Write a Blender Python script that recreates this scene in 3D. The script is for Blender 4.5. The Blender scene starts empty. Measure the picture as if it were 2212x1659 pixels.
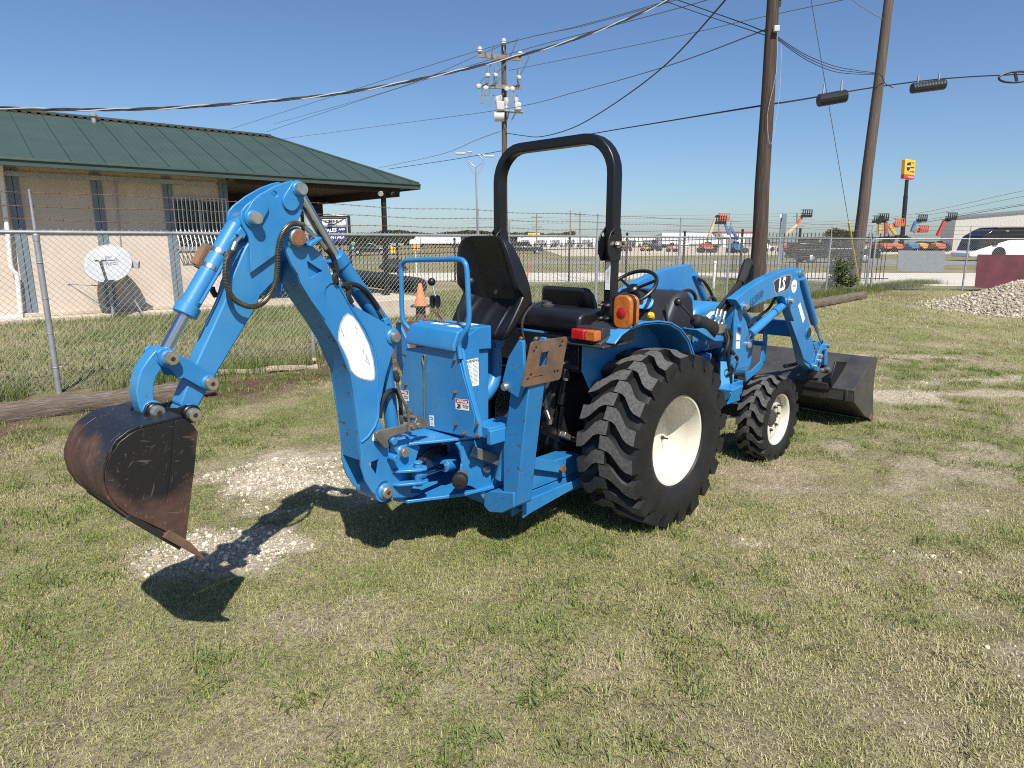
import bpy, bmesh, math, random
import numpy as np
from mathutils import Matrix, Vector, geometry
random.seed(7); RNG = np.random.default_rng(11)
S = bpy.context.scene
COL = S.collection
# ---------------------------------------------------------------- camera
CAM_H, PITCH, FPX = 1.66, 0.2122, 1425.6          # metres, radians, focal length in 2212-px units
cd = bpy.data.cameras.new('camera'); cam = bpy.data.objects.new('camera', cd); COL.objects.link(cam)
cd.sensor_width = 36.0; cd.lens = 36.0 * FPX / 2212.0; cd.clip_start = 0.05; cd.clip_end = 6000
cam.location = (0, 0, CAM_H); cam.rotation_euler = (math.pi / 2 - PITCH, 0, 0); S.camera = cam
# ---------------------------------------------------------------- sky, sun, exposure
SUN_AZ = (0.265, -0.964); SUN_EL = math.radians(52)
w = bpy.data.worlds.new('World'); S.world = w; w.use_nodes = True
nt = w.node_tree; bg = nt.nodes['Background']
sky = nt.nodes.new('ShaderNodeTexSky'); sky.sky_type = 'NISHITA'; sky.sun_disc = False
sky.sun_elevation = SUN_EL; sky.sun_rotation = math.atan2(SUN_AZ[0], SUN_AZ[1])
sky.air_density = 1.0; sky.dust_density = 0.75; sky.ozone_density = 8.0; sky.altitude = 150
nt.links.new(sky.outputs[0], bg.inputs[0]); bg.inputs[1].default_value = 0.085
sd = bpy.data.lights.new('sun', 'SUN'); sd.energy = 5.0; sd.angle = math.radians(0.53); sd.color = (1.0, 0.955, 0.88)
so = bpy.data.objects.new('sun', sd); COL.objects.link(so)
sv = Vector((SUN_AZ[0] * math.cos(SUN_EL), SUN_AZ[1] * math.cos(SUN_EL), math.sin(SUN_EL)))
so.rotation_euler = sv.to_track_quat('Z', 'Y').to_euler(); so.location = (0, 0, 30)
S.view_settings.view_transform = 'Standard'; S.view_settings.look = 'None'
S.view_settings.exposure = 0.50; S.view_settings.gamma = 1.0; S.view_settings.use_curve_mapping = False
S.render.engine = 'CYCLES'; S.cycles.pixel_filter_type = 'BLACKMAN_HARRIS'; S.cycles.filter_width = 1.05; S.cycles.use_denoising = False
# ---------------------------------------------------------------- measuring helpers: a picture point + a plane of the place = a point of the place
CPv, SPv = math.cos(PITCH), math.sin(PITCH)
def ray(u, v):
    a = (u - 1106) / FPX; b = (829.5 - v) / FPX
    return Vector((a, CPv + b * SPv, -SPv + b * CPv))
CRP = dict(A=(500,700,2.765), B=(500,1200,3.3183), D=(1100,900,2.765), E=(1300,1500,3.0157), F=(1900,1300,2.2117),
           G=(2900,1050,2.4758), c1=(240,680,1.58), c2=(240,1500,1.659), c3=(1240,950,1.4427), c4=(1900,500,1.659),
           c5=(2000,1280,1.803), c6=(2500,1000,2.0109), P=(0,0,1.0), U=(0,0,0.54004), J=(0,380,1.8036), K=(2800,800,3.16), L=(3400,550,2.0733), N=(1200,780,2.4578), T=(1800,120,2.764), V=(2400,0,1.30425))
def px(k, x, y):
    a, b, s = CRP[k]; return ((a + x / s) / 1.85172, (b + y / s) / 1.85172)
CV = Vector((0, 0, CAM_H))
def gp(u, v, z=0.0):                       # point on the level plane at height z
    d = ray(u, v); return CV + d * ((z - CAM_H) / d.z)
def at_y(u, v, y):                         # point at forward distance y
    d = ray(u, v); return CV + d * (y / d.y)
def h_at(v, y):                            # height of a thing at forward distance y
    return at_y(1106, v, y).z
class Frame:
    def __init__(s, o, fx):
        s.o = Vector(o); s.fx = Vector(fx).normalized(); s.ly = Vector((-s.fx.y, s.fx.x, 0))
        s.M = Matrix(((s.fx.x, s.ly.x, 0, s.o.x), (s.fx.y, s.ly.y, 0, s.o.y), (0, 0, 1, s.o.z), (0, 0, 0, 1)))
    def onY(s, k, x, y, Y):
        d = ray(*px(k, x, y)); c = CV - s.o; t = (Y - c.dot(s.ly)) / d.dot(s.ly); p = c + d * t
        return (p.dot(s.fx), Y, p.z)
    def onX(s, k, x, y, X):
        d = ray(*px(k, x, y)); c = CV - s.o; t = (X - c.dot(s.fx)) / d.dot(s.fx); p = c + d * t
        return (X, p.dot(s.ly), p.z)
    def trY(s, k, pts, Y):
        r = [s.onY(k, x, y, Y) for x, y in pts]; return [(p[0], p[2]) for p in r]
    def trX(s, k, pts, X):
        r = [s.onX(k, x, y, X) for x, y in pts]; return [(p[1], p[2]) for p in r]
# ---------------------------------------------------------------- mesh helpers
def smooth_path(pts, n=6, closed=False):
    P = [Vector(p) for p in pts]; out = []; m = len(P)
    rng = range(m if closed else m - 1)
    for i in rng:
        if closed: p0, p1, p2, p3 = P[i-1], P[i], P[(i+1) % m], P[(i+2) % m]
        else: p0, p1, p2, p3 = P[max(i-1, 0)], P[i], P[i+1], P[min(i+2, m-1)]
        for j in range(n):
            t = j / n; t2 = t*t; t3 = t2*t
            out.append(0.5*((2*p1) + (p2-p0)*t + (2*p0-5*p1+4*p2-p3)*t2 + (3*p1-p0-3*p2+p3)*t3))
    if not closed: out.append(P[-1])
    return out
def frame_for(d):
    d = d.normalized(); u = Vector((0, 0, 1)) if abs(d.z) < .9 else Vector((1, 0, 0))
    x = u.cross(d).normalized(); return x, d.cross(x).normalized()
class MB:
    def __init__(s): s.v = []; s.f = []; s.m = []; s.mi = 0
    def add(s, vs, fs):
        o = len(s.v); s.v += [tuple(p) for p in vs]; s.f += [tuple(o + i for i in f) for f in fs]; s.m += [s.mi] * len(fs); return s
    def box(s, x0, x1, y0, y1, z0, z1):
        return s.add([(x0,y0,z0),(x1,y0,z0),(x1,y1,z0),(x0,y1,z0),(x0,y0,z1),(x1,y0,z1),(x1,y1,z1),(x0,y1,z1)],
                     [(3,2,1,0),(4,5,6,7),(0,1,5,4),(1,2,6,5),(2,3,7,6),(3,0,4,7)])
    def bar(s, p0, p1, w, h, up=(0,0,1), taper=1.0):
        p0, p1 = Vector(p0), Vector(p1); d = (p1-p0).normalized(); up = Vector(up); up = up if d.cross(up).length > .02 else Vector((0,1,.03)); x = d.cross(up).normalized(); y = x.cross(d)
        a = [p0 + x*i*w/2 + y*j*h/2 for i, j in ((-1,-1),(1,-1),(1,1),(-1,1))]; b = [p1 + (x*i*w/2 + y*j*h/2)*taper for i, j in ((-1,-1),(1,-1),(1,1),(-1,1))]
        return s.add(a+b, [(3,2,1,0),(4,5,6,7),(0,1,5,4),(1,2,6,5),(2,3,7,6),(3,0,4,7)])
    def prism(s, pts, a, b, axis='y', holes=()):
        def P(p, t): return (p[0], t, p[1]) if axis == 'y' else ((t, p[0], p[1]) if axis == 'x' else (p[0], p[1], t))
        if not holes:
            n = len(pts); vs = [P(p, a) for p in pts] + [P(p, b) for p in pts]
            return s.add(vs, [tuple(range(n)), tuple(range(2*n-1, n-1, -1))] + [(i, i+n, (i+1) % n + n, (i+1) % n) for i in range(n)])
        loops = [list(pts)] + [list(h) for h in holes]
        flat = [p for l in loops for p in l]; N = len(flat)
        tri = geometry.tessellate_polygon([[Vector((p[0], p[1], 0)) for p in l] for l in loops])
        fs = [tuple(t) for t in tri] + [tuple(i + N for i in reversed(t)) for t in tri]; o = 0
        for l in loops:
            n = len(l); fs += [(o+i, o+i+N, o+(i+1) % n+N, o+(i+1) % n) for i in range(n)]; o += n
        return s.add([P(p, a) for p in flat] + [P(p, b) for p in flat], fs)
    def tube(s, pts, r, n=10, cap=True, closed=False):
        P = [Vector(p) for p in pts]; m = len(P); R = r if isinstance(r, (list, tuple)) else [r]*m
        T = []
        for i in range(m):
            a = P[(i-1) % m] if (closed or i > 0) else P[i]; b = P[(i+1) % m] if (closed or i < m-1) else P[i]
            T.append((b-a).normalized())
        x, y = frame_for(T[0]); vs = []
        for i in range(m):
            if i:
                x = (x - T[i]*x.dot(T[i]))
                x = x.normalized() if x.length > 1e-6 else frame_for(T[i])[0]
                y = T[i].cross(x)
            vs += [P[i] + (x*math.cos(2*math.pi*j/n) + y*math.sin(2*math.pi*j/n))*R[i] for j in range(n)]
        fs = []
        for i in range(m if closed else m-1):
            k = (i+1) % m
            fs += [(i*n+j, i*n+(j+1) % n, k*n+(j+1) % n, k*n+j) for j in range(n)]
        if cap and not closed: fs += [tuple(range(n-1, -1, -1)), tuple(range((m-1)*n, m*n))]
        return s.add(vs, fs)
    def cyl(s, p0, p1, r0, r1=None, n=16): return s.tube([p0, p1], [r0, r0 if r1 is None else r1], n)
    def lathe(s, prof, o, axis, n=32, cap=True):      # prof: (radius, along)
        o = Vector(o); d = Vector(axis).normalized(); x, y = frame_for(d); m = len(prof)
        vs = [o + d*t + (x*math.cos(2*math.pi*j/n) + y*math.sin(2*math.pi*j/n))*r for r, t in prof for j in range(n)]
        fs = [(i*n+j, i*n+(j+1) % n, (i+1)*n+(j+1) % n, (i+1)*n+j) for i in range(m-1) for j in range(n)]
        if cap: fs += [tuple(range(n-1, -1, -1)), tuple(range((m-1)*n, m*n))]
        return s.add(vs, fs)
    def ball(s, c, r, n=12, sz=(1,1,1)):
        c = Vector(c); k = n//2; vs = [c + Vector((0,0,-r*sz[2]))]
        for i in range(1, k):
            a = -math.pi/2 + math.pi*i/k
            vs += [c + Vector((r*math.cos(a)*math.cos(2*math.pi*j/n)*sz[0], r*math.cos(a)*math.sin(2*math.pi*j/n)*sz[1], r*math.sin(a)*sz[2])) for j in range(n)]
        vs.append(c + Vector((0,0,r*sz[2]))); L = len(vs)-1
        fs = [(0, 1+(j+1) % n, 1+j) for j in range(n)] + [(1+i*n+j, 1+i*n+(j+1) % n, 1+(i+1)*n+(j+1) % n, 1+(i+1)*n+j) for i in range(k-2) for j in range(n)]
        fs += [(L, L-n+j, L-n+(j+1) % n) for j in range(n)]
        return s.add(vs, fs)
    def sheet(s, path, thick, a, b, axis='y'):        # a bent plate: path in a plane, given thickness, extruded from a to b
        P = [Vector((p[0], p[1])) for p in path]; m = len(P); off = []
        for i in range(m):
            d = (P[min(i+1, m-1)] - P[max(i-1, 0)]).normalized(); off.append(P[i] + Vector((-d.y, d.x))*thick)
        return s.strip_prism([tuple(p) for p in P], [tuple(p) for p in off], a, b, axis)
    def strip_prism(s, A, B, a, b, axis='y'):
        def Q(p, t): return (p[0], t, p[1]) if axis == 'y' else ((t, p[0], p[1]) if axis == 'x' else (p[0], p[1], t))
        m = len(A); vs = [Q(p, a) for p in A] + [Q(p, a) for p in B] + [Q(p, b) for p in A] + [Q(p, b) for p in B]; fs = []
        for i in range(m-1):
            fs += [(i, i+1, m+i+1, m+i), (2*m+i+1, 2*m+i, 3*m+i, 3*m+i+1), (i+1, i, 2*m+i, 2*m+i+1), (m+i, m+i+1, 3*m+i+1, 3*m+i)]
        fs += [(0, m, 3*m, 2*m), (m-1, 3*m-1, 4*m-1, 2*m-1)]
        return s.add(vs, fs)
    def build(s, name, mat, parent=None, bevel=0.0, M=None, smooth=35, segs=2):
        me = bpy.data.meshes.new(name); vs = s.v if M is None else [tuple(M @ Vector(p)) for p in s.v]
        me.from_pydata(vs, [], s.f)
        for mm in (mat if isinstance(mat, (list, tuple)) else [mat]): me.materials.append(mm)
        if any(s.m): me.polygons.foreach_set('material_index', s.m)
        bm = bmesh.new(); bm.from_mesh(me); bmesh.ops.recalc_face_normals(bm, faces=bm.faces); bm.to_mesh(me); bm.free()
        if smooth:
            me.polygons.foreach_set('use_smooth', [True]*len(me.polygons)); me.set_sharp_from_angle(angle=math.radians(smooth))
        o = bpy.data.objects.new(name, me); COL.objects.link(o); o.parent = parent
        if bevel:
            b = o.modifiers.new('bevel', 'BEVEL'); b.width = bevel; b.segments = segs; b.limit_method = 'ANGLE'; b.angle_limit = math.radians(38); b.use_clamp_overlap = True
        return o
def tag(o, label=None, cat=None, group=None, kind=None):
    for k, v in (('label', label), ('category', cat), ('group', group), ('kind', kind)):
        if v: o[k] = v
    return o
def empty(name, loc=(0,0,0), rz=0.0, **k):
    o = bpy.data.objects.new(name, None); COL.objects.link(o); o.location = loc; o.rotation_euler = (0, 0, rz); o.empty_display_size = .1
    return tag(o, **k)
def copy_tree(o, parent=None):
    c = o.copy(); COL.objects.link(c); c.parent = parent
    for ch in list(o.children): copy_tree(ch, c)
    return c
def text_mesh(name, body, size, M, mat, parent, bold=0.0, shear=0.0, sx=1.0, align='CENTER', ext=0.0008, spacing=1.0):
    cu = bpy.data.curves.new(name, 'FONT'); cu.body = body; cu.size = size; cu.align_x = align; cu.align_y = 'CENTER'
    cu.offset = bold; cu.shear = shear; cu.extrude = ext; cu.resolution_u = 2; cu.space_character = spacing
    t = bpy.data.objects.new(name, cu); me = bpy.data.meshes.new_from_object(t); bpy.data.objects.remove(t); bpy.data.curves.remove(cu)
    me.transform(M @ Matrix.Diagonal((sx, 1, 1, 1))); me.materials.clear(); me.materials.append(mat); me.name = name
    o = bpy.data.objects.new(name, me); COL.objects.link(o); o.parent = parent; return o
def basis(o, ex, ey):
    ex = Vector(ex).normalized(); ey = (Vector(ey) - ex*ex.dot(Vector(ey))).normalized(); ez = ex.cross(ey); o = Vector(o)
    return Matrix(((ex.x, ey.x, ez.x, o.x), (ex.y, ey.y, ez.y, o.y), (ex.z, ey.z, ez.z, o.z), (0,0,0,1)))
def rounded(w, h, r, n=4):
    out = []
    for cx, cy, a0 in ((w/2-r, h/2-r, 0), (-w/2+r, h/2-r, 90), (-w/2+r, -h/2+r, 180), (w/2-r, -h/2+r, 270)):
        out += [(cx + r*math.cos(math.radians(a0+90*i/n)), cy + r*math.sin(math.radians(a0+90*i/n))) for i in range(n+1)]
    return out
# ---------------------------------------------------------------- materials
def lin(r, g, b): return tuple(((c/255)/12.92 if c/255 <= .04045 else ((c/255+.055)/1.055)**2.4) for c in (r, g, b))
def mat(name, col, rough=.5, metal=0.0, var=.12, scale=6.0, bump=0.0, bscale=60.0, spec=.5, second=None, s_scale=8.0, s_lo=.55, s_hi=.62, s_rough=None, coat=0.0, stretch=None, alpha=1.0, third=None, t_scale=3.0, t_lo=.5, t_hi=.7, trans=0.0, detail=4.0):
    m = bpy.data.materials.new(name); m.use_nodes = True; N = m.node_tree.nodes; L = m.node_tree.links; b = N['Principled BSDF']
    tc = N.new('ShaderNodeTexCoord'); src = tc.outputs['Object']
    if stretch:
        mp = N.new('ShaderNodeMapping'); mp.inputs['Scale'].default_value = stretch; L.new(src, mp.inputs[0]); src = mp.outputs[0]
    def noise(sc, det=4.0, ro=.6):
        n = N.new('ShaderNodeTexNoise'); n.inputs['Scale'].default_value = sc; n.inputs['Detail'].default_value = det; n.inputs['Roughness'].default_value = ro; L.new(src, n.inputs['Vector']); return n
    def mix(f, a, c):
        x = N.new('ShaderNodeMix'); x.data_type = 'RGBA'
        if hasattr(f, 'is_linked') or hasattr(f, 'links'): L.new(f, x.inputs[0])
        else: x.inputs[0].default_value = f
        for i, q in ((6, a), (7, c)):
            if isinstance(q, tuple): x.inputs[i].default_value = (*q[:3], 1)
            else: L.new(q, x.inputs[i])
        return x.outputs[2]
    def ramp(s, lo, hi):
        r = N.new('ShaderNodeMapRange'); r.inputs[1].default_value = lo; r.inputs[2].default_value = hi; L.new(s, r.inputs[0]); return r.outputs[0]
    n1 = noise(scale, detail); d = tuple(max(0, c*(1-var)) for c in col[:3]); u = tuple(min(1, c*(1+var)) for c in col[:3])
    c = mix(ramp(n1.outputs[0], .3, .7), d, u); rg = ramp(n1.outputs[0], .2, .8)
    rr = N.new('ShaderNodeMapRange'); rr.inputs[3].default_value = max(.02, rough*.88); rr.inputs[4].default_value = min(1, rough*1.12); L.new(n1.outputs[0], rr.inputs[0]); rs = rr.outputs[0]
    if third: c = mix(ramp(noise(t_scale, 5).outputs[0], t_lo, t_hi), c, third)
    if second:
        msk = ramp(noise(s_scale, 8, .68).outputs[0], s_lo, s_hi); c = mix(msk, c, second)
        if s_rough is not None:
            k = N.new('ShaderNodeMix'); L.new(msk, k.inputs[0]); L.new(rs, k.inputs[2]); k.inputs[3].default_value = s_rough; rs = k.outputs[0]
        if metal:
            k = N.new('ShaderNodeMix'); L.new(msk, k.inputs[0]); k.inputs[2].default_value = metal; k.inputs[3].default_value = 0.0; L.new(k.outputs[0], b.inputs['Metallic'])
    L.new(c, b.inputs['Base Color']); L.new(rs, b.inputs['Roughness'])
    if not (second and metal): b.inputs['Metallic'].default_value = metal
    b.inputs['Specular IOR Level'].default_value = spec; b.inputs['Coat Weight'].default_value = coat
    if trans: b.inputs['Transmission Weight'].default_value = trans
    if alpha < 1: b.inputs['Alpha'].default_value = alpha
    if bump:
        bp = N.new('ShaderNodeBump'); bp.inputs['Strength'].default_value = bump; bp.inputs['Distance'].default_value = .01; L.new(noise(bscale, 6).outputs[0], bp.inputs['Height']); L.new(bp.outputs[0], b.inputs['Normal'])
    return m
def attr_mat(name, attr='col', rough=.7, transl=.0, spec=.3):
    m = bpy.data.materials.new(name); m.use_nodes = True; N = m.node_tree.nodes; L = m.node_tree.links; b = N['Principled BSDF']
    a = N.new('ShaderNodeAttribute'); a.attribute_name = attr; L.new(a.outputs['Color'], b.inputs['Base Color']); b.inputs['Roughness'].default_value = rough; b.inputs['Specular IOR Level'].default_value = spec
    if transl:
        t = N.new('ShaderNodeBsdfTranslucent'); L.new(a.outputs['Color'], t.inputs[0]); mx = N.new('ShaderNodeMixShader'); mx.inputs[0].default_value = transl
        L.new(b.outputs[0], mx.inputs[1]); L.new(t.outputs[0], mx.inputs[2]); L.new(mx.outputs[0], N['Material Output'].inputs[0])
    return m
def soil_mat(name):
    m = bpy.data.materials.new(name); m.use_nodes = True; N = m.node_tree.nodes; L = m.node_tree.links; b = N['Principled BSDF']; b.inputs['Roughness'].default_value = .95; b.inputs['Specular IOR Level'].default_value = .15
    a = N.new('ShaderNodeAttribute'); a.attribute_name = 'col'; tc = N.new('ShaderNodeTexCoord')
    def nz(sc, lo, hi, o0, o1, st=(1,1,1)):
        mp = N.new('ShaderNodeMapping'); mp.inputs['Scale'].default_value = st; mp.inputs['Rotation'].default_value = (0,0,sc); L.new(tc.outputs['Object'], mp.inputs[0])
        n = N.new('ShaderNodeTexNoise'); n.inputs['Scale'].default_value = sc; n.inputs['Detail'].default_value = 6; n.inputs['Roughness'].default_value = .7; L.new(mp.outputs[0], n.inputs['Vector'])
        r = N.new('ShaderNodeMapRange'); [setattr(r.inputs[i], 'default_value', v) for i, v in ((1,lo),(2,hi),(3,o0),(4,o1))]; L.new(n.outputs[0], r.inputs[0]); return n, r
    n1, r1 = nz(34, .32, .68, .42, 1.42); n2, r2 = nz(150, .3, .7, .5, 1.45, (1, .35, 1)); n3, r3 = nz(7, .3, .7, .75, 1.2)
    x1 = N.new('ShaderNodeMath'); x1.operation = 'MULTIPLY'; L.new(r1.outputs[0], x1.inputs[0]); L.new(r2.outputs[0], x1.inputs[1]); x2 = N.new('ShaderNodeMath'); x2.operation = 'MULTIPLY'; L.new(x1.outputs[0], x2.inputs[0]); L.new(r3.outputs[0], x2.inputs[1])
    v = N.new('ShaderNodeVectorMath'); v.operation = 'SCALE'; L.new(a.outputs['Color'], v.inputs[0]); L.new(x2.outputs[0], v.inputs['Scale']); L.new(v.outputs[0], b.inputs['Base Color'])
    bp = N.new('ShaderNodeBump'); bp.inputs['Strength'].default_value = .9; bp.inputs['Distance'].default_value = .012; L.new(x1.outputs[0], bp.inputs['Height']); L.new(bp.outputs[0], b.inputs['Normal']); return m
def flat(name, col, rough=.5, **k): return mat(name, col, rough, var=.04, **k)
RUST = lin(92, 48, 28)
M = {}
M['blue'] = mat('blue_paint', (.021, .178, .425), .40, var=.10, scale=3.0, coat=.12, second=RUST, s_scale=26, s_lo=.675, s_hi=.70, s_rough=.8, third=(.050, .225, .430), t_scale=3.2, t_lo=.44, t_hi=.78, bump=.04, bscale=90)
M['blue_worn'] = mat('worn_blue_paint', (.021, .172, .410), .46, var=.10, scale=3.0, second=RUST, s_scale=24, s_lo=.60, s_hi=.63, s_rough=.85, bump=.05, bscale=90)
M['black'] = mat('black_paint', (.0055, .0055, .0075), .36, var=.2, scale=5, bump=.03, bscale=120)
M['blackm'] = mat('black_steel', (.016, .015, .015), .55, var=.3, scale=6, second=(.06, .038, .028), s_scale=9, s_lo=.58, s_hi=.72)
M['bucket'] = mat('scuffed_black_bucket_steel', (.012, .012, .014), .36, var=.3, scale=7, second=(.085, .036, .021), s_scale=3.6, s_lo=.545, s_hi=.66, s_rough=.72, third=(.045, .043, .042), t_scale=30, t_lo=.6, t_hi=.8, bump=.08, bscale=70)
def bucket_mat(name, cen):
    m = bpy.data.materials.new(name); m.use_nodes = True; N = m.node_tree.nodes; L = m.node_tree.links; b = N['Principled BSDF']
    g = N.new('ShaderNodeTexCoord'); ob = g.outputs['Object']
    def noise(sc, st=(1,1,1), ro=(0,0,0), det=8):
        mp = N.new('ShaderNodeMapping'); mp.vector_type = 'TEXTURE'; mp.inputs['Scale'].default_value = tuple(1/q for q in st); mp.inputs['Rotation'].default_value = ro; L.new(ob, mp.inputs[0]); n = N.new('ShaderNodeTexNoise'); n.inputs['Scale'].default_value = sc; n.inputs['Detail'].default_value = det; n.inputs['Roughness'].default_value = .65; L.new(mp.outputs[0], n.inputs['Vector']); return n.outputs[0]
    def rng(s, lo, hi, a=0., c=1.):
        r = N.new('ShaderNodeMapRange'); [setattr(r.inputs[i], 'default_value', v) for i, v in ((1,lo),(2,hi),(3,a),(4,c))]; L.new(s, r.inputs[0]); return r.outputs[0]
    def mth(op, x, y):
        q = N.new('ShaderNodeMath'); q.operation = op
        for i, t in ((0, x), (1, y)):
            if isinstance(t, (int, float)): q.inputs[i].default_value = t
            else: L.new(t, q.inputs[i])
        return q.outputs[0]
    d = N.new('ShaderNodeVectorMath'); d.operation = 'DISTANCE'; L.new(ob, d.inputs[0]); d.inputs[1].default_value = cen
    sep = N.new('ShaderNodeSeparateXYZ'); L.new(ob, sep.inputs[0])
    rim_ = rng(d.outputs['Value'], .085, .20); top_ = rng(sep.outputs[2], cen[2]+.05, cen[2]+.17)
    w_ = mth('ADD', mth('SUBTRACT', rim_, mth('MULTIPLY', top_, 1.1)), mth('MULTIPLY', mth('SUBTRACT', noise(6), .5), 1.6)); msk = rng(w_, .40, .85)
    def mix(f, a, c):
        x = N.new('ShaderNodeMix'); x.data_type = 'RGBA'; L.new(f, x.inputs[0])
        for i, q in ((6, a), (7, c)):
            if isinstance(q, tuple): x.inputs[i].default_value = (*q, 1)
            else: L.new(q, x.inputs[i])
        return x.outputs[2]
    rust = mix(rng(noise(16), .3, .7), (.034, .017, .012), (.092, .046, .031)); c = mix(msk, (.011, .011, .013), rust)
    for i, (ro, sc) in enumerate((((.2,.9,.1), 75), ((.5,-.8,.3), 60), ((.1,1.5,.6), 95), ((.3,.2,.9), 80), ((-.2,-1.3,.4), 70))): c = mix(rng(noise(sc, (1,1,.07), ro, 2), .675, .72, 0, .42), c, (.16, .135, .11))
    L.new(c, b.inputs['Base Color']); L.new(rng(msk, 0, 1, .34, .74), b.inputs['Roughness'])
    bp = N.new('ShaderNodeBump'); bp.inputs['Strength'].default_value = .12; bp.inputs['Distance'].default_value = .01; L.new(noise(60), bp.inputs['Height']); L.new(bp.outputs[0], b.inputs['Normal']); return m
M['lbucket'] = mat('worn_grey_bucket_steel', (.050, .049, .049), .36, var=.3, scale=5, second=(.085, .040, .024), s_scale=7, s_lo=.62, s_hi=.74, s_rough=.75, third=(.07, .068, .065), t_scale=16, t_lo=.55, t_hi=.8, bump=.08, bscale=50)
M['rubber'] = mat('tyre_rubber', (.013, .013, .0135), .55, var=.3, scale=9, third=(.035, .034, .032), t_scale=6, t_lo=.6, t_hi=.85, bump=.08, bscale=140, spec=.35)
M['lug'] = mat('worn_tread_rubber', (.085, .084, .082), .9, var=.4, scale=60, bump=.15, bscale=220, spec=.3)
M['vinyl'] = mat('black_vinyl', (.0065, .0065, .0075), .40, var=.15, scale=8, bump=.05, bscale=260)
M['plastic'] = mat('dark_grey_plastic', (.022, .023, .026), .5, var=.1, scale=8, bump=.03, bscale=200)
M['rim'] = mat('cream_wheel_paint', (.60, .565, .475), .38, var=.04, scale=3, third=(.66, .60, .48), t_scale=5, t_lo=.60, t_hi=.9)
M['chrome'] = mat('chromed_rod', (.62, .62, .63), .14, metal=1.0, var=.05)
M['pin'] = mat('zinc_pin', (.50, .48, .42), .32, metal=.85, var=.2, scale=20)
M['pinrust'] = mat('rusty_pin_end', (.20, .085, .045), .8, var=.3, scale=60)
M['pinhole'] = mat('greasy_pin_hole', (.045, .016, .012), .6, var=.4, scale=80)
M['zinc'] = mat('galvanised_plate', (.20, .19, .165), .5, metal=.6, var=.25, scale=12, second=(.12, .08, .05), s_scale=12, s_lo=.62, s_hi=.75)
M['rustplate'] = mat('rusty_steel', (.115, .072, .045), .75, var=.35, scale=9, second=(.19, .085, .04), s_scale=6, s_lo=.52, s_hi=.64, bump=.12, bscale=60)
M['hose'] = mat('hydraulic_hose', (.010, .010, .011), .55, var=.2)
M['spring'] = mat('spring_guard', (.16, .14, .10), .35, metal=.8, var=.2, scale=40)
M['fitting'] = mat('hose_fitting', (.58, .57, .52), .3, metal=1.0, var=.15, scale=30)
M['white'] = mat('white_sticker', (.76, .76, .74), .4, var=.03, second=(.45, .46, .47), s_scale=40, s_lo=.70, s_hi=.74)
M['decalgrey'] = flat('grey_decal_border', (.42, .43, .44), .4)
M['red'] = flat('red_print', (.55, .03, .03), .45)
M['ink'] = flat('black_print', (.02, .02, .02), .5)
M['cream_print'] = flat('pale_print', (.78, .76, .66), .45)
M['navy'] = flat('navy_decal', (.012, .015, .045), .3)
M['silver'] = flat('silver_decal', (.5, .5, .5), .35, metal=.5)
M['orangelens'] = mat('amber_lens', (.44, .115, .010), .12, var=.2, scale=25, coat=.6, bump=.25, bscale=120)
M['redlens'] = mat('red_lens', (.42, .012, .010), .12, var=.2, scale=25, coat=.6, bump=.25, bscale=120)
M['yellow'] = flat('yellow_plastic', (.75, .42, .03), .4)
M['dark'] = mat('oily_dark_metal', (.010, .010, .010), .6, var=.3)
M['cast'] = mat('dark_cast_iron', (.035, .032, .030), .7, var=.3, second=(.12, .07, .04), s_scale=10, s_lo=.58, s_hi=.7)
M['lightblue'] = flat('pale_blue_panel', (.10, .36, .62), .3)
M['tape'] = mat('black_sleeve', (.010, .010, .010), .75, var=.2, bump=.2, bscale=90)
# ================================================================ ground
def vnoise(x, y, sc, seed):
    r = np.random.default_rng(seed); T = r.random((64, 64)); x = x*sc; y = y*sc
    xi = np.floor(x).astype(int); yi = np.floor(y).astype(int); fx = x-xi; fy = y-yi; fx = fx*fx*(3-2*fx); fy = fy*fy*(3-2*fy)
    g = lambda a, b: T[a % 64, b % 64]
    return (g(xi,yi)*(1-fx)+g(xi+1,yi)*fx)*(1-fy) + (g(xi,yi+1)*(1-fx)+g(xi+1,yi+1)*fx)*fy
def fbm(x, y, sc, seed, o=4):
    s = 0; a = .5; t = 0
    for i in range(o): s = s + a*vnoise(x, y, sc*2**i, seed+i); t += a; a *= .5
    return s/t
M['ground'] = soil_mat('lawn_soil')
def axis_(lo, hi, st, far_lo, far_hi):
    a = list(np.arange(lo, hi, st)); s = st; x = a[-1]
    while x < far_hi: s *= 1.22; x += s; a.append(x)
    s = st; x = lo; b = []
    while x > far_lo: s *= 1.22; x -= s; b.append(x)
    return np.array(b[::-1] + a)
gx, gy_ = axis_(-7, 9, .07, -3000, 3000), axis_(1.2, 10, .07, -400, 4200)
X_, Y_ = np.meshgrid(gx, gy_)
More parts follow.
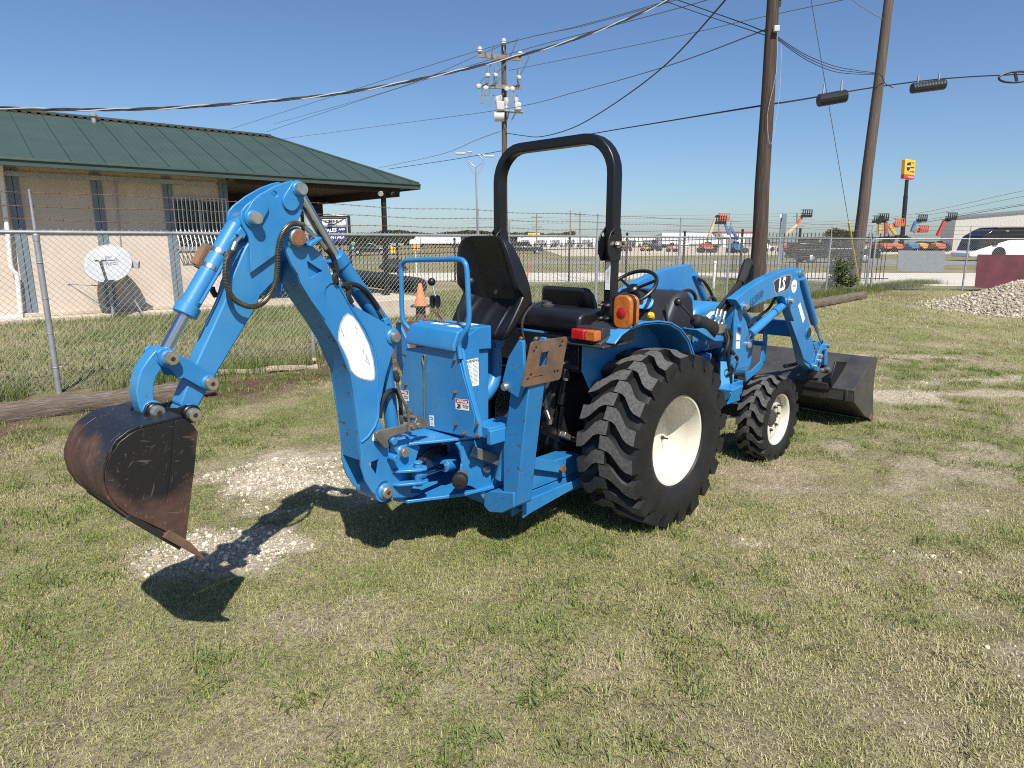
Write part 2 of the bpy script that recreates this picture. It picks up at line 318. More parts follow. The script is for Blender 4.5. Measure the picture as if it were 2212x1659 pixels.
# bare and gravelly patches: (centre px u, v in 2212 units, radius x, radius y in metres, strength)
PATCH = [(600,1045,.55,.50,1.0),(690,1030,.45,.35,.8),(510,1175,.42,.20,1.0),(390,1215,.55,.20,.9),(300,1195,.30,.18,.7),(560,1100,.5,.35,.45),
         (1600,1172,.20,.09,.74),(1800,1185,.30,.10,.76),(1985,1205,.40,.13,.86),(2060,1235,.36,.11,.8),(2160,1410,.28,.13,.84),(2190,1455,.24,.10,.76),(1700,1300,.2,.08,.5),(2050,1330,.3,.1,.55),(1950,1560,.25,.1,.5),(2120,1110,.6,.12,.55),(1780,1060,.5,.12,.5),
         (1890,855,.9,.34,.84),(2090,850,1.5,.2,.76),(2080,820,1.4,.24,.76),(1930,770,1.2,.3,.72),(1760,790,.9,.25,.72),(1990,745,1.4,.35,.55),(1690,830,.5,.3,.5),(2150,790,1.0,.3,.5),(1960,690,.6,.2,.5),(1870,1165,.3,.2,.5),(1500,1560,.25,.15,.35),(1890,1500,.22,.1,.4),(60,1560,.2,.1,.4),(1740,880,.5,.3,.5),(1600,1010,.4,.2,.4),(1650,1060,.35,.18,.4)]
PW = [(gp(u, v).x, gp(u, v).y, rx_, ry_, s) for u, v, rx_, ry_, s in PATCH]
BANDS = []   # strips of bare soil: (x0,y0,x1,y1,half width)
def bare(x, y):
    b = np.zeros_like(x); n = fbm(x, y, 2.2, 40, 4)
    for cx, cy, rx_, ry_, s in PW:
        d = np.sqrt(((x-cx)/rx_)**2 + ((y-cy)/ry_)**2); b = np.maximum(b, s*np.clip(1.35 - d + (n-.5)*2.6, 0, 1))
    wgt = np.clip((x-.2)/2.2, 0, 1)*np.clip((7.5-y)/2, 0, 1)
    b = np.maximum(b, np.clip((fbm(x, y, 1.9, 123, 4)-.545)*7.5, 0, .62)*wgt)
    b = np.maximum(b, np.clip((fbm(x, y, 1.5, 223, 4)-.62)*7, 0, .4)*np.clip((9-y)/3, 0, 1))
    return b
def strip(x, y, x0, y0, x1, y1, hw):
    L2 = (x1-x0)**2+(y1-y0)**2; t = np.clip(((x-x0)*(x1-x0)+(y-y0)*(y1-y0))/L2, 0, 1)
    d = np.hypot(x-(x0+t*(x1-x0)), y-(y0+t*(y1-y0))); return np.clip(1.3 - d/hw + (fbm(x, y, 1.8, 77, 3)-.5)*1.5, 0, 1)
F0, F1 = gp(128, 850), gp(1872, 628)     # the chain-link line: left post foot and the far corner post foot
F0 = Vector((F0.x, F0.y, 0)); F1 = Vector((F1.x, F1.y, 0)); FD = (F1-F0).normalized(); FN = Vector((FD.y, -FD.x, 0))   # FN towards the lawn
def soil(x, y):
    o = FN*1.0; a = F0 - FD*6 + o; b = F0 + FD*11 + o; c = F1 - FD*4.5 + o*.8; d = F1 + FN*.6
    return np.maximum(strip(x, y, a.x, a.y, b.x, b.y, .85)*1.0, strip(x, y, c.x, c.y, d.x+3, d.y, .5)*.8)
def ground_col(x, y):
    n1 = fbm(x, y, .45, 5); n2 = fbm(x, y, 3.0, 9); n3 = fbm(x, y, 11.0, 21, 3)
    b = bare(x, y); so_ = soil(x, y)
    green = np.array([.25, .25, .105]); straw = np.array([.44, .37, .225]); dirt = np.array([.42, .335, .235]); lime = np.array([.66, .565, .43]); brown = np.array([.150, .100, .062])
    k = np.clip((n1*.55+n2*.45-.34)*3.0, 0, 1)[..., None]
    c = green*(1-k) + straw*k; c = c*(.72+.56*n3[..., None])
    dd_ = np.clip((n2-.58)*5, 0, 1)[..., None]*.5; c = c*(1-dd_) + dirt*dd_
    bl = np.clip(b, 0, 1)[..., None]; mixl = np.clip((b-.45)*3, 0, 1)[..., None]
    c = c*(1-bl) + (dirt*(1-mixl) + lime*mixl)*(.8+.4*n3[..., None])*bl
    s = so_[..., None]; c = c*(1-s) + brown*(.75+.5*n3[..., None])*s
    far = np.clip((y-45)/60, 0, 1)[..., None]*np.clip((y-20)/10, 0, 1)[..., None]
    c = c*(1-far) + np.array([.22, .175, .09])*(.8+.4*n1[..., None])*far
    return c
Z_ = (fbm(X_, Y_, 1.3, 3)-.5)*.035*np.clip(1-(Y_-8)/20, 0, 1) + (fbm(X_, Y_, 9, 8, 2)-.5)*.014*np.clip(1-(Y_-6)/8, 0, 1)
ny_, nx_ = X_.shape
V_ = np.stack([X_, Y_, Z_], -1).reshape(-1, 3)
me = bpy.data.meshes.new('ground'); idx = np.arange(nx_*ny_).reshape(ny_, nx_)
Q_ = np.stack([idx[:-1,:-1], idx[:-1,1:], idx[1:,1:], idx[1:,:-1]], -1).reshape(-1, 4)
def fast_mesh(me, V, Q):
    n = Q.shape[1]; me.vertices.add(len(V)); me.vertices.foreach_set('co', V.astype(np.float32).ravel())
    me.loops.add(Q.size); me.loops.foreach_set('vertex_index', Q.astype(np.int32).ravel())
    me.polygons.add(len(Q)); me.polygons.foreach_set('loop_start', np.arange(0, Q.size, n, dtype=np.int32)); me.polygons.foreach_set('loop_total', np.full(len(Q), n, np.int32))
    me.update(calc_edges=True); me.validate()
def col_attr(me, C, dom='POINT'):
    a = me.color_attributes.new('col', 'FLOAT_COLOR', dom); a.data.foreach_set('color', np.concatenate([np.clip(C, 0, 1), np.ones((len(C), 1))], 1).astype(np.float32).ravel())
fast_mesh(me, V_, Q_); col_attr(me, ground_col(V_[:,0], V_[:,1])); me.materials.append(M['ground'])
me.polygons.foreach_set('use_smooth', [True]*len(me.polygons))
g = bpy.data.objects.new('ground', me); COL.objects.link(g); tag(g, kind='structure')
def gz(x, y): return (fbm(x, y, 1.3, 3)-.5)*.035*np.clip(1-(y-8)/20, 0, 1) + (fbm(x, y, 9, 8, 2)-.5)*.014*np.clip(1-(y-6)/8, 0, 1)
# ---------------------------------------------------------------- grass: single blades in real numbers, thinning with distance
M['grass'] = attr_mat('grass_blades', 'col', .6, .25, .25)
def scatter(n, y0, y1, marg=1.25):
    y = np.sqrt(RNG.random(n)*(y1**2-y0**2)+y0**2); hw_ = y*.80*marg*.98+.6; x = (RNG.random(n)*2-1)*hw_; return x, y
def blades(x, y, L, wd, col, curl=.6, flatn=.5):
    n = len(x); az = RNG.random(n)*2*np.pi; ln = np.clip(RNG.normal(flatn, .25, n), .05, 1.25)
    dx, dy = np.cos(az), np.sin(az); z0 = gz(x, y) - .004
    P0 = np.stack([x - dy*wd/2, y + dx*wd/2, z0], -1); P1 = np.stack([x + dy*wd/2, y - dx*wd/2, z0], -1)
    mx, mz = L*.55*np.sin(ln*.7), L*.55*np.cos(ln*.7)
    P2 = np.stack([x + dx*mx + dy*wd*.38, y + dy*mx - dx*wd*.38, z0+mz], -1); P3 = np.stack([x + dx*mx - dy*wd*.38, y + dy*mx + dx*wd*.38, z0+mz], -1)
    tx, tz = mx + L*.5*np.sin(np.minimum(ln*(1+curl), 1.9)), mz + L*.5*np.cos(np.minimum(ln*(1+curl), 1.9))
    P4 = np.stack([x + dx*tx, y + dy*tx, np.maximum(z0+tz, z0+.004)], -1)
    return P0, P1, P2, P3, P4, col
def emit(name, sets, mat_, near=True):
    Vs, Ts, Cs, o = [], [], [], 0
    for (P0, P1, P2, P3, P4, c), hi in sets:
        n = len(P0); i = np.arange(n)
        if hi:
            V = np.stack([P0, P1, P2, P3, P4], 1).reshape(-1, 3); b = o+i*5
            T = np.concatenate([np.stack([b, b+1, b+2], -1), np.stack([b, b+2, b+3], -1), np.stack([b+3, b+2, b+4], -1)]); C = np.repeat(c, 5, 0); o += 5*n
        else:
            V = np.stack([P0, P1, P4], 1).reshape(-1, 3); b = o+i*3; T = np.stack([b, b+1, b+2], -1); C = np.repeat(c, 3, 0); o += 3*n
        Vs.append(V); Ts.append(T); Cs.append(C)
    me = bpy.data.meshes.new(name); fast_mesh(me, np.concatenate(Vs), np.concatenate(Ts)); col_attr(me, np.concatenate(Cs)); me.materials.append(mat_)
    ob = bpy.data.objects.new(name, me); COL.objects.link(ob); return ob
def gcol(x, y, dry=0.0, bright=1.0):
    n = len(x); n1 = fbm(x, y, .5, 61); n2 = fbm(x, y, 2.6, 71); k = np.clip((n1*.5+n2*.5-.37)*3.0 + dry + RNG.normal(0, .20, n), 0, 1)[:, None]
    g0 = np.array([.195, .250, .066]); g1 = np.array([.335, .335, .130]); st = np.array([.53, .455, .28])
    c = np.where(k < .5, g0*(1-2*k)+g1*2*k, g1*(2-2*k)+st*(2*k-1)); return c*(RNG.uniform(.68, 1.25, n)*bright)[:, None]
WH = []          # no grass here (wall and slab footprints), filled before the tall grass
def lawn(n, y0, y1, L, wd, hi):
    x, y = scatter(n, y0, y1); b = bare(x, y); s = soil(x, y); n2 = fbm(x, y, 3.0, 9); n4 = fbm(x, y, 1.1, 90)
    side_ = (x-F0.x)*FN.x + (y-F0.y)*FN.y
    keep = (RNG.random(n) > np.clip(b*1.0, 0, .93)) & (RNG.random(n) > s*.97) & (RNG.random(n) > np.clip((n2-.60)*2.4, 0, .40)) & (side_ > .25)
    x, y, n4 = x[keep], y[keep], n4[keep]; m = len(x); Ls = L*RNG.uniform(.5, 1.35, m)*(.7+.7*n4)
    return blades(x, y, Ls, wd*RNG.uniform(.7, 1.3, m), gcol(x, y), flatn=.85), hi
sets = [lawn(300000, 1.5, 4.2, .025, .0030, True), lawn(260000, 4.2, 7.5, .028, .0042, False), lawn(200000, 7.5, 13, .040, .0080, False), lawn(130000, 13, 24, .055, .015, False)]
o = emit('lawn_grass', sets, M['grass']); tag(o, 'short dry green lawn grass around the tractor', 'grass', kind='stuff')
# coarse clumps of longer grass
cx_, cy_ = scatter(3600, 1.6, 10); keep = fbm(cx_, cy_, .9, 33) > .47; cx_, cy_ = cx_[keep], cy_[keep]
x = np.repeat(cx_, 34) + RNG.normal(0, .045, len(cx_)*34); y = np.repeat(cy_, 34) + RNG.normal(0, .045, len(cx_)*34); kk = ((x-F0.x)*FN.x+(y-F0.y)*FN.y > .6) & (RNG.random(len(x)) > bare(x, y)); x, y = x[kk], y[kk]
o = emit('coarse_grass', [(blades(x, y, .066*RNG.uniform(.5, 1.5, len(x)), .0046*RNG.uniform(.7, 1.3, len(x)), gcol(x, y, -.42, .80), flatn=.95), True)], M['grass']); tag(o, 'coarse longer grass tufts scattered over the lawn', 'grass', kind='stuff')
# dry clippings lying flat
x, y = scatter(70000, 1.5, 7); o = emit('dry_clippings', [(blades(x, y, .034*RNG.uniform(.5, 1.5, len(x)), .0024*np.ones(len(x)), np.array([.55, .47, .32])*RNG.uniform(.6, 1.15, (len(x), 1)), flatn=1.2), False)], M['grass']); tag(o, 'pale dry clippings lying on the lawn', 'clippings', kind='stuff')
# tall grass along and behind the fence
n = 60000; t = RNG.uniform(-8, 30, n); d = np.abs(RNG.normal(0, .28, n))*np.sign(RNG.random(n)-.45); x = F0.x+FD.x*t - FN.x*d*-1 + FN.x*.1; y = F0.y+FD.y*t + FN.y*d + FN.y*.1
k = (fbm(x, y, .8, 14) > .38) & (RNG.random(n) > soil(x, y)*.7) ; x, y = x[k], y[k]
tall = blades(x, y, .26*RNG.uniform(.4, 1.25, len(x))*(.5+.8*fbm(x, y, .6, 15)), .0065*RNG.uniform(.7, 1.3, len(x)), gcol(x, y, -.3, .72), flatn=.42)
n = 170000; t = RNG.uniform(-8, 27, n); d = RNG.uniform(.1, 9.5, n); x = F0.x+FD.x*t - FN.x*d; y = F0.y+FD.y*t - FN.y*d
back = blades(x, y, .13*RNG.uniform(.5, 1.4, n)*(.5+.9*fbm(x, y, .7, 16)), .011*RNG.uniform(.7, 1.4, n), gcol(x, y, -.28, .74), flatn=.5)
o = emit('tall_grass', [(tall, True), (back, False)], M['grass']); tag(o, 'taller green grass growing along and behind the chain-link fence', 'grass', kind='stuff')
# ---------------------------------------------------------------- limestone gravel
def rock(seed):
    r = random.Random(seed); mb = MB(); mb.ball((0,0,0), 1, 7); mb.v = [tuple(c*r.uniform(.7, 1.15)*s for c, s in zip(p, (1, r.uniform(.7,1), r.uniform(.5,.8)))) for p in mb.v]; return np.array(mb.v), mb.f
def rocks(name, x, y, z, s, base, mat_name='stone'):
    protos = [rock(i) for i in range(6)]; Vs, Fs, Cs, o = [], [], [], 0
    tri = []
    for V, f in protos:
        T = []
        for q in f: T += [(q[0], q[i], q[i+1]) for i in range(1, len(q)-1)]
        tri.append((V, np.array(T)))
    which = RNG.integers(0, 6, len(x))
    for w_ in range(6):
        V, T = tri[w_]; k = which == w_; n = k.sum()
        if not n: continue
        a = RNG.random(n)*6.283; ca, sa = np.cos(a), np.sin(a); R = np.stack([np.stack([ca, -sa, 0*a], -1), np.stack([sa, ca, 0*a], -1), np.stack([0*a, 0*a, 1+0*a], -1)], 1)
        P = np.einsum('nij,vj->nvi', R, V)*s[k][:, None, None] + np.stack([x[k], y[k], z[k]], -1)[:, None, :]
        Vs.append(P.reshape(-1, 3)); Fs.append((T[None]+ (o+np.arange(n)*len(V))[:, None, None]).reshape(-1, 3)); o += n*len(V)
        c = base[None]*RNG.uniform(.38, 1.12, (n, 1))*np.array([1, 1, 1]) + RNG.normal(0, .012, (n, 3)); Cs.append(np.repeat(c, len(V), 0))
    me = bpy.data.meshes.new(name); fast_mesh(me, np.concatenate(Vs), np.concatenate(Fs)); col_attr(me, np.concatenate(Cs)); me.materials.append(M['stone'])
    ob = bpy.data.objects.new(name, me); COL.objects.link(ob); return ob
M['stone'] = attr_mat('limestone', 'col', .9)
LIME = np.array([.68, .59, .45])
xs, ys = [], []
for (cx, cy, rx_, ry_, s) in PW:
    n = int(6500*rx_*ry_*s**2*(1 if s > .78 and cx < 0 else .30)*(1.8 if cy < 5.5 else .5)) + 20
    r = np.sqrt(RNG.random(n))*1.15; a = RNG.random(n)*6.283; xs.append(cx+rx_*r*np.cos(a)); ys.append(cy+ry_*r*np.sin(a))
x, y = np.concatenate(xs), np.concatenate(ys); k = bare(x, y) > RNG.uniform(.35, .95, len(x)); x, y = x[k], y[k]
s = RNG.lognormal(math.log(.0042), .62, len(x)); s = np.minimum(s, .022); o = rocks('gravel', x, y, gz(x, y)+s*.25, s, LIME); tag(o, 'loose pale limestone gravel in the bare lawn patches', 'gravel', kind='stuff')
# ================================================================ the tractor (X forward, Y left, Z up; origin under the rear axle)
YAW = 0.7896
TF = Frame((0.4106, 4.2769, 0), (math.sin(YAW), math.cos(YAW), 0))
SW = 0.085                                             # the backhoe stands swung a few degrees to the right
pv = TF.M @ Vector((-1.30, 0, 0)); BF = Frame(pv, (math.sin(YAW-SW), math.cos(YAW-SW), 0))
BM = TF.M.inverted() @ BF.M                            # backhoe frame -> tractor frame
tractor = empty('backhoe_tractor', TF.o, math.pi/2 - YAW, label='blue compact tractor with rear backhoe and front loader on the lawn', cat='tractor')
def tb(mb, name, m, bevel=0.0, parent=None, **k): return mb.build(name, M[m] if isinstance(m, str) else m, parent or tractor, bevel, **k)
def bb(mb, name, m, bevel=0.0, parent=None, **k): return mb.build(name, M[m] if isinstance(m, str) else m, parent or tractor, bevel, M=BM, **k)
def pin(parent, c, y0, y1, r, fr='T', cap=True, rust=False, m='pin'):
    c = Vector((c[0], 0, c[2] if len(c) > 2 else c[1])); mb = MB(); s = -1 if y1 < y0 else 1
    L = abs(y1 - y0); prof = [(r, 0), (r, L-.006), (r*.86, L)] if cap else [(r, 0), (r, L)]
    mb.lathe(prof, (c.x, y0, c.z), (0, s, 0), 20)
    if rust: mb.mi = 1; mb.lathe([(r*.36, 0), (r*.30, .002)], (c.x, y1, c.z), (0, s, 0), 12)
    return (bb if fr == 'B' else tb)(mb, 'pin', [M[m], M['pinhole']] if rust else M[m], parent=parent)
def boss(mb, c, r, y0, y1, n=20): mb.lathe([(r, 0), (r, abs(y1-y0)-.006), (r-.006, abs(y1-y0))], (c[0], y0, c[-1]), (0, 1 if y1 > y0 else -1, 0), n)

# ---------------------------------------------------------------- backhoe boom
HB = .08
bp = BF.trY('D', [(78,205),(95,95),(135,30),(200,8),(262,25),(325,110),(372,190),(490,310),(568,415),(588,485),(670,640),(765,790),(900,905),(1180,1062),(1330,1160),(1362,1232),(1345,1315),(1300,1420)], -HB)
bp += BF.trY('E', [(735,0),(668,330),(655,520),(690,610),(745,760),(772,880),(752,1010),(748,1150),(765,1330),(782,1400),(745,1468),(665,1488),(575,1422),(485,1275),(435,1100),(432,900),(402,650),(357,330),(310,0)], -HB)
bp += BF.trY('D', [(770,1500),(690,1300),(600,1150),(530,1040),(400,850),(270,640),(240,540),(180,450),(110,290)], -HB)
tri1 = BF.trY('D', [(345,395),(520,508),(372,600)], -HB); tri2 = BF.trY('E', [(525,1065),(655,1010),(628,1210)], -HB)
mb = MB(); mb.prism(bp, -HB, -HB+.012, holes=[tri1, tri2]); mb.prism(bp, HB-.012, HB)
body = BF.trY('D', [(280,640),(300,420),(470,380),(600,560),(700,700),(830,900),(1000,1160),(1090,1350),(1120,1660)], -HB) + BF.trY('E', [(640,250),(635,490),(440,800),(440,1040),(402,650),(357,330),(310,0)], -HB) + BF.trY('D', [(770,1500),(690,1300),(600,1150),(530,1040),(400,850)], -HB)
cx = sum(p[0] for p in body)/len(body)
mb2 = MB(); mb2.prism(body, -HB+.0125, HB-.0125)
boom = bb(mb, 'boom', 'blue', .003)
bb(mb2, 'boom_box', 'blue_worn', .002, boom)
# raised fork plate and weld beads
fork = BF.trY('D', [(82,205),(98,98),(137,34),(200,12),(260,29),(322,114),(370,194),(488,314),(564,418),(584,487),(664,638),(600,645),(555,690),(538,760),(546,1045),(400,845),(273,638),(243,538),(183,448),(113,288)], -HB)
mb = MB(); mb.prism(fork, -HB-.006, -HB+.001, holes=[tri1]); bb(mb, 'fork_plate', 'blue', .0025, boom)
mb = MB(); P = BF.trY('D', [(700,660),(830,890),(1000,1150),(1090,1340),(1120,1500),(1125,1660)], -HB) + BF.trY('E', [(640,300),(640,500),(600,620),(520,740),(435,812)], -HB)
mb.tube([(x, -HB-.001, z) for x, z in P], .006, 8); bb(mb, 'weld_seam', 'blue', parent=boom)
dec = BF.trY('D', [(805,975),(760,1010),(720,1090),(698,1190),(695,1270),(715,1320),(755,1390),(800,1490),(835,1610)], -HB) + BF.trY('E', [(350,-5),(400,35),(480,62),(560,72),(595,60),(603,20)], -HB) + BF.trY('D', [(1108,1640),(1090,1500),(1045,1330),(985,1200),(920,1080),(860,1005)], -HB)
c0 = (sum(p[0] for p in dec)/len(dec), sum(p[1] for p in dec)/len(dec))
dd = [(c0[0]+(x-c0[0])*.93, c0[1]+(z-c0[1])*.955) for x, z in dec]
mb = MB(); mb.prism(dec, -HB-.0012, -HB); bb(mb, 'decal_border', 'decalgrey', parent=boom)
mb = MB(); mb.prism(dd, -HB-.0022, -HB-.0012)
tag(bb(mb, 'decal', 'white', parent=boom), 'scuffed blank white decal on the boom')
arrow = BF.trY('D', [(1003,1425),(1052,1555),(1035,1530),(1000,1500),(1015,1490)], -HB-.003)
mb = MB(); mb.tube([(x, -HB-.0024, z) for x, z in arrow+arrow[:1]], .0007, 5)
for ln in ([(725,1150),(745,1190),(762,1245)], [(975,1380),(970,1420)], [(880,1130),(905,1145),(900,1200)]):
    mb.tube([(x, -HB-.0024, z) for x, z in BF.trY('D', ln, -HB)], .0010, 5)
bb(mb, 'scratches', 'ink', parent=boom)
cT, cW, cF = BF.onY('D', 208, 140, -HB), BF.onY('D', 1303, 1235, -HB), BF.onY('E', 717, 1402, -HB)
for c_, r_, o_ in ((cT, .047, .004), (cW, .040, 0), (cF, .042, 0)):
    mb = MB(); boss(mb, c_, r_, -HB-o_, -HB-.012-o_/2); bb(mb, 'boss', 'blue', parent=boom)
pin(boom, cT, -HB-.008, -HB-.042, .036, 'B', m='pin'); mb = MB(); mb.lathe([(.033, 0), (.031, .002)], (cT[0], -HB-.042, cT[2]), (0,-1,0), 20); bb(mb, 'pin_face', 'pinrust', parent=boom)
pin(boom, cW, -HB-.008, -HB-.032, .027, 'B'); pin(boom, cF, -HB-.008, -HB-.034, .031, 'B', rust=True)
for c_, y_a, y_b, r_ in ((cT, HB, HB+.03, .036), (cF, -HB, HB, .055), (cW, -HB, HB+.03, .026)):
    mb = MB(); mb.cyl((c_[0], y_a, c_[2]), (c_[0], y_b, c_[2]), r_); bb(mb, 'pivot_tube', 'blue', parent=boom)
# crowd cylinder on the back of the boom
mb = MB(); a = Vector(BF.onY('D', 655, 340, 0)); b = Vector(BF.onY('D', 1215, 1130, 0)); ax = (b-a).normalized()
mb.tube([a, a+ax*.055], .047, 20); mb.tube([a+ax*.05, b], .041, 20); mb.tube([b-ax*.015, b+ax*.04], .030, 14)
cyl1 = bb(mb, 'crowd_cylinder', 'blue', .003, boom)
rodtop = Vector(BF.onY('A', 1905, 170, 0)); mb = MB(); mb.tube([a+ax*.02, rodtop], .0235, 18); bb(mb, 'cylinder_rod', 'chrome', parent=boom)
# lift cylinder between the wing plates, standing on the swing post
mb = MB(); a = Vector((cW[0], 0, cW[2])); b = Vector(BF.onY('E', 810, 640, 0)); mb.tube([a, b], .036, 18); bb(mb, 'lift_cylinder', 'blue', parent=boom)
hb = MB(); hb.tube(smooth_path([BF.onY('E', x, y, -.05) for x, y in ((860,190),(770,200),(700,300),(670,420),(655,520))], 5), .013, 8); bb(hb, 'hose', 'hose', parent=boom)
hb = MB(); hb.tube(smooth_path([BF.onY('E', x, y, -.062) for x, y in ((870,200),(900,280),(915,400),(915,490))], 5), .010, 8); bb(hb, 'hose', 'hose', parent=boom)
hb = MB(); hb.cyl(BF.onY('E', 912, 480, -.062), BF.onY('E', 925, 590, -.062), .010, n=10); bb(hb, 'hose_fitting', 'fitting', parent=boom)
# ---------------------------------------------------------------- dipper
hp = BF.trY('A', [(1392,1085),(1386,900),(1376,700),(1350,640),(1300,560),(1276,480),(1290,395),(1340,332),(1480,222),(1650,125),(1780,76),(1850,60),(1918,84),(1962,150),(1986,300),(1962,400),(1925,490),(1860,620),(1850,740),(1700,862)], -.058)
mb = MB(); hole = BF.onY('A', 1655, 212, -.058); hl = [(hole[0]+.012*math.cos(t*math.pi/5), hole[2]+.012*math.sin(t*math.pi/5)) for t in range(10)]
mb.prism(hp, -.058, -.046, holes=[hl]); mb.prism(hp, .046, .058)
dipper = bb(mb, 'dipper_arm', 'blue', .003)
box = BF.trY('A', [(1330,800),(1300,870),(1160,1180)], -.04) + BF.trY('B', [(1330,0),(1160,380),(1010,700),(950,830),(850,1090),(800,1200),(735,1380),(765,1450),(850,1500),(950,1470),(1040,1300),(1190,1030),(1540,440),(1740,110)], -.04) + BF.trY('A', [(1500,1340),(1690,1140),(1730,800),(1650,650),(1450,640)], -.04)
mb = MB(); mb.prism(box, -.040, .040); bb(mb, 'arm_box', 'blue', .006, dipper)
for (x, y), (x2, y2), wd in (((1405,478),(1480,350),96), ((1905,160),(1820,300),100)):
    p, q2 = BF.onY('A', x, y, -.058), BF.onY('A', x2, y2, -.058); d = Vector((q2[0]-p[0], q2[2]-p[2])); n = Vector((-d.y, d.x)).normalized(); r = .036; out = []
    a0 = math.atan2(d.y, d.x)
    out = [(p[0]+r*math.cos(a0+math.pi/2+math.pi*i/8), p[2]+r*math.sin(a0+math.pi/2+math.pi*i/8)) for i in range(9)] + [(q2[0]+r*math.cos(a0-math.pi/2+math.pi*i/8), q2[2]+r*math.sin(a0-math.pi/2+math.pi*i/8)) for i in range(9)]
    mb = MB(); mb.prism(out, -.070, -.057); boss(mb, p, .031, -.069, -.079); bb(mb, 'doubler_plate', 'blue', .003, dipper)
    pin(dipper, p, -.075, -.103, .0255, 'B'); mb = MB(); mb.cyl((p[0], -.05, p[2]), (p[0], .07, p[2]), .024); bb(mb, 'pivot_tube', 'pin', parent=dipper)
lug = BF.trY('A', [(1540,1330),(1620,1200),(1700,1160),(1735,1210),(1730,1290),(1690,1345),(1600,1360)], .03); mb = MB(); mb.prism(lug, .02, .04); bb(mb, 'lock_lug', 'blue', .002, dipper)
# bucket cylinder
mb = MB(); a = Vector(BF.onY('A', 1230, 555, 0)); b = Vector(BF.onY('A', 705, 1450, 0)); c = Vector(BF.onY('A', 655, 1545, 0)); ax = (b-a).normalized()
top = Vector(BF.onY('A', 1370, 470, 0))
mb.tube([a, b], .0365, 22); mb.tube([b-ax*.004, c], .0455, 22); mb.tube([top, a+ax*.01], [.02, .034], 12)
mb.bar(a+ax*.02+Vector((.02,-.03,0)), a+ax*.055+Vector((.02,-.03,0)), .035, .035)
cyl = bb(mb, 'bucket_cylinder', 'blue', .003, dipper)
mb = MB(); mb.tube([a+ax*.09+Vector((.012,-.046,-.006)), b-ax*.02+Vector((.012,-.046,-.006))], .0065, 8); bb(mb, 'oil_pipe', 'blue_worn', parent=dipper)
mb = MB()
for t in (.125, .195): mb.tube([a+ax*t, a+ax*(t+.016)], .039, 22)
bb(mb, 'pipe_clamp', 'fitting', parent=dipper)
mb = MB(); g = a+ax*.16+Vector((-.060,.012,.012)); mb.bar(g-ax*.055, g+ax*.035, .030, .007, up=(.6,.2,.5)); mb.bar(g-ax*.05+Vector((.018,0,0)), g+ax*.05+Vector((.02,0,-.004)), .022, .030); bb(mb, 'broken_bracket', 'rustplate', .001, dipper)
rod_end = Vector(BF.onY('B', 540, 650, 0)); mb = MB(); mb.tube([b, rod_end+ (rod_end-c).normalized()*.05], .0215, 18); bb(mb, 'cylinder_rod', 'chrome', parent=dipper)
# spring-guarded hose looping from the cylinder to the boom
pts = [BF.onY('A', *p) for p in ((1185,840,-.062),(1130,930,-.072),(1110,1050,-.082),(1115,1180,-.086),(1160,1310,-.088),(1240,1400,-.088),(1380,1455,-.088),(1500,1430,-.09),(1600,1330,-.092),(1665,1180,-.096),(1685,1000,-.10),(1690,850,-.104),(1720,700,-.112),(1790,580,-.115),(1880,535,-.115),(1975,555,-.11))]
sp = smooth_path(pts, 26); mb = MB(); mb.tube(sp, [.0115 if i % 3 else .0085 for i in range(len(sp))], 8); bb(mb, 'guarded_hose', 'spring', parent=dipper)
mb = MB(); mb.cyl(BF.onY('A', 1185, 845, -.062), BF.onY('A', 1225, 745, -.058), .010, n=10); mb.cyl(BF.onY('A', 1225, 745, -.058), BF.onY('A', 1285, 680, -.055), .008, n=8); bb(mb, 'hose_fitting', 'fitting', parent=dipper); mb = MB(); mb.cyl(BF.onY('A', 1970, 555, -.11), BF.onY('A', 2060, 640, -.104), .010, n=10); mb.cyl(BF.onY('A', 2060, 640, -.104), BF.onY('A', 2140, 720, -.1), .008, n=8)
bb(mb, 'hose_fitting', 'fitting', parent=dipper)
mb = MB(); mb.prism(BF.trY('D', [(360,220),(375,195),(480,130),(500,140),(490,165),(390,235),(365,240)], -.11), -.125, -.085); bb(mb, 'hose_bracket', 'blue', .002, boom)
mb = MB(); mb.cyl(BF.onY('D', 490, 170, -.1), BF.onY('D', 570, 270, -.09), .010, n=10); bb(mb, 'hose_fitting', 'fitting', parent=boom)
mb = MB(); mb.tube(smooth_path([BF.onY('D', *p) for p in ((560,262,-.09),(610,310,-.085),(650,380,-.08),(672,470,-.08),(672,560,-.075),(680,650,-.06))], 6), .012, 9); bb(mb, 'hose', 'hose', parent=boom)
mb = MB(); mb.tube(smooth_path([BF.onY('D', *p) for p in ((700,690,-.05),(790,655,-.06),(900,665,-.06),(990,720,-.06),(1060,800,-.05),(1110,870,-.05),(1145,930,-.05))], 6), .0115, 9); bb(mb, 'hose', 'hose', parent=boom)
mb = MB(); mb.cyl(BF.onY('D', 1135, 910, -.05), BF.onY('D', 1175, 985, -.05), .011, n=10); mb.cyl(BF.onY('D', 1175, 985, -.05), BF.onY('D', 1210, 1040, -.05), .008, n=8); bb(mb, 'hose_fitting', 'fitting', parent=boom)
mb = MB(); mb.bar(BF.onY('D', 1190, 1075, -.05), BF.onY('D', 1255, 1050, -.05), .03, .03); bb(mb, 'port_block', 'blue', .002, boom)
mb = MB()
for p in (((660,480),(680,530),(655,580),(675,640)), ((790,650),(820,720),(815,790),(850,860)), ((760,660),(800,690),(840,690))):
    mb.tube(smooth_path([BF.onY('D', x, y, -.085) for x, y in p], 4), .013, 7)
bb(mb, 'cloth_tie', 'tape', parent=boom)
mb = MB(); mb.tube(smooth_path([BF.onY('A', x, y, .06) for x, y in ((960,1240),(975,1290),(1010,1340))], 4), .012, 8); bb(mb, 'hose', 'hose', parent=dipper)
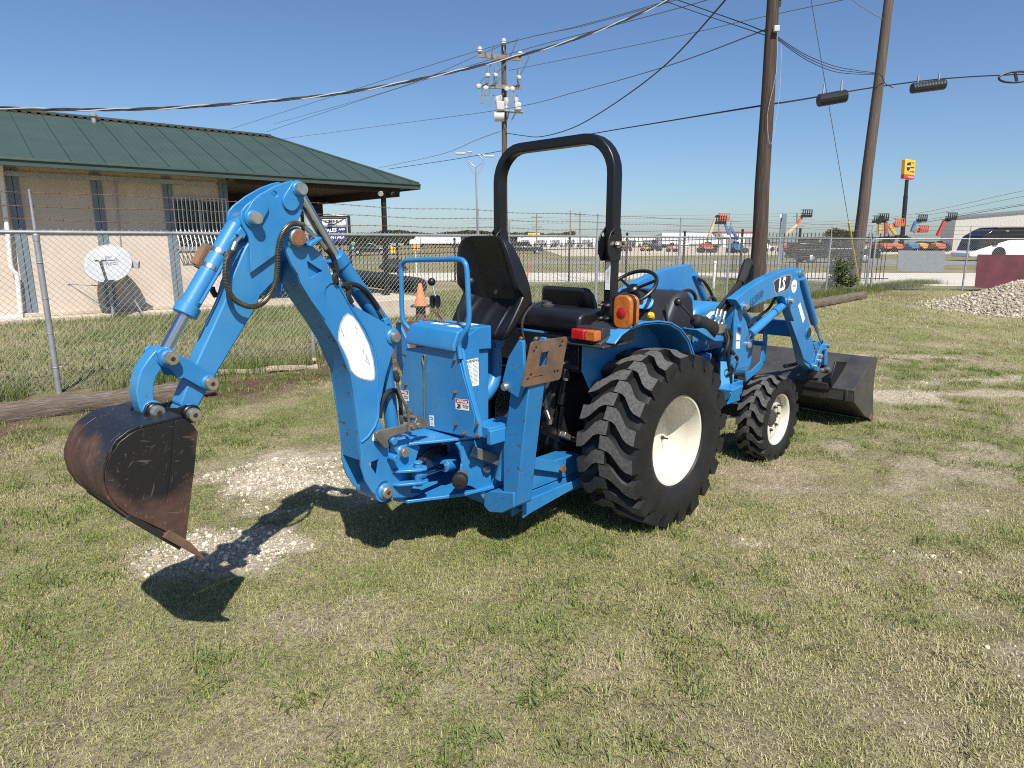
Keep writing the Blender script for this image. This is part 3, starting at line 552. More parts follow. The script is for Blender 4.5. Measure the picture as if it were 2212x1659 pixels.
# links and bucket
LK = BF.trY('B', [(425,700),(470,655),(530,645),(625,685),(700,715),(900,820),(1060,930),(1150,1005),(1188,1060),(1178,1140),(1110,1185),(1040,1185),(900,1100),(780,1035),(745,1058),(690,1030),(640,930),(480,860)], -.062)
mb = MB(); mb.prism(LK, -.062, -.047); mb.prism(LK, .047, .062); pA, pB = BF.onY('B', 582, 768, -.062), BF.onY('B', 1108, 1098, -.062); boss(mb, pA, .031, -.06, -.074); boss(mb, pB, .031, -.06, -.076)
link = bb(mb, 'straight_link', 'blue_worn', .003)
pin(link, pA, -.07, -.098, .0255, 'B', rust=True); pin(link, pB, -.07, -.100, .0255, 'B', rust=True)
CL = BF.trY('B', [(440,650),(380,700),(300,800),(215,930),(170,1080),(152,1200),(165,1330),(195,1440),(235,1520),(330,1500),(400,1400),(380,1250),(385,1130),(420,1020),(490,910),(470,860),(455,760)], -.036)
mb = MB(); mb.prism(CL, -.036, .036); pC = BF.onY('B', 405, 1475, -.064); pD = BF.onY('B', 880, 1510, -.064)
mb.cyl((pA[0], -.046, pA[2]), (pA[0], .046, pA[2]), .036); mb.cyl((pC[0], -.046, pC[2]), (pC[0], .046, pC[2]), .036); mb.cyl((pD[0], -.046, pD[2]), (pD[0], .046, pD[2]), .036)
bb(mb, 'curved_link', 'blue', .004)
SB = -.195
side = BF.trY('c2', [(912,378),(905,420),(890,600),(870,760),(850,930),(828,1122),(690,1030),(570,975),(450,922),(380,868),(325,790),(302,710),(300,640),(335,535),(395,445),(470,388),(520,362),(640,335),(760,303),(820,290),(880,330)], SB)
wrap = [side[i] for i in (5,6,7,8,9,10,11,12,13,14,15,16,17,18,19)]
mb = MB(); mb.prism(side, SB, SB+.009); mb.prism(side, -SB-.009, -SB)
mb.sheet(wrap, .010, SB+.009, -SB-.009)
bc_ = BM @ Vector(BF.onY('c2', 640, 560, SB)); M['bucket'] = bucket_mat('worn_black_and_rusty_bucket_steel', tuple(bc_))
bucket = bb(mb, 'backhoe_bucket', 'bucket', .0015)
cut = BF.trY('c2', [(760,303),(820,290),(880,330),(912,378),(905,420),(890,600),(870,760),(850,930),(828,1122),(690,1030),(680,1020),(705,850),(735,600),(752,390)], SB)
for y_a, y_b in ((SB-.006, SB-.0002), (-SB+.0002, -SB+.006)):
    mb = MB(); mb.prism(cut, y_a, y_b); bb(mb, 'side_cutter', 'bucket', .0015, bucket)
n0 = len(wrap)
mb = MB(); off = [(x+ (x-side[0][0])*.035, z + (z-.75)*.02) for x, z in wrap[2:12]]
mb.strip_prism(wrap[1:12], [(p[0]+(p[0]-c[0])*.045, p[1]+(p[1]-c[1])*.03) for p, c in zip(wrap[1:12], [(-1.18, .80)]*11)], .10, .145); bb(mb, 'wear_strap', 'bucket', .001, bucket)
ear = BF.trY('B', [(150,1690),(210,1600),(250,1500),(290,1400),(350,1362),(420,1368),(480,1405),(560,1432),(700,1440),(760,1420),(820,1392),(880,1402),(935,1470),(942,1550),(900,1620),(840,1680),(600,1740),(300,1800)], -.064)
mb = MB(); mb.prism(ear, .050, .064); bb(mb, 'bucket_ear', 'black', .002, bucket)
mb = MB(); mb.prism(ear, -.064, -.050); boss(mb, pC, .032, -.062, -.074); boss(mb, pD, .036, -.062, -.076); bb(mb, 'bucket_ear', 'black', .002, bucket)
pin(bucket, pC, -.07, -.098, .0245, 'B', rust=True); pin(bucket, pD, -.07, -.100, .0255, 'B', rust=True)
lip = Vector((wrap[0][0], 0, wrap[0][1])); prev = Vector((wrap[2][0], 0, wrap[2][1])); td = (lip-prev).normalized(); tn = Vector((-td.z, 0, td.x))
for yy in (-.178, -.062, .062, .178):
    mb = MB(); b0 = lip - td*.09 + Vector((0, yy, 0))
    q0 = [b0 + tn*s*.016 + Vector((0, t*.024, 0)) for s, t in ((-1,-1),(1,-1),(1,1),(-1,1))]; q1 = [b0+td*.10 + tn*s*.015 + Vector((0, t*.03, 0)) for s, t in ((-1,-1),(1,-1),(1,1),(-1,1))]; q2_ = [b0+td*.205 + tn*s*.003 - tn*.012 + Vector((0, t*.012, 0)) for s, t in ((-1,-1),(1,-1),(1,1),(-1,1))]
    mb.add(q0+q1+q2_, [(3,2,1,0),(8,9,10,11)] + [(i+4*k, (i+1)%4+4*k, (i+1)%4+4+4*k, i+4+4*k) for k in (0,1) for i in range(4)])
    bb(mb, 'tooth', 'rustplate', .002, bucket)
mb = MB(); l2 = [lip-td*.10+tn*.004, lip-td*.0]; mb.bar(l2[0] - td*.14 - tn*.016, l2[1] - tn*.016, .385, .022, up=tn); bb(mb, 'lip_edge', 'blackm', .002, bucket)
# ---------------------------------------------------------------- swing post, swing cylinders, lock
sp_ = BF.trY('E', [(762,1330),(750,1150),(755,1010),(795,850),(900,800),(1035,772),(1150,862),(1120,950),(1095,1040),(1062,1100),(1045,1240),(1042,1420),(1170,1425),(1110,1460),(1060,1478),(780,1486),(690,1470)], -.066)
mb = MB(); mb.prism(sp_, -.066, .066); swing = bb(mb, 'swing_post', 'blue', .003)
cS = BF.onY('E', 925, 925, -.066); mb = MB(); boss(mb, cS, .036, -.064, -.078); bb(mb, 'boss', 'blue', parent=swing); pin(swing, cS, -.075, -.100, .026, 'B')
for x, y in ((780,782),(805,990)):
    c = BF.onY('E', x, y, -.09); mb = MB(); mb.cyl((c[0], -.06, c[2]), (c[0], -.13, c[2]), .019); bb(mb, 'stop_peg', 'blue', .002, swing)
for zz, pts in ((0, [(885,1160),(1075,1105),(1180,1095),(1185,1130),(1080,1172),(895,1185)]), (1, [(890,1330),(1040,1285),(1195,1245),(1200,1280),(1060,1330),(900,1345)])):
    q_ = [BF.onY('E', x, y, -.12) for x, y in pts]; x0, x1 = min(p[0] for p in q_), max(p[0] for p in q_); z = sum(p[2] for p in q_)/len(q_)
    mb = MB(); mb.prism([(x0, -.066), (x0+.02, -.10), (x1-.06, -.165), (x1-.02, -.172), (x1, -.15), (x1, -.10), (x1-.02, -.066)], z-.007, z+.007, 'z'); bb(mb, 'swing_lug', 'blue', .003, swing)
    if zz == 0: zt, xt = z, x1-.045
    else: zb_ = z
mb = MB(); mb.cyl((xt, -.132, zb_-.02), (xt, -.132, zt+.035), .021); mb.cyl((xt, -.132, zt+.03), (xt, -.132, zt+.037), .024); bb(mb, 'lug_pin', 'blue', .002, swing)
zm = (zt+zb_)/2; r0 = Vector((xt, -.132, zm)); r1 = Vector(BF.onY('E', 1480, 1085, -.10)); r2 = Vector(BF.onY('E', 1650, 1050, -.09))
mb = MB(); mb.tube([r0, r1 + (r1-r0).normalized()*.02], .0175, 16); mb2 = MB(); mb2.tube([r1-(r1-r0).normalized()*.03, r2], .034, 18); bb(mb2, 'swing_cylinder', 'blue', .003, swing); bb(mb, 'cylinder_rod', 'chrome', parent=swing); mb = MB(); mb.tube([r0-(r1-r0)*.05, r0+(r1-r0)*.17], .026, 14); bb(mb, 'rod_eye', 'blue', .003, swing)
mb = MB(); a = BF.onY('E', 1260, 1090, .03); b = BF.onY('E', 1560, 960, .03); mb.tube([a, b], .033, 16); bb(mb, 'swing_cylinder', 'blue', parent=swing)
mb = MB()
for k in range(4): mb.tube(smooth_path([BF.onY('E', 1120+k*12, 1040+k*8, -.03), BF.onY('E', 1220, 930+k*25, -.045), BF.onY('E', 1330, 880+k*22, -.03), BF.onY('E', 1460, 860+k*30, .0)], 5), .012, 8)
bb(mb, 'hose', 'hose', parent=swing)
lk = BF.trY('E', [(600,700),(640,668),(900,612),(1075,570),(1095,520),(1150,508),(1190,515),(1205,540),(1245,565),(1245,610),(1200,640),(1080,660),(900,705),(780,745),(748,790),(760,860),(740,880),(700,872),(600,755)], -.112)
mb = MB(); mb.prism(lk, -.120, -.106); lock = bb(mb, 'transport_lock', 'zinc', .002)
for x, y, r in ((1050,625,.011),(1130,608,.015)):
    c = BF.onY('E', x, y, -.12); pin(lock, c, -.12, -.132, r, 'B')
mb = MB(); mb.tube(smooth_path([BF.onY('E', *p) for p in ((1010,670,-.127),(1010,520,-.127),(985,400,-.127),(930,280,-.127),(890,180,-.127),(870,70,-.127))], 6), .0075, 8); bb(mb, 'lever', 'zinc', parent=lock)
mb = MB(); a, b = Vector(BF.onY('E', 878, 80, -.127)), Vector(BF.onY('E', 845, -45, -.127)); mb.lathe([(.009, 0), (.016, .012), (.015, .035), (.011, (b-a).length)], a, b-a, 12); bb(mb, 'hand_grip', 'plastic', parent=lock)
mb = MB(); mb.cyl(BF.onY('E', 940, 490, .0), BF.onY('E', 1120, 520, -.09), .012); mb.cyl(BF.onY('E', 980, 470, 0), BF.onY('E', 985, 500, -.02), .035); bb(mb, 'pivot_rod', 'zinc', parent=lock)
mb = MB(); P = BF.trY('E', [(565,790),(580,712),(600,715),(640,800)], -HB); mb.prism(P, -HB-.0015, -HB); bb(mb, 'sticker', 'white', parent=boom)

# ---------------------------------------------------------------- backhoe main frame
FY = -.21
fp = TF.trY('E', [(1585,830),(1660,805),(1870,780),(1922,900),(1965,1000),(2008,1080),(2012,1180),(2000,1350),(2030,1430),(2082,1495),(2062,1552),(1990,1535),(1918,1500),(1890,1470),(1845,1390),(1770,1345),(1640,1318),(1560,1310),(1640,1180),(1662,1040),(1630,910)], FY)
mb = MB(); mb.prism(fp, FY, FY+.016); mb.prism(fp, -FY-.016, -FY); frame = tb(mb, 'backhoe_frame', 'blue', .003)
zt_ = TF.onY('E', 1700, 740, -.15)[2]; zb2 = TF.onY('E', 1500, 1320, -.18)[2]
def arch(zc, th):
    out = [(-1.42, -.075), (-1.36, -.10)]; out += [(-1.26, -.15), (-1.14, -.205), (-.98, -.235), (-.86, -.24), (-.86, .24), (-.98, .235), (-1.14, .205), (-1.26, .15), (-1.36, .10), (-1.42, .075)]
    m_ = MB(); m_.prism(out, zc-th, zc, 'z'); return m_
tb(arch(.655, .016), 'top_plate', 'blue', .004, frame); tb(arch(.345, .018), 'bottom_plate', 'blue', .004, frame)
mb = MB(); mb.box(-.93, -.86, -.225, .225, .20, .66); mb.cyl((-1.40, 0, .33), (-1.40, 0, .675), .05); tb(mb, 'frame_back', 'blue', .004, frame)
for x, y in ((1930,1125),(1947,1457)):
    c = TF.onY('E', x, y, FY); pin(frame, c, FY, FY-.028, .021)
c = Vector(TF.onY('E', 1655, 1210, FY-.01)); d = Vector((-.75, -.66, 0)).normalized(); mb = MB(); mb.lathe([(.032, 0), (.034, .06)], c, d, 18); tb(mb, 'bumper_sleeve', 'zinc', parent=frame)
mb = MB(); mb.lathe([(.040, .06), (.042, .085), (.040, .10), (.030, .106), (.012, .106), (.012, .112)], c, d, 20); tb(mb, 'rubber_bumper', 'rubber', parent=frame)
s0, s1 = TF.onY('E', 1800, 920, FY-.02), TF.onY('F', 300, 1235, FY-.09)
mb = MB(); mb.bar((s0[0]-.02, FY-.022, s0[2]+.006), (s1[0]+.02, FY-.09, s1[2]-.006), .008, .056); strap = tb(mb, 'steel_strap', 'zinc', .003, frame)
mb = MB(); mb.cyl((s1[0], FY-.09, s1[2]), (s1[0]-.002, FY-.12, s1[2]), .017); mb.cyl((s0[0], FY-.02, s0[2]), (s0[0], FY-.04, s0[2]), .013); tb(mb, 'bolt', 'blue', parent=frame)
# cover behind the tower and side ledge
mb = MB(); mb.box(-1.08, -.86, -.34, -.20, .66, .72); mb.box(-1.10, -.96, -.372, -.34, .64, .715); tb(mb, 'side_ledge', 'blue', .004, frame)
# ---------------------------------------------------------------- control tower
XT = -1.17
tw = TF.trX('c3', [(556,640),(540,720),(520,870),(508,1010),(560,1050)], XT) + TF.trX('E', [(1120,640),(1290,662),(1560,720),(1800,765),(1855,760),(1845,560)], XT) + TF.trX('c3', [(900,810),(866,650),(838,610),(700,630)], XT)
mb = MB(); mb.prism(tw, XT, XT+.03, 'x'); tower = tb(mb, 'control_tower', 'blue', .005)
pn = TF.trX('c3', [(560,640),(546,720),(526,870),(516,1000),(560,1040)], XT) + TF.trX('E', [(1130,632),(1290,650),(1560,706),(1795,750)], XT) + TF.trX('c3', [(955,1030),(890,800),(850,640),(700,625)], XT)
mb = MB(); mb.prism(pn, XT-.006, XT-.0005, 'x'); tb(mb, 'rear_panel', 'blue', .002, tower)
mb = MB(); yL = TF.onX('c3', 556, 600, -1.19)[1]; yR = TF.onX('c3', 832, 640, -1.19)[1]
lid = [(-1.195, 1.115), (-1.195, 1.145), (-1.165, 1.215), (-1.13, 1.228), (-.93, 1.228), (-.93, 1.10)]
mb.prism(lid, yR, yL); tb(mb, 'lid', 'blue', .008, tower, segs=3)
wave = [(yL-(yL-yR)*t/10, 1.122 - .012*math.sin(max(0, t-6)/4*math.pi)) for t in range(11)]
mb = MB(); mb.box(XT+.031, -.94, yR+.018, yL-.01, .67, 1.10); tb(mb, 'tower_core', 'blue', .004, tower)
mb = MB(); mb.tube(smooth_path([TF.onX('c3', *p) for p in ((575,530,-1.13),(538,480,-1.15),(530,400,-1.15),(527,250,-1.15),(527,170,-1.15),(548,136,-1.15),(600,130,-1.15),(720,127,-1.15),(850,125,-1.15),(890,142,-1.15),(905,190,-1.15),(912,320,-1.15),(918,450,-1.15),(908,520,-1.16),(872,580,-1.175),(862,630,-1.175),(870,700,-1.175))], 6), .0135, 12); tb(mb, 'guard_rail', 'blue', parent=tower)
for pts, kn in ((((757,500,-1.06),(745,460,-1.06),(715,420,-1.06),(708,395,-1.06)), (708,370)), (((785,500,-1.06),(770,470,-1.06),(745,440,-1.06),(738,395,-1.06)), (738,370))):
    mb = MB(); mb.tube(smooth_path([TF.onX('c3', *p) for p in pts], 4), .006, 8); lv = tb(mb, 'control_lever', 'rustplate', parent=tower)
    c = Vector(TF.onX('c3', kn[0], kn[1]+35, -1.06)); mb = MB(); mb.lathe([(.008, 0), (.015, .015), (.016, .04), (.013, .062), (.004, .068)], c, (0,0,1), 12); tb(mb, 'hand_grip', 'plastic', parent=tower)
mb = MB(); mb.tube([TF.onX('c3', 757, 490, -1.04), TF.onX('c3', 728, 360, -1.04), TF.onX('c3', 708, 280, -1.04)], .0055, 8); tb(mb, 'control_lever', 'fitting', parent=tower)
mb = MB(); mb.ball(TF.onX('c3', 702, 256, -1.04), .022, 14); tb(mb, 'lever_knob', 'vinyl', parent=tower)
mb = MB(); mb.tube([TF.onX('c3', 857, 500, -1.0), TF.onX('c3', 855, 430, -1.0), TF.onX('c3', 900, 320, -1.0), TF.onX('c3', 925, 270, -.98)], .006, 8); tb(mb, 'control_lever', 'plastic', parent=tower)
mb = MB(); mb.ball(TF.onX('c3', 928, 252, -.98), .02, 12); tb(mb, 'lever_knob', 'plastic', parent=tower)
mb = MB(); mb.tube(smooth_path([TF.onX('c3', *p, XT-.012) for p in ((660,1060),(658,900),(657,760),(648,700),(650,682),(662,680),(664,700),(657,760))], 4), .0045, 7); tb(mb, 'lock_rod', 'zinc', parent=tower)
def tower_bolt(k, x, y):
    c = TF.onX(k, x, y, XT-.006); mb = MB(); mb.lathe([(.011, 0), (.011, .008), (.007, .008), (.006, .016)], c, (-1, 0, 0), 6); tb(mb, 'bolt', 'rustplate', parent=tower)
for b in (('c3',548,675),('c3',556,848),('c3',836,706),('c3',841,892),('c3',847,1078),('c3',893,1128),('c3',968,1075),('c3',970,1138)): tower_bolt(*b)
def sign_x(parent, k, pts, X, nm, m): mb = MB(); mb.prism(TF.trX(k, pts, X), X-.0012, X, 'x'); return tb(mb, nm, m, parent=parent)
def txt_x(parent, k, x, y, X, body, size, m, bold=0.0, sx=1.0):
    c = Vector(TF.onX(k, x, y, X)); return text_mesh('lettering', body, size, basis(c, (0, -1, 0), (0, 0, 1)), M[m], parent, bold=bold, sx=sx, ext=.0003)
XL = XT-.0065
def danger(pts, red, tx, ty, s):
    st = sign_x(tower, 'E', pts, XL, 'warning_sticker', 'white'); sign_x(st, 'E', red, XL-.0014, 'red_band', 'red')
    txt_x(st, 'E', tx, ty, XL-.0032, 'DANGER', .0165*s, 'white', .0004); txt_x(st, 'E', tx+32*s, ty+50, XL-.0018, 'CRUSHING', .010*s, 'ink'); txt_x(st, 'E', tx+32*s, ty+72, XL-.0018, 'HAZARD', .010*s, 'ink')
    return st
stk = danger([(1570,284),(1728,300),(1738,432),(1578,412)], [(1574,288),(1726,304),(1729,342),(1577,326)], 1662, 322, 1.0)
mb = MB(); mb.prism([(p[0]*1, p[1]) for p in TF.trX('E', [(1590,323),(1600,300),(1612,326)], XL-.0032)], XL-.0034, XL-.0028, 'x'); tb(mb, 'warning_triangle', 'white', parent=stk)
mb = MB()
for a, b in (((1590,395),(1630,360)),((1592,345),(1630,368)),((1628,340),(1632,400)),((1605,370),(1630,372)),((1590,395),(1632,395))): mb.bar(TF.onX('E', *a, XL-.002), TF.onX('E', *b, XL-.002), .005, .001, up=(1,0,0))
tb(mb, 'hazard_pictogram', 'ink', parent=stk)
danger([(880,178),(1005,190),(1012,314),(888,300)], [(884,182),(1003,194),(1005,232),(886,220)], 948, 209, .92)
st = sign_x(tower, 'E', [(868,290),(985,318),(990,440),(872,420)], XL, 'rating_plate', 'decalgrey')
st = sign_x(tower, 'E', [(1259,485),(1312,490),(1318,622),(1268,612)], XL, 'sticker', 'white'); txt_x(st, 'E', 1286, 512, XL-.0018, 'Swing', .010, 'ink'); txt_x(st, 'E', 1287, 534, XL-.0018, 'Lock', .010, 'ink')
mb = MB(); mb.bar(TF.onX('E', 1290, 555, XL-.002), TF.onX('E', 1291, 595, XL-.002), .0016, .001, up=(1,0,0)); mb.prism(TF.trX('E', [(1283,585),(1291,600),(1299,587)], XL-.002), XL-.0025, XL-.0015, 'x'); tb(mb, 'arrow', 'ink', parent=st)
# right side wall of the tower with its warning sheet
SY_ = yR - .004
wl = TF.trY('c3', [(850,612),(975,520),(981,790),(958,948),(930,905)], SY_); mb = MB(); mb.prism(wl, SY_, SY_+.02); tb(mb, 'side_wall', 'blue', .003, tower)
wsn = TF.trY('c3', [(886,712),(972,694),(975,852),(917,864)], SY_-.001); mb = MB(); mb.prism(wsn, SY_-.0014, SY_); ws = tb(mb, 'warning_sheet', 'white', parent=tower)
def flank(u, v):
    a_, b_, c_, d_ = [Vector((p[0], SY_-.0018, p[1])) for p in wsn]; return a_.lerp(b_, u).lerp(d_.lerp(c_, u), v)
ed = (flank(1, 0)-flank(0, 0)).normalized(); text_mesh('lettering', 'WARNING', .022, basis(flank(.55, .075), ed, (0,0,1)), M['ink'], ws, bold=.0003, sx=.85)
mb = MB(); mb.add([tuple(flank(u, v)) for u, v in ((.02,.0),(.98,.0),(.98,.14),(.02,.14))], [(0,1,2,3)]); tb(mb, 'heading_band', 'cream_print', parent=ws, smooth=0)
mb = MB()
for j in range(16):
    for a_, b_ in ((.10+.012*j, .50), (.56, .93)):
        if random.random() < .9: mb.bar(flank(a_, .19+.047*j), flank(b_-random.random()*.08, .19+.047*j), .0022, .0012, up=(0,1,0))
tb(mb, 'printed_lines', 'decalgrey', parent=ws)
for y0, y1, x0 in ((.10, .045, -1.105), (.045, .012, -1.10), (-.055, -.10, -1.12), (-.10, -.15, -1.12), (-.05, -.13, -1.01)):
    mb = MB(); mb.box(x0, x0+.055, min(y0,y1)+.002, max(y0,y1)-.002, 1.2282, 1.2296); tb(mb, 'sticker', 'white', parent=tower)
    mb = MB(); mb.box(x0+.012, x0+.04, min(y0,y1)+.012, min(y0,y1)+.018, 1.2297, 1.2302); tb(mb, 'printed_symbol', 'ink', parent=tower)
# ---------------------------------------------------------------- backhoe seat, tipped forward
def pad(rows, nx=18, crown=.0, ribs=None):
    """rows: (x, z, halfwidth, bolster depth, nx,nz of inner normal); a closed cushion"""
    mb = MB(); vs = []; m = len(rows)
    for i, (x, z, hw, bol, n_x, n_z, th) in enumerate(rows):
        for j in range(nx+1):
            t = -1 + 2*j/nx; d = bol*max(0, (abs(t)-.45)/.55)**1.6*1.0
            if abs(t) > .92: d *= 1 - (abs(t)-.92)/.08*.35
            if ribs and ribs[i]: d += ribs[i]*max(0, math.cos(t*math.pi*3.2))*(abs(t) < .62)
            vs.append((x+n_x*d, hw*t, z+n_z*d))
    N = (nx+1)*m
    for i, (x, z, hw, bol, n_x, n_z, th) in enumerate(rows):
        for j in range(nx+1):
            t = -1 + 2*j/nx; e = th*(1-.75*max(0, (abs(t)-.7)/.3)**2)
            vs.append((x-n_x*e, hw*t*1.0, z-n_z*e))
    fs = []
    for i in range(m-1):
        for j in range(nx):
            a = i*(nx+1)+j; fs += [(a, a+1, a+nx+2, a+nx+1), (N+a+nx+1, N+a+nx+2, N+a+1, N+a)]
        a = i*(nx+1); b = a+nx; fs += [(a, a+nx+1, N+a+nx+1, N+a), (b+nx+1, b, N+b, N+b+nx+1)]
    for j in range(nx): a = j; fs.append((a+1, a, N+a, N+a+1)); a = (m-1)*(nx+1)+j; fs.append((a, a+1, N+a+1, N+a))
    return mb.add(vs, fs)
bk = [(-.806,1.690,.105,.004,-.94,-.33,.012),(-.803,1.684,.145,.016,-.94,-.33,.02),(-.795,1.668,.175,.034,-.94,-.33,.03),(-.778,1.63,.202,.060,-.94,-.33,.04),(-.755,1.57,.224,.085,-.95,-.30,.045),(-.730,1.50,.240,.105,-.96,-.25,.05),(-.708,1.43,.252,.115,-.97,-.15,.055),(-.692,1.375,.252,.095,-.95,.20,.06),(-.685,1.335,.25,.085,-.85,.50,.06)]
mb = pad(bk); seat = tb(mb, 'backhoe_seat', 'vinyl', .012, segs=3)
cu = [(-.690,1.345,.25,.080,-.80,.60,.055),(-.725,1.31,.25,.062,-.75,.66,.055),(-.765,1.27,.248,.045,-.72,.69,.06),(-.805,1.225,.244,.032,-.72,.69,.06),(-.838,1.185,.238,.020,-.76,.64,.055),(-.858,1.155,.225,.008,-.88,.30,.045),(-.858,1.135,.20,0,-.9,-.2,.03)]
mb = pad(cu, 30, ribs=[0,.010,.016,.016,.014,.008,0]); tb(mb, 'seat_cushion', 'vinyl', .010, seat, segs=3)
mb = MB(); mb.lathe([(.014, 0), (.014, .004), (.008, .004), (.008, .002)], (-.735, -.03, 1.385), (-1,0,.2), 14); tb(mb, 'seat_button', 'plastic', parent=seat)
mb = MB(); mb.tube(smooth_path([(-.72,.0,1.2),(-.72,.0,1.08),(-.72,.0,.95),(-.76,-.02,.86),(-.84,-.03,.80),(-.95,-.03,.77)], 6), .043, 16); tb(mb, 'seat_pedestal', 'blue', parent=seat)
mb = MB(); mb.box(-.80,-.64,-.07,.07,1.17,1.20); mb.prism([(-.79,1.17),(-.66,1.17),(-.70,1.07),(-.75,1.07)], -.05, .05); tb(mb, 'seat_bracket', 'blue', .003, seat)
# ---------------------------------------------------------------- stabilizer (right one stands folded up; the left mirrors it behind)
def stabilizer(sg):
    ye = lambda y: y*sg
    L0, L1 = Vector((-1.0, -.37, .30)), Vector((-1.0, -.50, 1.02))
    mb = MB()
    bl = [(-.275, .30), (-.30, .265), (-.43, .30), (-.475, .40), (-.555, .985), (-.43, .985), (-.385, .62), (-.335, .40)]
    mb.prism([(ye(y), z) for y, z in [(-.36,.27),(-.455,.305),(-.548,.985),(-.43,.985),(-.36,.60)]], -1.0, -.885, 'x')
    leg = tb(mb, 'stabilizer_leg', 'blue_worn', .004)
    mb = MB(); mb.prism([(ye(y), z) for y, z in [(-.215,.24),(-.26,.215),(-.36,.24),(-.45,.30),(-.45,.38),(-.36,.36),(-.27,.34),(-.225,.31)]], -1.012, -.875, 'x'); tb(mb, 'leg_foot', 'blue_worn', .004, leg)
    mb = MB(); hd = [(-.40,.93),(-.385,.97),(-.43,1.10),(-.50,1.19),(-.53,1.19),(-.545,.97),(-.50,.90)]
    mb.prism([(ye(y), z) for y, z in hd], -1.03, -1.012, 'x'); mb.prism([(ye(y), z) for y, z in hd], -.872, -.854, 'x'); tb(mb, 'fork_plate', 'blue', .003, leg)
    po = [(-1.055,.972),(-1.045,.965),(-.79,.965),(-.775,.975),(-.735,1.172),(-.745,1.185),(-.99,1.185),(-1.003,1.175)]
    hol = [[(-.945,1.055),(-.885,1.055),(-.875,1.125),(-.933,1.125)]]
    for hx, hz in ((-1.00,1.02),(-1.02,1.0),(-.80,1.01),(-.825,1.01),(-.97,1.15),(-.985,1.135),(-.775,1.16),(-.79,1.14)): hol.append([(hx+.008*math.cos(i*math.pi/4), hz+.010*math.sin(i*math.pi/4)) for i in range(8)])
    mb = MB(); mb.prism(po, -.548*1, -.560, holes=hol); mb.v = [(x, ye(y + (z-1.07)*-.04), z) for x, y, z in mb.v]
    tag(tb(mb, 'foot_plate', 'rustplate', .0015, leg), 'rusty square foot plate of the stabilizer')
    mb = MB(); mb.cyl((-.94, ye(-.42), .90), (-.94, ye(-.285), .40), .038, n=18); mb.cyl((-.94, ye(-.425), .92), (-.94, ye(-.405), .84), .043, n=18); tb(mb, 'stabilizer_cylinder', 'blue', .002, leg)
    for xx, yy, zz, r in ((-1.03, -.415, .945, .021),):
        mb = MB(); mb.lathe([(r, 0), (r, .018), (r*.8, .024)], (xx, ye(yy), zz), (-1,0,0), 18); tb(mb, 'pin', 'pin', parent=leg)
    mb = MB(); q_ = [(-.9425, ye(-.367), .70), (-.9425, ye(-.343), .60)]; mb.box(-.965, -.94, ye(-.403)-.002, ye(-.403)+.002, .66, .76); tb(mb, 'sticker', 'white', parent=leg)
    return leg
stabilizer(1); stabilizer(-1)
# sub-frame rails running forward under the tractor
for sg in (1, -1):
    mb = MB(); prof = [(-.90,.165),(-.84,.21),(-.86,.30),(-.86,.40),(-.30,.41),(-.26,.36),(-.25,.27),(-.30,.26),(-.80,.24)]
    mb.prism([(-.86,.27),(-.86,.40),(-.32,.405),(-.28,.38),(-.27,.28)], sg*-.30, sg*-.18); rail = tb(mb, 'subframe_rail', 'blue', .004)
    mb = MB(); mb.prism([(-.86,.262),(-.30,.272),(-.30,.235),(-.36,.225),(-.80,.17),(-.87,.155)], sg*-.296, sg*-.286); mb.prism([(-.86,.262),(-.30,.272),(-.30,.24),(-.36,.23),(-.80,.178),(-.86,.165)], sg*-.37+sg*.0, sg*-.36)
    mb.box(-.86, -.32, min(sg*-.36, sg*-.296), max(sg*-.36, sg*-.296), .205, .212); tb(mb, 'rail_flange', 'blue', .002, rail)
    mb = MB(); mb.bar((-.82, sg*-.33, .475), (-.50, sg*-.325, .36), .012, .062); tb(mb, 'brace_strap', 'blue', .003, rail)
    mb = MB(); mb.lathe([(.024, 0), (.024, .018)], (-.50, sg*-.335, .355), (0, -sg, 0), 6); tb(mb, 'bolt', 'rustplate', parent=rail)
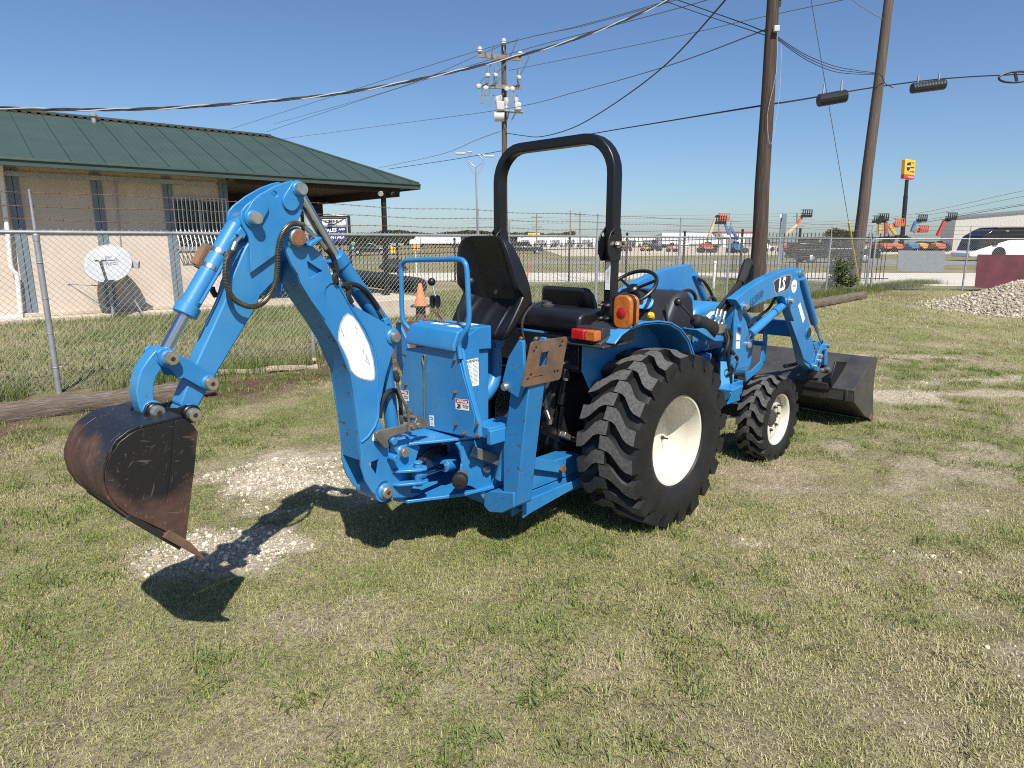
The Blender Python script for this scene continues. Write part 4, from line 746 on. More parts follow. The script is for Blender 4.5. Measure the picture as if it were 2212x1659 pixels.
# ---------------------------------------------------------------- wheels
def wheel(name, X, Yo, R, W, rimr, hz, nl, sg, front=False):
    """Yo: distance of the outer tyre face from the centreline; sg -1 right, +1 left"""
    c = Vector((X, 0, hz)); yo, yi = Yo, Yo-W; ym = (yo+yi)/2
    def ring(prof, n=64):
        mb = MB(); return mb.lathe([(r, y) for r, y in prof], (X, 0, hz), (0, sg, 0), n, cap=False)
    ew = W/2
    # rim: flange, well, dish
    mb = ring([(rimr*1.00, ym+ew*.70), (rimr*1.035, ym+ew*.74), (rimr*1.03, ym+ew*.80), (rimr*.985, ym+ew*.79), (rimr*.93, ym+ew*.66), (rimr*.915, ym+ew*.40), (rimr*.905, ym+ew*(-.16 if not front else .2)), (rimr*.86, ym+ew*(-.26 if not front else .30)), (rimr*.60, ym+ew*(-.20 if not front else .36)), (rimr*.36, ym+ew*(-.18 if not front else .30)), (rimr*.30, ym+ew*(-.18 if not front else .15)), (.001, ym+ew*(-.18 if not front else .15))], 56)
    rim = tb(mb, name, 'rim', 0, smooth=50)
    mb = ring([(rimr*.99, ym-ew*.75), (rimr*.90, ym-ew*.5), (rimr*.86, ym-ew*.32), (rimr*.84, ym-ew*.5), (rimr*.2, ym-ew*.4)], 40); tb(mb, 'rim_inner', 'rim', parent=rim, smooth=50)
    # carcass
    rb = R*.915
    prof = [(rimr*1.00, ym+ew*.74), (rimr*1.06, ym+ew*.86), (rimr+(rb-rimr)*.30, ym+ew*.985), (rimr+(rb-rimr)*.52, ym+ew*1.0), (rimr+(rb-rimr)*.80, ym+ew*.975), (rb*.965, ym+ew*.93), (rb*.99, ym+ew*.80), (rb, ym+ew*.5), (rb*1.006, ym), (rb, ym-ew*.5), (rb*.99, ym-ew*.8), (rb*.965, ym-ew*.93), (rimr+(rb-rimr)*.75, ym-ew*.98), (rimr+(rb-rimr)*.4, ym-ew*1.0), (rimr*1.05, ym-ew*.85), (rimr, ym-ew*.75)]
    mb = ring(prof, 72); mb.mi = 1
    for i in range(nl):
        for side in (1, -1):
            th0 = 2*math.pi*(i + (.5 if side > 0 else 0))/nl + (.08 if front else .02); pit = 2*math.pi*R/nl
            # centre line of a lug: lateral fraction, arc fraction of a pitch; half widths as a fraction of a pitch
            cl = [(-.10, .02, .225), (.20, .04, .235), (.34, .13, .23), (.64, .52, .225), (.78, .62, .24), (.985, .66, .265)]
            top, bot = [], []
            for f, a, h in cl:
                for s2 in (-1, 1):
                    y = ym + side*f*ew; th = th0 + (a + s2*h)*pit/R; drop = 1 - .045*max(0, f-.15)**1.6
                    r = R*drop; top.append((X + r*math.cos(th), y, hz + r*math.sin(th)))
                    th2 = th0 + (a + s2*(h+.085))*pit/R; rb2 = rb*(.985 if f < .9 else .93)
                    bot.append((X + rb2*math.cos(th2), y + (side*.004 if f > .9 else 0), hz + rb2*math.sin(th2)))
            m_ = len(cl); vs = [(x, y*sg, z) for x, y, z in top+bot]; n2 = 2*m_
            mb.mi = 1; fs = [(2*k, 2*k+1, 2*k+3, 2*k+2) for k in range(m_-1)]; mb.add(vs, fs); mb.mi = 0
            # side wall of the lug down the shoulder
            y = ym + side*ew*.975; th = th0 + .70*pit/R; r3 = rimr+(rb-rimr)*.72
            sh = [(X + r3*math.cos(th + s2*.20*pit/R), (ym + side*ew*.985)*1, hz + r3*math.sin(th + s2*.20*pit/R)) for s2 in (-1, 1)]
            vs2 = vs + [(x, y_*sg, z) for x, y_, z in sh]
            f2 = []
            for k in range(m_-1): f2 += [(2*k+2, 2*k, n2+2*k, n2+2*k+2), (2*k+1, 2*k+3, n2+2*k+3, n2+2*k+1)]
            f2 += [(0, 1, n2+1, n2), (2*m_-1, 2*m_-2, 2*n2, 2*n2+1), (2*m_-2, n2+2*m_-2, 2*n2), (n2+2*m_-1, 2*m_-1, 2*n2+1)]
            mb.add(vs2, f2)
    ty = mb.build('tyre', [M['rubber'], M['lug']], rim, 0, smooth=28)
    # the carcass was built with index 0 first: fix
    ids = [0]*len(ty.data.polygons); ty.data.polygons.foreach_get('material_index', ids)
    # wheel furniture
    if not front:
        a = math.radians(-20); p = Vector((X + rimr*.55*math.cos(a), sg*(ym-ew*.19), hz + rimr*.55*math.sin(a)))
        mb = MB(); mb.lathe([(.012, 0), (.012, .012), (.006, .014), (.005, .045)], p, (0, sg, 0), 10); tb(mb, 'valve_stem', 'cast', parent=rim)
    else:
        for i in range(6):
            a = 2*math.pi*i/6+.3; p = Vector((X + rimr*.46*math.cos(a), sg*(ym+ew*.32), hz + rimr*.46*math.sin(a)))
            mb = MB(); mb.lathe([(.012, 0), (.012, .016), (.007, .016), (.006, .026)], p, (0, sg, 0), 6); tb(mb, 'wheel_nut', 'cast', parent=rim)
        mb = MB(); mb.lathe([(rimr*.30, 0), (rimr*.29, .03), (rimr*.2, .04)], (X, sg*(ym+ew*.14), hz), (0, sg, 0), 18); tb(mb, 'hub', 'cast', parent=rim)
        p = Vector((X + rimr*.62*math.cos(.9), sg*(ym+ew*.36), hz + rimr*.62*math.sin(.9))); mb = MB(); mb.lathe([(.007, 0), (.005, .04)], p, (0, sg, 0), 8); tb(mb, 'valve_stem', 'cast', parent=rim)
    return rim
for sg in (-1, 1):
    rw = wheel('rear_wheel', 0, .835, .527, .39, .262, .520, 20, sg)
    fw = wheel('front_wheel', 1.64, .715, .335, .215, .195, .315, 18, sg, True)
# tyre lettering: worn raised blocks on the right rear sidewall
mb = MB()
for k in range(0):
    a = math.radians(-75 + k*3.2)
    if k % 9 < 7:
        r = .395; c = Vector((r*math.cos(a), -.8385, .52 + r*math.sin(a))); t = Vector((-math.sin(a), 0, math.cos(a))); rr_ = Vector((math.cos(a), 0, math.sin(a)))
        mb.bar(c-rr_*.010, c+rr_*.010, .004, .010, up=t)

# ---------------------------------------------------------------- chassis masses
mb = MB(); mb.prism([(-.40,.42),(-.38,.86),(-.10,1.0),(.5,.80),(.9,.75),(1.9,.80),(1.95,.45),(1.2,.33),(.2,.33),(-.2,.30)], -.20, .20); tb(mb, 'gearbox_and_engine', 'dark', .02)
mb = MB(); mb.cyl((0,-.50,.52),(0,.50,.52), .10); mb.box(-.14,.14,-.34,.34,.40,.66); tb(mb, 'rear_axle', 'dark', .01)
mb = MB(); mb.bar((1.64,-.60,.335),(1.64,.60,.335), .11, .10); mb.cyl((1.64,-.56,.33),(1.64,-.56,.52), .05); mb.cyl((1.64,.56,.33),(1.64,.56,.52), .05); mb.box(1.52,1.78,-.16,.16,.28,.55); tb(mb, 'front_axle', 'cast', .008)
# rear panel, brackets under the fuel tank
mb = MB(); mb.box(-.47,-.42,-.42,.42,.95,1.13); tb(mb, 'rear_bracket_plate', 'black', .004)
mb = MB(); mb.prism([(-.40,.50),(-.43,.62),(-.41,.78),(-.36,.90),(-.20,.94),(-.15,.50)], -.19, .19); mb.cyl((-.40,0,.60),(-.50,0,.60), .05); tb(mb, 'hitch_housing', 'dark', .02)
mb = MB(); mb.cyl((-.33,-.40,.88),(-.33,.40,.88), .035); tb(mb, 'rock_shaft', 'black', .004)
for sg in (-1, 1):
    mb = MB(); mb.bar((-.33, sg*.33, .88), (-.50, sg*.33, .93), .03, .05); tb(mb, 'lift_arm', 'black', .005)
for pts, r_, m_ in ((((-.46,-.06,.95),(-.52,-.10,.86),(-.56,-.12,.74),(-.60,-.10,.62),(-.75,-.06,.56)), .012, 'hose'), (((-.46,-.12,.96),(-.55,-.18,.88),(-.60,-.22,.78),(-.62,-.20,.62),(-.80,-.14,.52)), .013, 'hose'), (((-.46,.05,.95),(-.52,.03,.80),(-.62,-.02,.66),(-.80,-.02,.60)), .012, 'hose'), (((-.45,-.25,1.0),(-.52,-.27,.92),(-.56,-.26,.84)), .010, 'plastic')):
    mb = MB(); mb.tube(smooth_path(pts, 6), r_, 8); tb(mb, 'hose', m_)
    mb = MB(); a_, b_ = Vector(pts[0]), Vector(pts[1]); mb.cyl(a_, a_.lerp(b_, .35), r_*1.15, n=8); tb(mb, 'hose_fitting', 'fitting')
for y_, z_ in ((-.16,.84),(-.13,.70),(.10,.86)):
    mb = MB(); mb.lathe([(.016,0),(.016,.012),(.009,.012),(.009,.022)], (-.43, y_, z_), (-1,0,0), 6); tb(mb, 'bolt', 'pin')
for y, z in ((-.10,1.10),(-.20,1.10),(-.31,1.06),(-.31,.98),(-.21,.985),(.02,1.09)):
    mb = MB(); mb.lathe([(.014,0),(.014,.01),(.008,.01),(.008,.018)], (-.472, y, z), (-1,0,0), 6); tb(mb, 'bolt', 'pin', parent=tractor)
# fuel tank and operator seat
mb = MB(); mb.prism([(-.42,1.14),(-.45,1.18),(-.44,1.245),(-.40,1.268),(-.12,1.272),(-.10,1.16),(-.2,1.12)], -.40, .42); tank = tb(mb, 'fuel_tank', 'vinyl', .022, segs=4)
mb = MB(); mb.lathe([(.042,0),(.042,.014),(.030,.018),(.026,.03),(.01,.03)], (-.27, 0, 1.268), (0,0,1), 20); tb(mb, 'filler_cap', 'cast', parent=tank)
mb = MB(); mb.tube(smooth_path([(-.27,0,1.30),(-.31,.01,1.30),(-.40,.02,1.27),(-.47,.02,1.19),(-.475,.0,1.08),(-.45,-.03,.98)], 6), .008, 8); tb(mb, 'breather_hose', 'plastic', parent=tank)
bk2 = [(-.10,1.385,.16,0,.9,.3,.02),(-.10,1.375,.19,.01,.95,.2,.04),(-.085,1.34,.21,.02,.97,.1,.05),(-.07,1.28,.22,.03,.98,0,.055),(-.06,1.22,.22,.03,.98,0,.055)]
mb = pad(bk2); ds = tb(mb, 'driver_seat', 'vinyl', .012, segs=3)
mb = MB(); mb.box(-.06,.36,-.22,.22,1.0,1.08); tb(mb, 'seat_cushion', 'vinyl', .03, ds, segs=4)
# ---------------------------------------------------------------- roll bar
rx = -.235; hw = .455
def hoop(z0, z1, r, n=7):
    P = [(rx, -hw, z0)]
    for i in range(n+1): a = math.pi*i/2/n; P.append((rx, -hw + r - r*math.cos(a), z1 - r + r*math.sin(a)))
    for i in range(n+1): a = math.pi/2*(1-i/n); P.append((rx, hw - r + r*math.cos(a), z1 - r + r*math.sin(a)))
    P.append((rx, hw, z0)); return P
def sqbar(mb, P, w, d):      # rectangular section swept in the plane X = const; w across (in plane), d along X
    P = [Vector(p) for p in P]; m = len(P); vs = []
    for i in range(m):
        t = (P[min(i+1, m-1)] - P[max(i-1, 0)]).normalized(); n = Vector((0, -t.z, t.y))
        vs += [P[i] + n*w/2 + Vector((d/2,0,0)), P[i] + n*w/2 - Vector((d/2,0,0)), P[i] - n*w/2 - Vector((d/2,0,0)), P[i] - n*w/2 + Vector((d/2,0,0))]
    fs = [(4*i+j, 4*i+(j+1) % 4, 4*i+4+(j+1) % 4, 4*i+4+j) for i in range(m-1) for j in range(4)] + [(3,2,1,0), (4*m-4, 4*m-3, 4*m-2, 4*m-1)]
    return mb.add(vs, fs)
mb = MB(); sqbar(mb, hoop(1.62, 2.225, .20), .058, .075); rops = tb(mb, 'roll_bar', 'black', .010, segs=3)
mb = MB()
for s2 in (-1, 1): mb = MB(); sqbar(mb, [(rx, s2*hw, 1.08), (rx, s2*hw, 1.655)], .054, .07); tb(mb, 'roll_bar_post', 'black', .008, rops, segs=3)
for s2 in (-1, 1):
    for yy in (s2*hw-.034, s2*hw+.030):
        mb = MB(); mb.prism([(rx-.055,1.555),(rx+.035,1.56),(rx+.045,1.67),(rx+.03,1.735),(rx-.02,1.745),(rx-.06,1.71),(rx-.085,1.66),(rx-.085,1.60)], yy, yy+.008, holes=[[(rx-.045+.013*math.cos(i*.785), 1.70+.013*math.sin(i*.785)) for i in range(8)]]); tb(mb, 'hinge_plate', 'black', .002, rops)
    mb = MB(); mb.lathe([(.02,0),(.02,.014),(.011,.014),(.011,.026)], (rx-.01, s2*(hw+.038) if s2 < 0 else hw+.038, 1.645), (0, s2, 0), 6); mb.lathe([(.012,0),(.012,.03)], (rx+.04, s2*(hw+.035), 1.655), (0, s2, 0), 10); tb(mb, 'hinge_bolt', 'pin', parent=rops)
mb = MB(); mb.tube([(rx+.045+.022*math.cos(a), -hw-.065, 1.655+.022*math.sin(a)) for a in [i*math.pi/8 for i in range(16)]], .0022, 5, closed=True); tb(mb, 'lynch_pin', 'fitting', parent=rops)
mb = MB(); mb.box(rx-.0385,rx-.036,-hw-.018,-hw+.014,1.395,1.56); st = tb(mb, 'warning_sticker', 'white', parent=rops)
mb = MB(); mb.box(rx-.0392,rx-.0385,-hw-.018,-hw+.014,1.55,1.561); tb(mb, 'orange_band', 'orangelens', parent=st)
mb = MB()
for j in range(12): mb.box(rx-.0392,rx-.0385,-hw-.014,-hw+.008-random.random()*.008,1.45+.006*j,1.4522+.006*j)
mb.box(rx-.0392,rx-.0385,-hw-.018,-hw+.014,1.4375,1.4385); tb(mb, 'printed_lines', 'decalgrey', parent=st)
mb = MB(); mb.box(rx-.05,rx-.036,-hw-.04,-hw+.03,1.21,1.33); mb.box(rx+.036,rx+.05,-hw-.04,-hw+.03,1.21,1.33); tb(mb, 'clamp_plate', 'black', .003, rops)
for y in (-.025,.022):
    for z in (1.235,1.31):
        mb = MB(); mb.lathe([(.011,0),(.011,.012),(.006,.012),(.006,.03)], (rx-.05, -hw+y, z), (-1,0,0), 6); tb(mb, 'bolt', 'fitting', parent=rops)
mb = MB(); mb.box(rx+.03,rx+.10,-hw-.09,-hw-.02,1.20,1.35); tb(mb, 'manual_holder', 'plastic', .006, rops)
# ---------------------------------------------------------------- fenders, lights
for s2 in (-1, 1):
    top = [(-.46,1.13),(-.40,1.175),(-.33,1.20),(-.20,1.215),(-.05,1.21),(.08,1.19),(.19,1.145),(.29,1.07),(.36,.97),(.40,.86)]
    y0, y1 = s2*.43, s2*.66
    mb = MB(); mb.sheet(top, -.012, min(y0,y1), max(y0,y1))
    mb.prism(top + [(.40,.70),(.2,.62),(-.30,.70),(-.46,.95)], s2*.43, s2*.442); fd = tb(mb, 'fender', 'blue', .008)
    mb = MB(); mb.sheet(top[2:], .010, s2*.652, s2*.665) if s2 > 0 else mb.sheet(top[2:], .010, -.665, -.652); tb(mb, 'fender_lip', 'blue', .003, fd)
    mb = MB(); mb.prism([(-.50,1.105),(-.51,1.125),(-.30,1.215),(-.20,1.232),(-.19,1.12)], s2*.37, s2*.60); mb.prism([(-.52,1.10),(-.52,1.118),(-.30,1.118),(-.30,1.10)], s2*.35, s2*.63); tb(mb, 'fender_cover', 'plastic', .012, fd, segs=3)
    mb = MB(); mb.box(-.53,-.47,min(s2*.41,s2*.505),max(s2*.41,s2*.505),1.135,1.195); tl = tb(mb, 'tail_light', 'redlens', .010, segs=3)
    mb = MB(); mb.box(-.53,-.47,min(s2*.5055,s2*.58),max(s2*.5055,s2*.58),1.135,1.195); tb(mb, 'amber_lens', 'orangelens', .010, tl, segs=3)
    mb = MB(); mb.box(-.475,-.40,min(s2*.405,s2*.585),max(s2*.405,s2*.585),1.12,1.205); tb(mb, 'light_housing', 'plastic', .006, tl)
    # signal lamp on the post: amber box with red disc
    mb = MB(); mb.prism([(y*1, z) for y, z in rounded(.118, .185, .045, 6)], 0, .032, 'x'); mb.v = [(-.315 - x, s2*.615 + y, 1.285 + z) for x, y, z in mb.v]; sl = tb(mb, 'signal_lamp', 'orangelens', .010, segs=3)
    mb = MB(); mb.prism(rounded(.122, .189, .045, 6), 0, .03, 'x'); mb.v = [(-.3148 + x*.7, s2*.615 + y, 1.285 + z) for x, y, z in mb.v]; tb(mb, 'lamp_gasket', 'rubber', .004, sl)
    mb = MB(); mb.prism(rounded(.118, .185, .045, 6), 0, .032, 'x'); mb.v = [(-.2935 + x, s2*.615 + y, 1.285 + z) for x, y, z in mb.v]; tb(mb, 'front_lens', 'orangelens', .010, sl, segs=3)
    mb = MB(); mb.lathe([(.030,0),(.030,.003),(.022,.006),(.001,.007)], (-.3475, s2*.615, 1.283), (-1,0,0), 20); tb(mb, 'red_disc', 'redlens', parent=sl)
    mb = MB(); mb.cyl((-.30, s2*.60, 1.20), (-.26, s2*.49, 1.21), .010); tb(mb, 'lamp_arm', 'black', parent=sl)
# ---------------------------------------------------------------- console, steering wheel, hood
co = [(.52,.72),(.56,.95),(.66,1.10),(.70,1.16),(.76,1.26),(.84,1.315),(.93,1.325),(1.02,1.26),(1.05,1.10),(1.06,.86),(.98,.74),(.70,.66)]
mb = MB(); mb.prism(co, -.27, .27); cons = tb(mb, 'console', 'plastic', .045, segs=4)
n = Vector((-.80, 0, .60)).normalized(); c = Vector((.735, 0, 1.215))
mb = MB(); B_ = basis(c + n*.012, (0,-1,0), (.6,0,.8)); mb.prism(rounded(.22,.095,.035), 0, .014, 'z'); mb.v = [tuple(B_ @ Vector(p)) for p in mb.v]; gb = tb(mb, 'gauge_cluster', 'lightblue', .005, cons, segs=2)
mb = MB(); mb.prism(rounded(.07,.03,.006), .014, .0155, 'z'); mb.v = [tuple(B_ @ Vector(p)) for p in mb.v]; tb(mb, 'display', 'ink', parent=gb)
for xx in (-.075,.075):
    mb = MB(); mb.prism([(xx+.02*math.cos(i*.52), .02*math.sin(i*.52)) for i in range(12)], .014, .0158, 'z'); mb.v = [tuple(B_ @ Vector(p)) for p in mb.v]; tb(mb, 'gauge', 'decalgrey', parent=gb)
sc = Vector((.645, 0.02, 1.34)); sn = Vector((-.62, 0, .78)).normalized(); ex = Vector((0,1,0)); ey = sn.cross(ex)
ringp = [sc + (ex*math.cos(t) + ey*math.sin(t))*.182 for t in [i*2*math.pi/40 for i in range(40)]]
mb = MB(); mb.tube(ringp, .0135, 10, closed=True); stw = tb(mb, 'steering_wheel', 'vinyl')
mb = MB()
for a in (math.pi/2, math.pi*7/6, math.pi*11/6): mb.tube([sc - sn*.02, sc + (ex*math.cos(a) + ey*math.sin(a))*.178], .011, 8)
mb.lathe([(.045,-.03),(.045,0),(.03,.012)], sc, sn, 18); mb.cyl(sc - sn*.03, sc - sn*.22, .03); tb(mb, 'spokes', 'vinyl', parent=stw)
mb = MB(); mb.tube([(.60,-.17,1.20),(.70,-.235,1.235),(.66,-.285,1.07)][1:], .008, 8); tb(mb, 'throttle_lever', 'plastic', parent=cons)
mb = MB(); mb.lathe([(.016,0),(.014,.04),(.004,.045)], TF.onX('c6', 435, 685, .60), (-.6,-.2,.7), 12); mb.v = mb.v; 
tb(mb, 'lever_knob', 'plastic', parent=cons)
c = Vector(TF.onX('c6', 213, 545, .60)); mb = MB(); mb.lathe([(.024,0),(.026,.03),(.016,.045),(.004,.045)], c, (-.7,-.2,.7), 14); tag(tb(mb, 'yellow_knob', 'yellow', parent=cons), 'yellow knob on the console')
for x, y, r in ((425,690,.05),(510,715,.03)):
    c = Vector(TF.onY('c6', x, y, -.272)); mb = MB(); mb.lathe([(r,0),(r,.006),(r*.8,.008),(r*.78,.003),(r*.2,.003)], c, (0,-1,0), 22); tb(mb, 'dial', 'pin' if r < .04 else 'plastic', parent=cons)
hd = [(1.03,.84),(1.03,1.14),(1.06,1.19),(1.30,1.215),(1.60,1.19),(1.88,1.12),(2.02,1.02),(2.06,.86),(2.04,.62),(1.95,.55),(1.6,.60),(1.5,.84)]
mb = MB(); mb.prism(hd, -.27, .27); hood = tb(mb, 'hood', 'blue', .05, segs=4)
mb = MB(); mb.prism([(1.03,.62),(1.03,.83),(1.28,.83),(1.22,.60)], -.30, .30); tb(mb, 'lower_shroud', 'blue', .012, hood)
mb = MB(); mb.box(1.27,1.37,-.272,-.2705,.98,1.14) ; 
mb = MB(); q_ = TF.trY('c6', [(650,530),(690,495),(735,490),(700,570)], -.2715); mb.prism(q_, -.2735, -.2715); tb(mb, 'sticker', 'white', parent=hood)
# ---------------------------------------------------------------- loader
AY = -.53
ap = TF.trY('G', [(105,365),(155,328),(250,252),(380,168),(520,103),(640,66),(720,50),(752,70),(762,115),(738,155),(745,240),(790,420),(832,600),(880,830),(902,960),(885,1050),(850,1062),(790,1005),(745,790),(695,610),(645,470),(620,425),(600,400),(592,352),(560,334),(500,342),(380,392),(230,458),(195,462),(150,430)], AY)
def mirror(mb): mb.v = [(x, -y, z) for x, y, z in mb.v]; return mb
pivA, pivP, pivE, pivB = [TF.onY('G', x, y, AY) for x, y in ((180,438),(745,108),(635,380),(858,1025))]
lk_ = TF.trY('G', [(985,785),(1025,790),(1042,820),(1000,840),(960,880),(945,930),(960,980),(925,1080),(875,1062),(890,1000),(905,940),(935,860)], AY-.012)
bpin = [TF.onY('G', x, y, AY-.02) for x, y in ((1020,822),(960,1068),(1015,1058),(935,975),(945,925))]
mast = TF.trY('G', [(105,420),(150,380),(200,420),(208,470),(170,520),(212,590),(235,690),(252,790),(240,850),(222,940),(225,1030),(100,1065),(60,1020),(85,800),(92,600)], AY+.03)
for s2 in (1, -1):
    f_ = (lambda q: q) if s2 == 1 else mirror
    mb = MB(); mb.prism(ap, AY, AY+.075); arm = tb(f_(mb), 'loader_arm', 'blue', .005)
    mb = MB(); mb.prism(TF.trY('G', [(640,580),(715,580),(740,620),(755,740),(850,1000),(880,1045),(770,955),(740,860)], AY), AY-.008, AY-.001); tb(f_(mb), 'stiffener_plate', 'blue', .002, arm)
    for c, r, y0 in ((pivA,.030,AY),(pivP,.028,AY),(pivE,.028,AY),(pivB,.02,AY-.008)):
        mb = MB(); boss(mb, c, r*1.35, y0, y0-.010); tb(f_(mb), 'boss', 'blue', parent=arm)
        mb = MB(); mb.lathe([(r*.85,0),(r*.85,.022),(r*.6,.028)], (c[0], y0-.01, c[2]), (0,-1,0), 16); tb(f_(mb), 'pin', 'pin', parent=arm)
    mb = MB(); c = TF.onY('G', 820, 695, AY); mb.lathe([(.052,0),(.052,.008)], (c[0], AY, c[2]), (0,-1,0), 24); tb(f_(mb), 'boss', 'blue', parent=arm)
    mb = MB(); mb.lathe([(.042,0),(.040,.006)], (c[0], AY-.008, c[2]), (0,-1,0), 24); tb(f_(mb), 'tube_cap', 'plastic', parent=arm)
    # lift cylinder
    a, b = Vector(TF.onY('G', 250, 708, AY+.04)), Vector(TF.onY('G', 590, 402, AY+.04)); d = (b-a).normalized(); mb = MB(); mb.tube([a, b], .034, 18); tb(f_(mb), 'lift_cylinder', 'blue', .003, arm)
    mb = MB(); mb.tube([a+d*.01, a-d*.10], .018, 14); tb(f_(mb), 'cylinder_rod', 'chrome', parent=arm)
    mb = MB(); mb.tube([a+(b-a)*.66, a+(b-a)*.68], .0355, 18); tb(f_(mb), 'cylinder_band', 'plastic', parent=arm)
    a, b, c = Vector(TF.onY('G', 757, 150, AY+.03)), Vector(TF.onY('G', 885, 600, AY+.03)), Vector(TF.onY('G', 965, 800, AY+.03)); mb = MB(); mb.tube([a, b], .033, 18); tb(f_(mb), 'tilt_cylinder', 'blue', .003, arm)
    mb = MB(); mb.tube([b - (b-a)*.02, c], .0165, 14); mb.tube([b+Vector((-.03,-.02,0)), c+Vector((-.06,-.02,.0))], .004, 6); tb(f_(mb), 'cylinder_rod', 'chrome', parent=arm)
    mb = MB(); mb.prism(lk_, AY-.014, AY-.002); mb.prism(lk_, AY+.077, AY+.089); tb(f_(mb), 'bucket_link', 'blue', .003, arm)
    mb = MB(); mb.prism(TF.trY('G', [(870,800),(930,780),(975,800),(960,830),(930,830),(935,870),(880,860)], AY+.04), AY+.03, AY+.06); mb.prism(TF.trY('G', [(975,880),(1005,850),(1005,1010),(975,1020)], AY+.03), AY+.02, AY+.05); tb(f_(mb), 'link_bar', 'blue', .003, arm)
    for c in bpin:
        mb = MB(); mb.lathe([(.022,0),(.022,.022),(.015,.028)], (c[0], AY-.012, c[2]), (0,-1,0), 14); tb(f_(mb), 'pin', 'pin', parent=arm)
    # mast
    mb = MB(); mb.prism(mast, AY+.028, AY+.045); mb.prism(mast, AY+.105, AY+.12); mb.prism(TF.trY('G', [(100,480),(170,520),(215,620),(240,850),(220,1000),(95,1040),(75,960),(95,700)], AY+.03), AY+.046, AY+.104); ms = tb(f_(mb), 'loader_mast', 'blue', .004)
    for x, y in ((232,815),):
        c = TF.onY('G', x, y, AY+.02); mb = MB(); mb.lathe([(.028,0),(.028,.02),(.020,.026)], (c[0], AY+.028, c[2]), (0,-1,0), 16); tb(f_(mb), 'pin', 'pin', parent=ms)
    c = TF.onY('G', 148, 640, AY+.02); mb = MB(); mb.lathe([(.022,0),(.022,.03)], (c[0], AY+.028, c[2]), (0,-1,0), 16); tb(f_(mb), 'boss', 'blue', parent=ms)
    mb = MB(); mb.bar((pivA[0]-.22, AY+.08, .62), (pivA[0]-.02, AY+.10, .62), .30, .02, up=(0,0,1)) ; mb.box(pivA[0]-.30, pivA[0]+.30, AY+.10, -.20, .44, .60); tb(f_(mb), 'mast_bracket', 'blue', .006, ms)
    mb = MB(); mb.prism(TF.trY('c5', [(1590,300),(1690,300),(1672,480),(1645,565),(1612,582),(1585,545)], -.46), -.47, -.455); tb(f_(mb), 'lower_plate', 'lightblue', .003, ms)
    if s2 == 1: armR, mastR = arm, ms
# stickers on the mast and arm
for pts, nm in (([(115,690),(152,688),(152,765),(112,767)], 'sticker'), ([(111,770),(150,766),(146,852),(108,855)], 'sticker')):
    mb = MB(); mb.prism(TF.trY('G', pts, AY+.026), AY+.0262, AY+.0278); st = tb(mb, nm, 'white', parent=mastR)
    mb = MB(); p_ = pts; mb.prism(TF.trY('G', [p_[0], p_[1], (p_[1][0], p_[1][1]+12), (p_[0][0], p_[0][1]+12)], AY+.026), AY+.0254, AY+.0261); tb(mb, 'orange_band', 'orangelens', parent=st)
mb = MB(); mb.prism(TF.trY('G', [(722,430),(745,398),(790,555),(770,603)], AY), AY-.0015, AY); tb(mb, 'sticker', 'white', parent=armR)
pl = TF.trY('G', [(475,195),(500,170),(570,135),(640,118),(655,125),(655,160),(640,235),(620,265),(560,295),(510,308),(492,300)], AY); cc = (sum(p[0] for p in pl)/len(pl), sum(p[1] for p in pl)/len(pl))
mb = MB(); mb.prism(pl, AY-.0015, AY); badge = tb(mb, 'badge', 'silver', parent=armR)
mb = MB(); mb.prism([(cc[0]+(x-cc[0])*.91, cc[1]+(z-cc[1])*.91) for x, z in pl], AY-.003, AY-.0016); tb(mb, 'badge_field', 'navy', parent=badge)
def txt_y(parent, k, x, y, Y, body, size, m, ang=0.0, **kw):
    c = Vector(TF.onY(k, x, y, Y)); return text_mesh('lettering', body, size, basis(c, (math.cos(ang),0,math.sin(ang)), (-math.sin(ang),0,math.cos(ang))), M[m], parent, ext=.0004, **kw)
txt_y(badge, 'G', 562, 222, AY-.0036, 'LS', .135, 'cream_print', .10, bold=.006, shear=.18, sx=.95, spacing=.95)
mb = MB(); mb.prism(TF.trY('G', [(590,158),(622,143),(612,166),(606,158)], AY-.004), AY-.0042, AY-.0034); tb(mb, 'red_arrow', 'red', parent=badge)
txt_y(armR, 'G', 313, 357, AY-.0006, 'LL3300', .072, 'navy', .33, bold=.0042, shear=.2); txt_y(armR, 'G', 313, 357, AY-.0016, 'LL3300', .072, 'blue', .33, bold=-.0004, shear=.2)
c = TF.onY('G', 684, 235, AY); mb = MB(); mb.lathe([(.053,0),(.053,.0015)], (c[0], AY, c[2]), (0,-1,0), 28); rs = tb(mb, 'round_sticker', 'white', parent=armR)
mb = MB(); mb.box(c[0]-.03, c[0]+.035, AY-.0022, AY-.0016, c[2]+.006, c[2]+.012); mb.box(c[0]-.02, c[0]+.035, AY-.0022, AY-.0016, c[2]-.004, c[2]+.0); tb(mb, 'printed_lines', 'red', parent=rs)
mb = MB(); mb.box(c[0]-.025, c[0]+.025, AY-.0022, AY-.0016, c[2]-.022, c[2]-.018); mb.box(c[0]-.018, c[0]+.018, AY-.0022, AY-.0016, c[2]-.032, c[2]-.029); tb(mb, 'printed_lines', 'decalgrey', parent=rs)
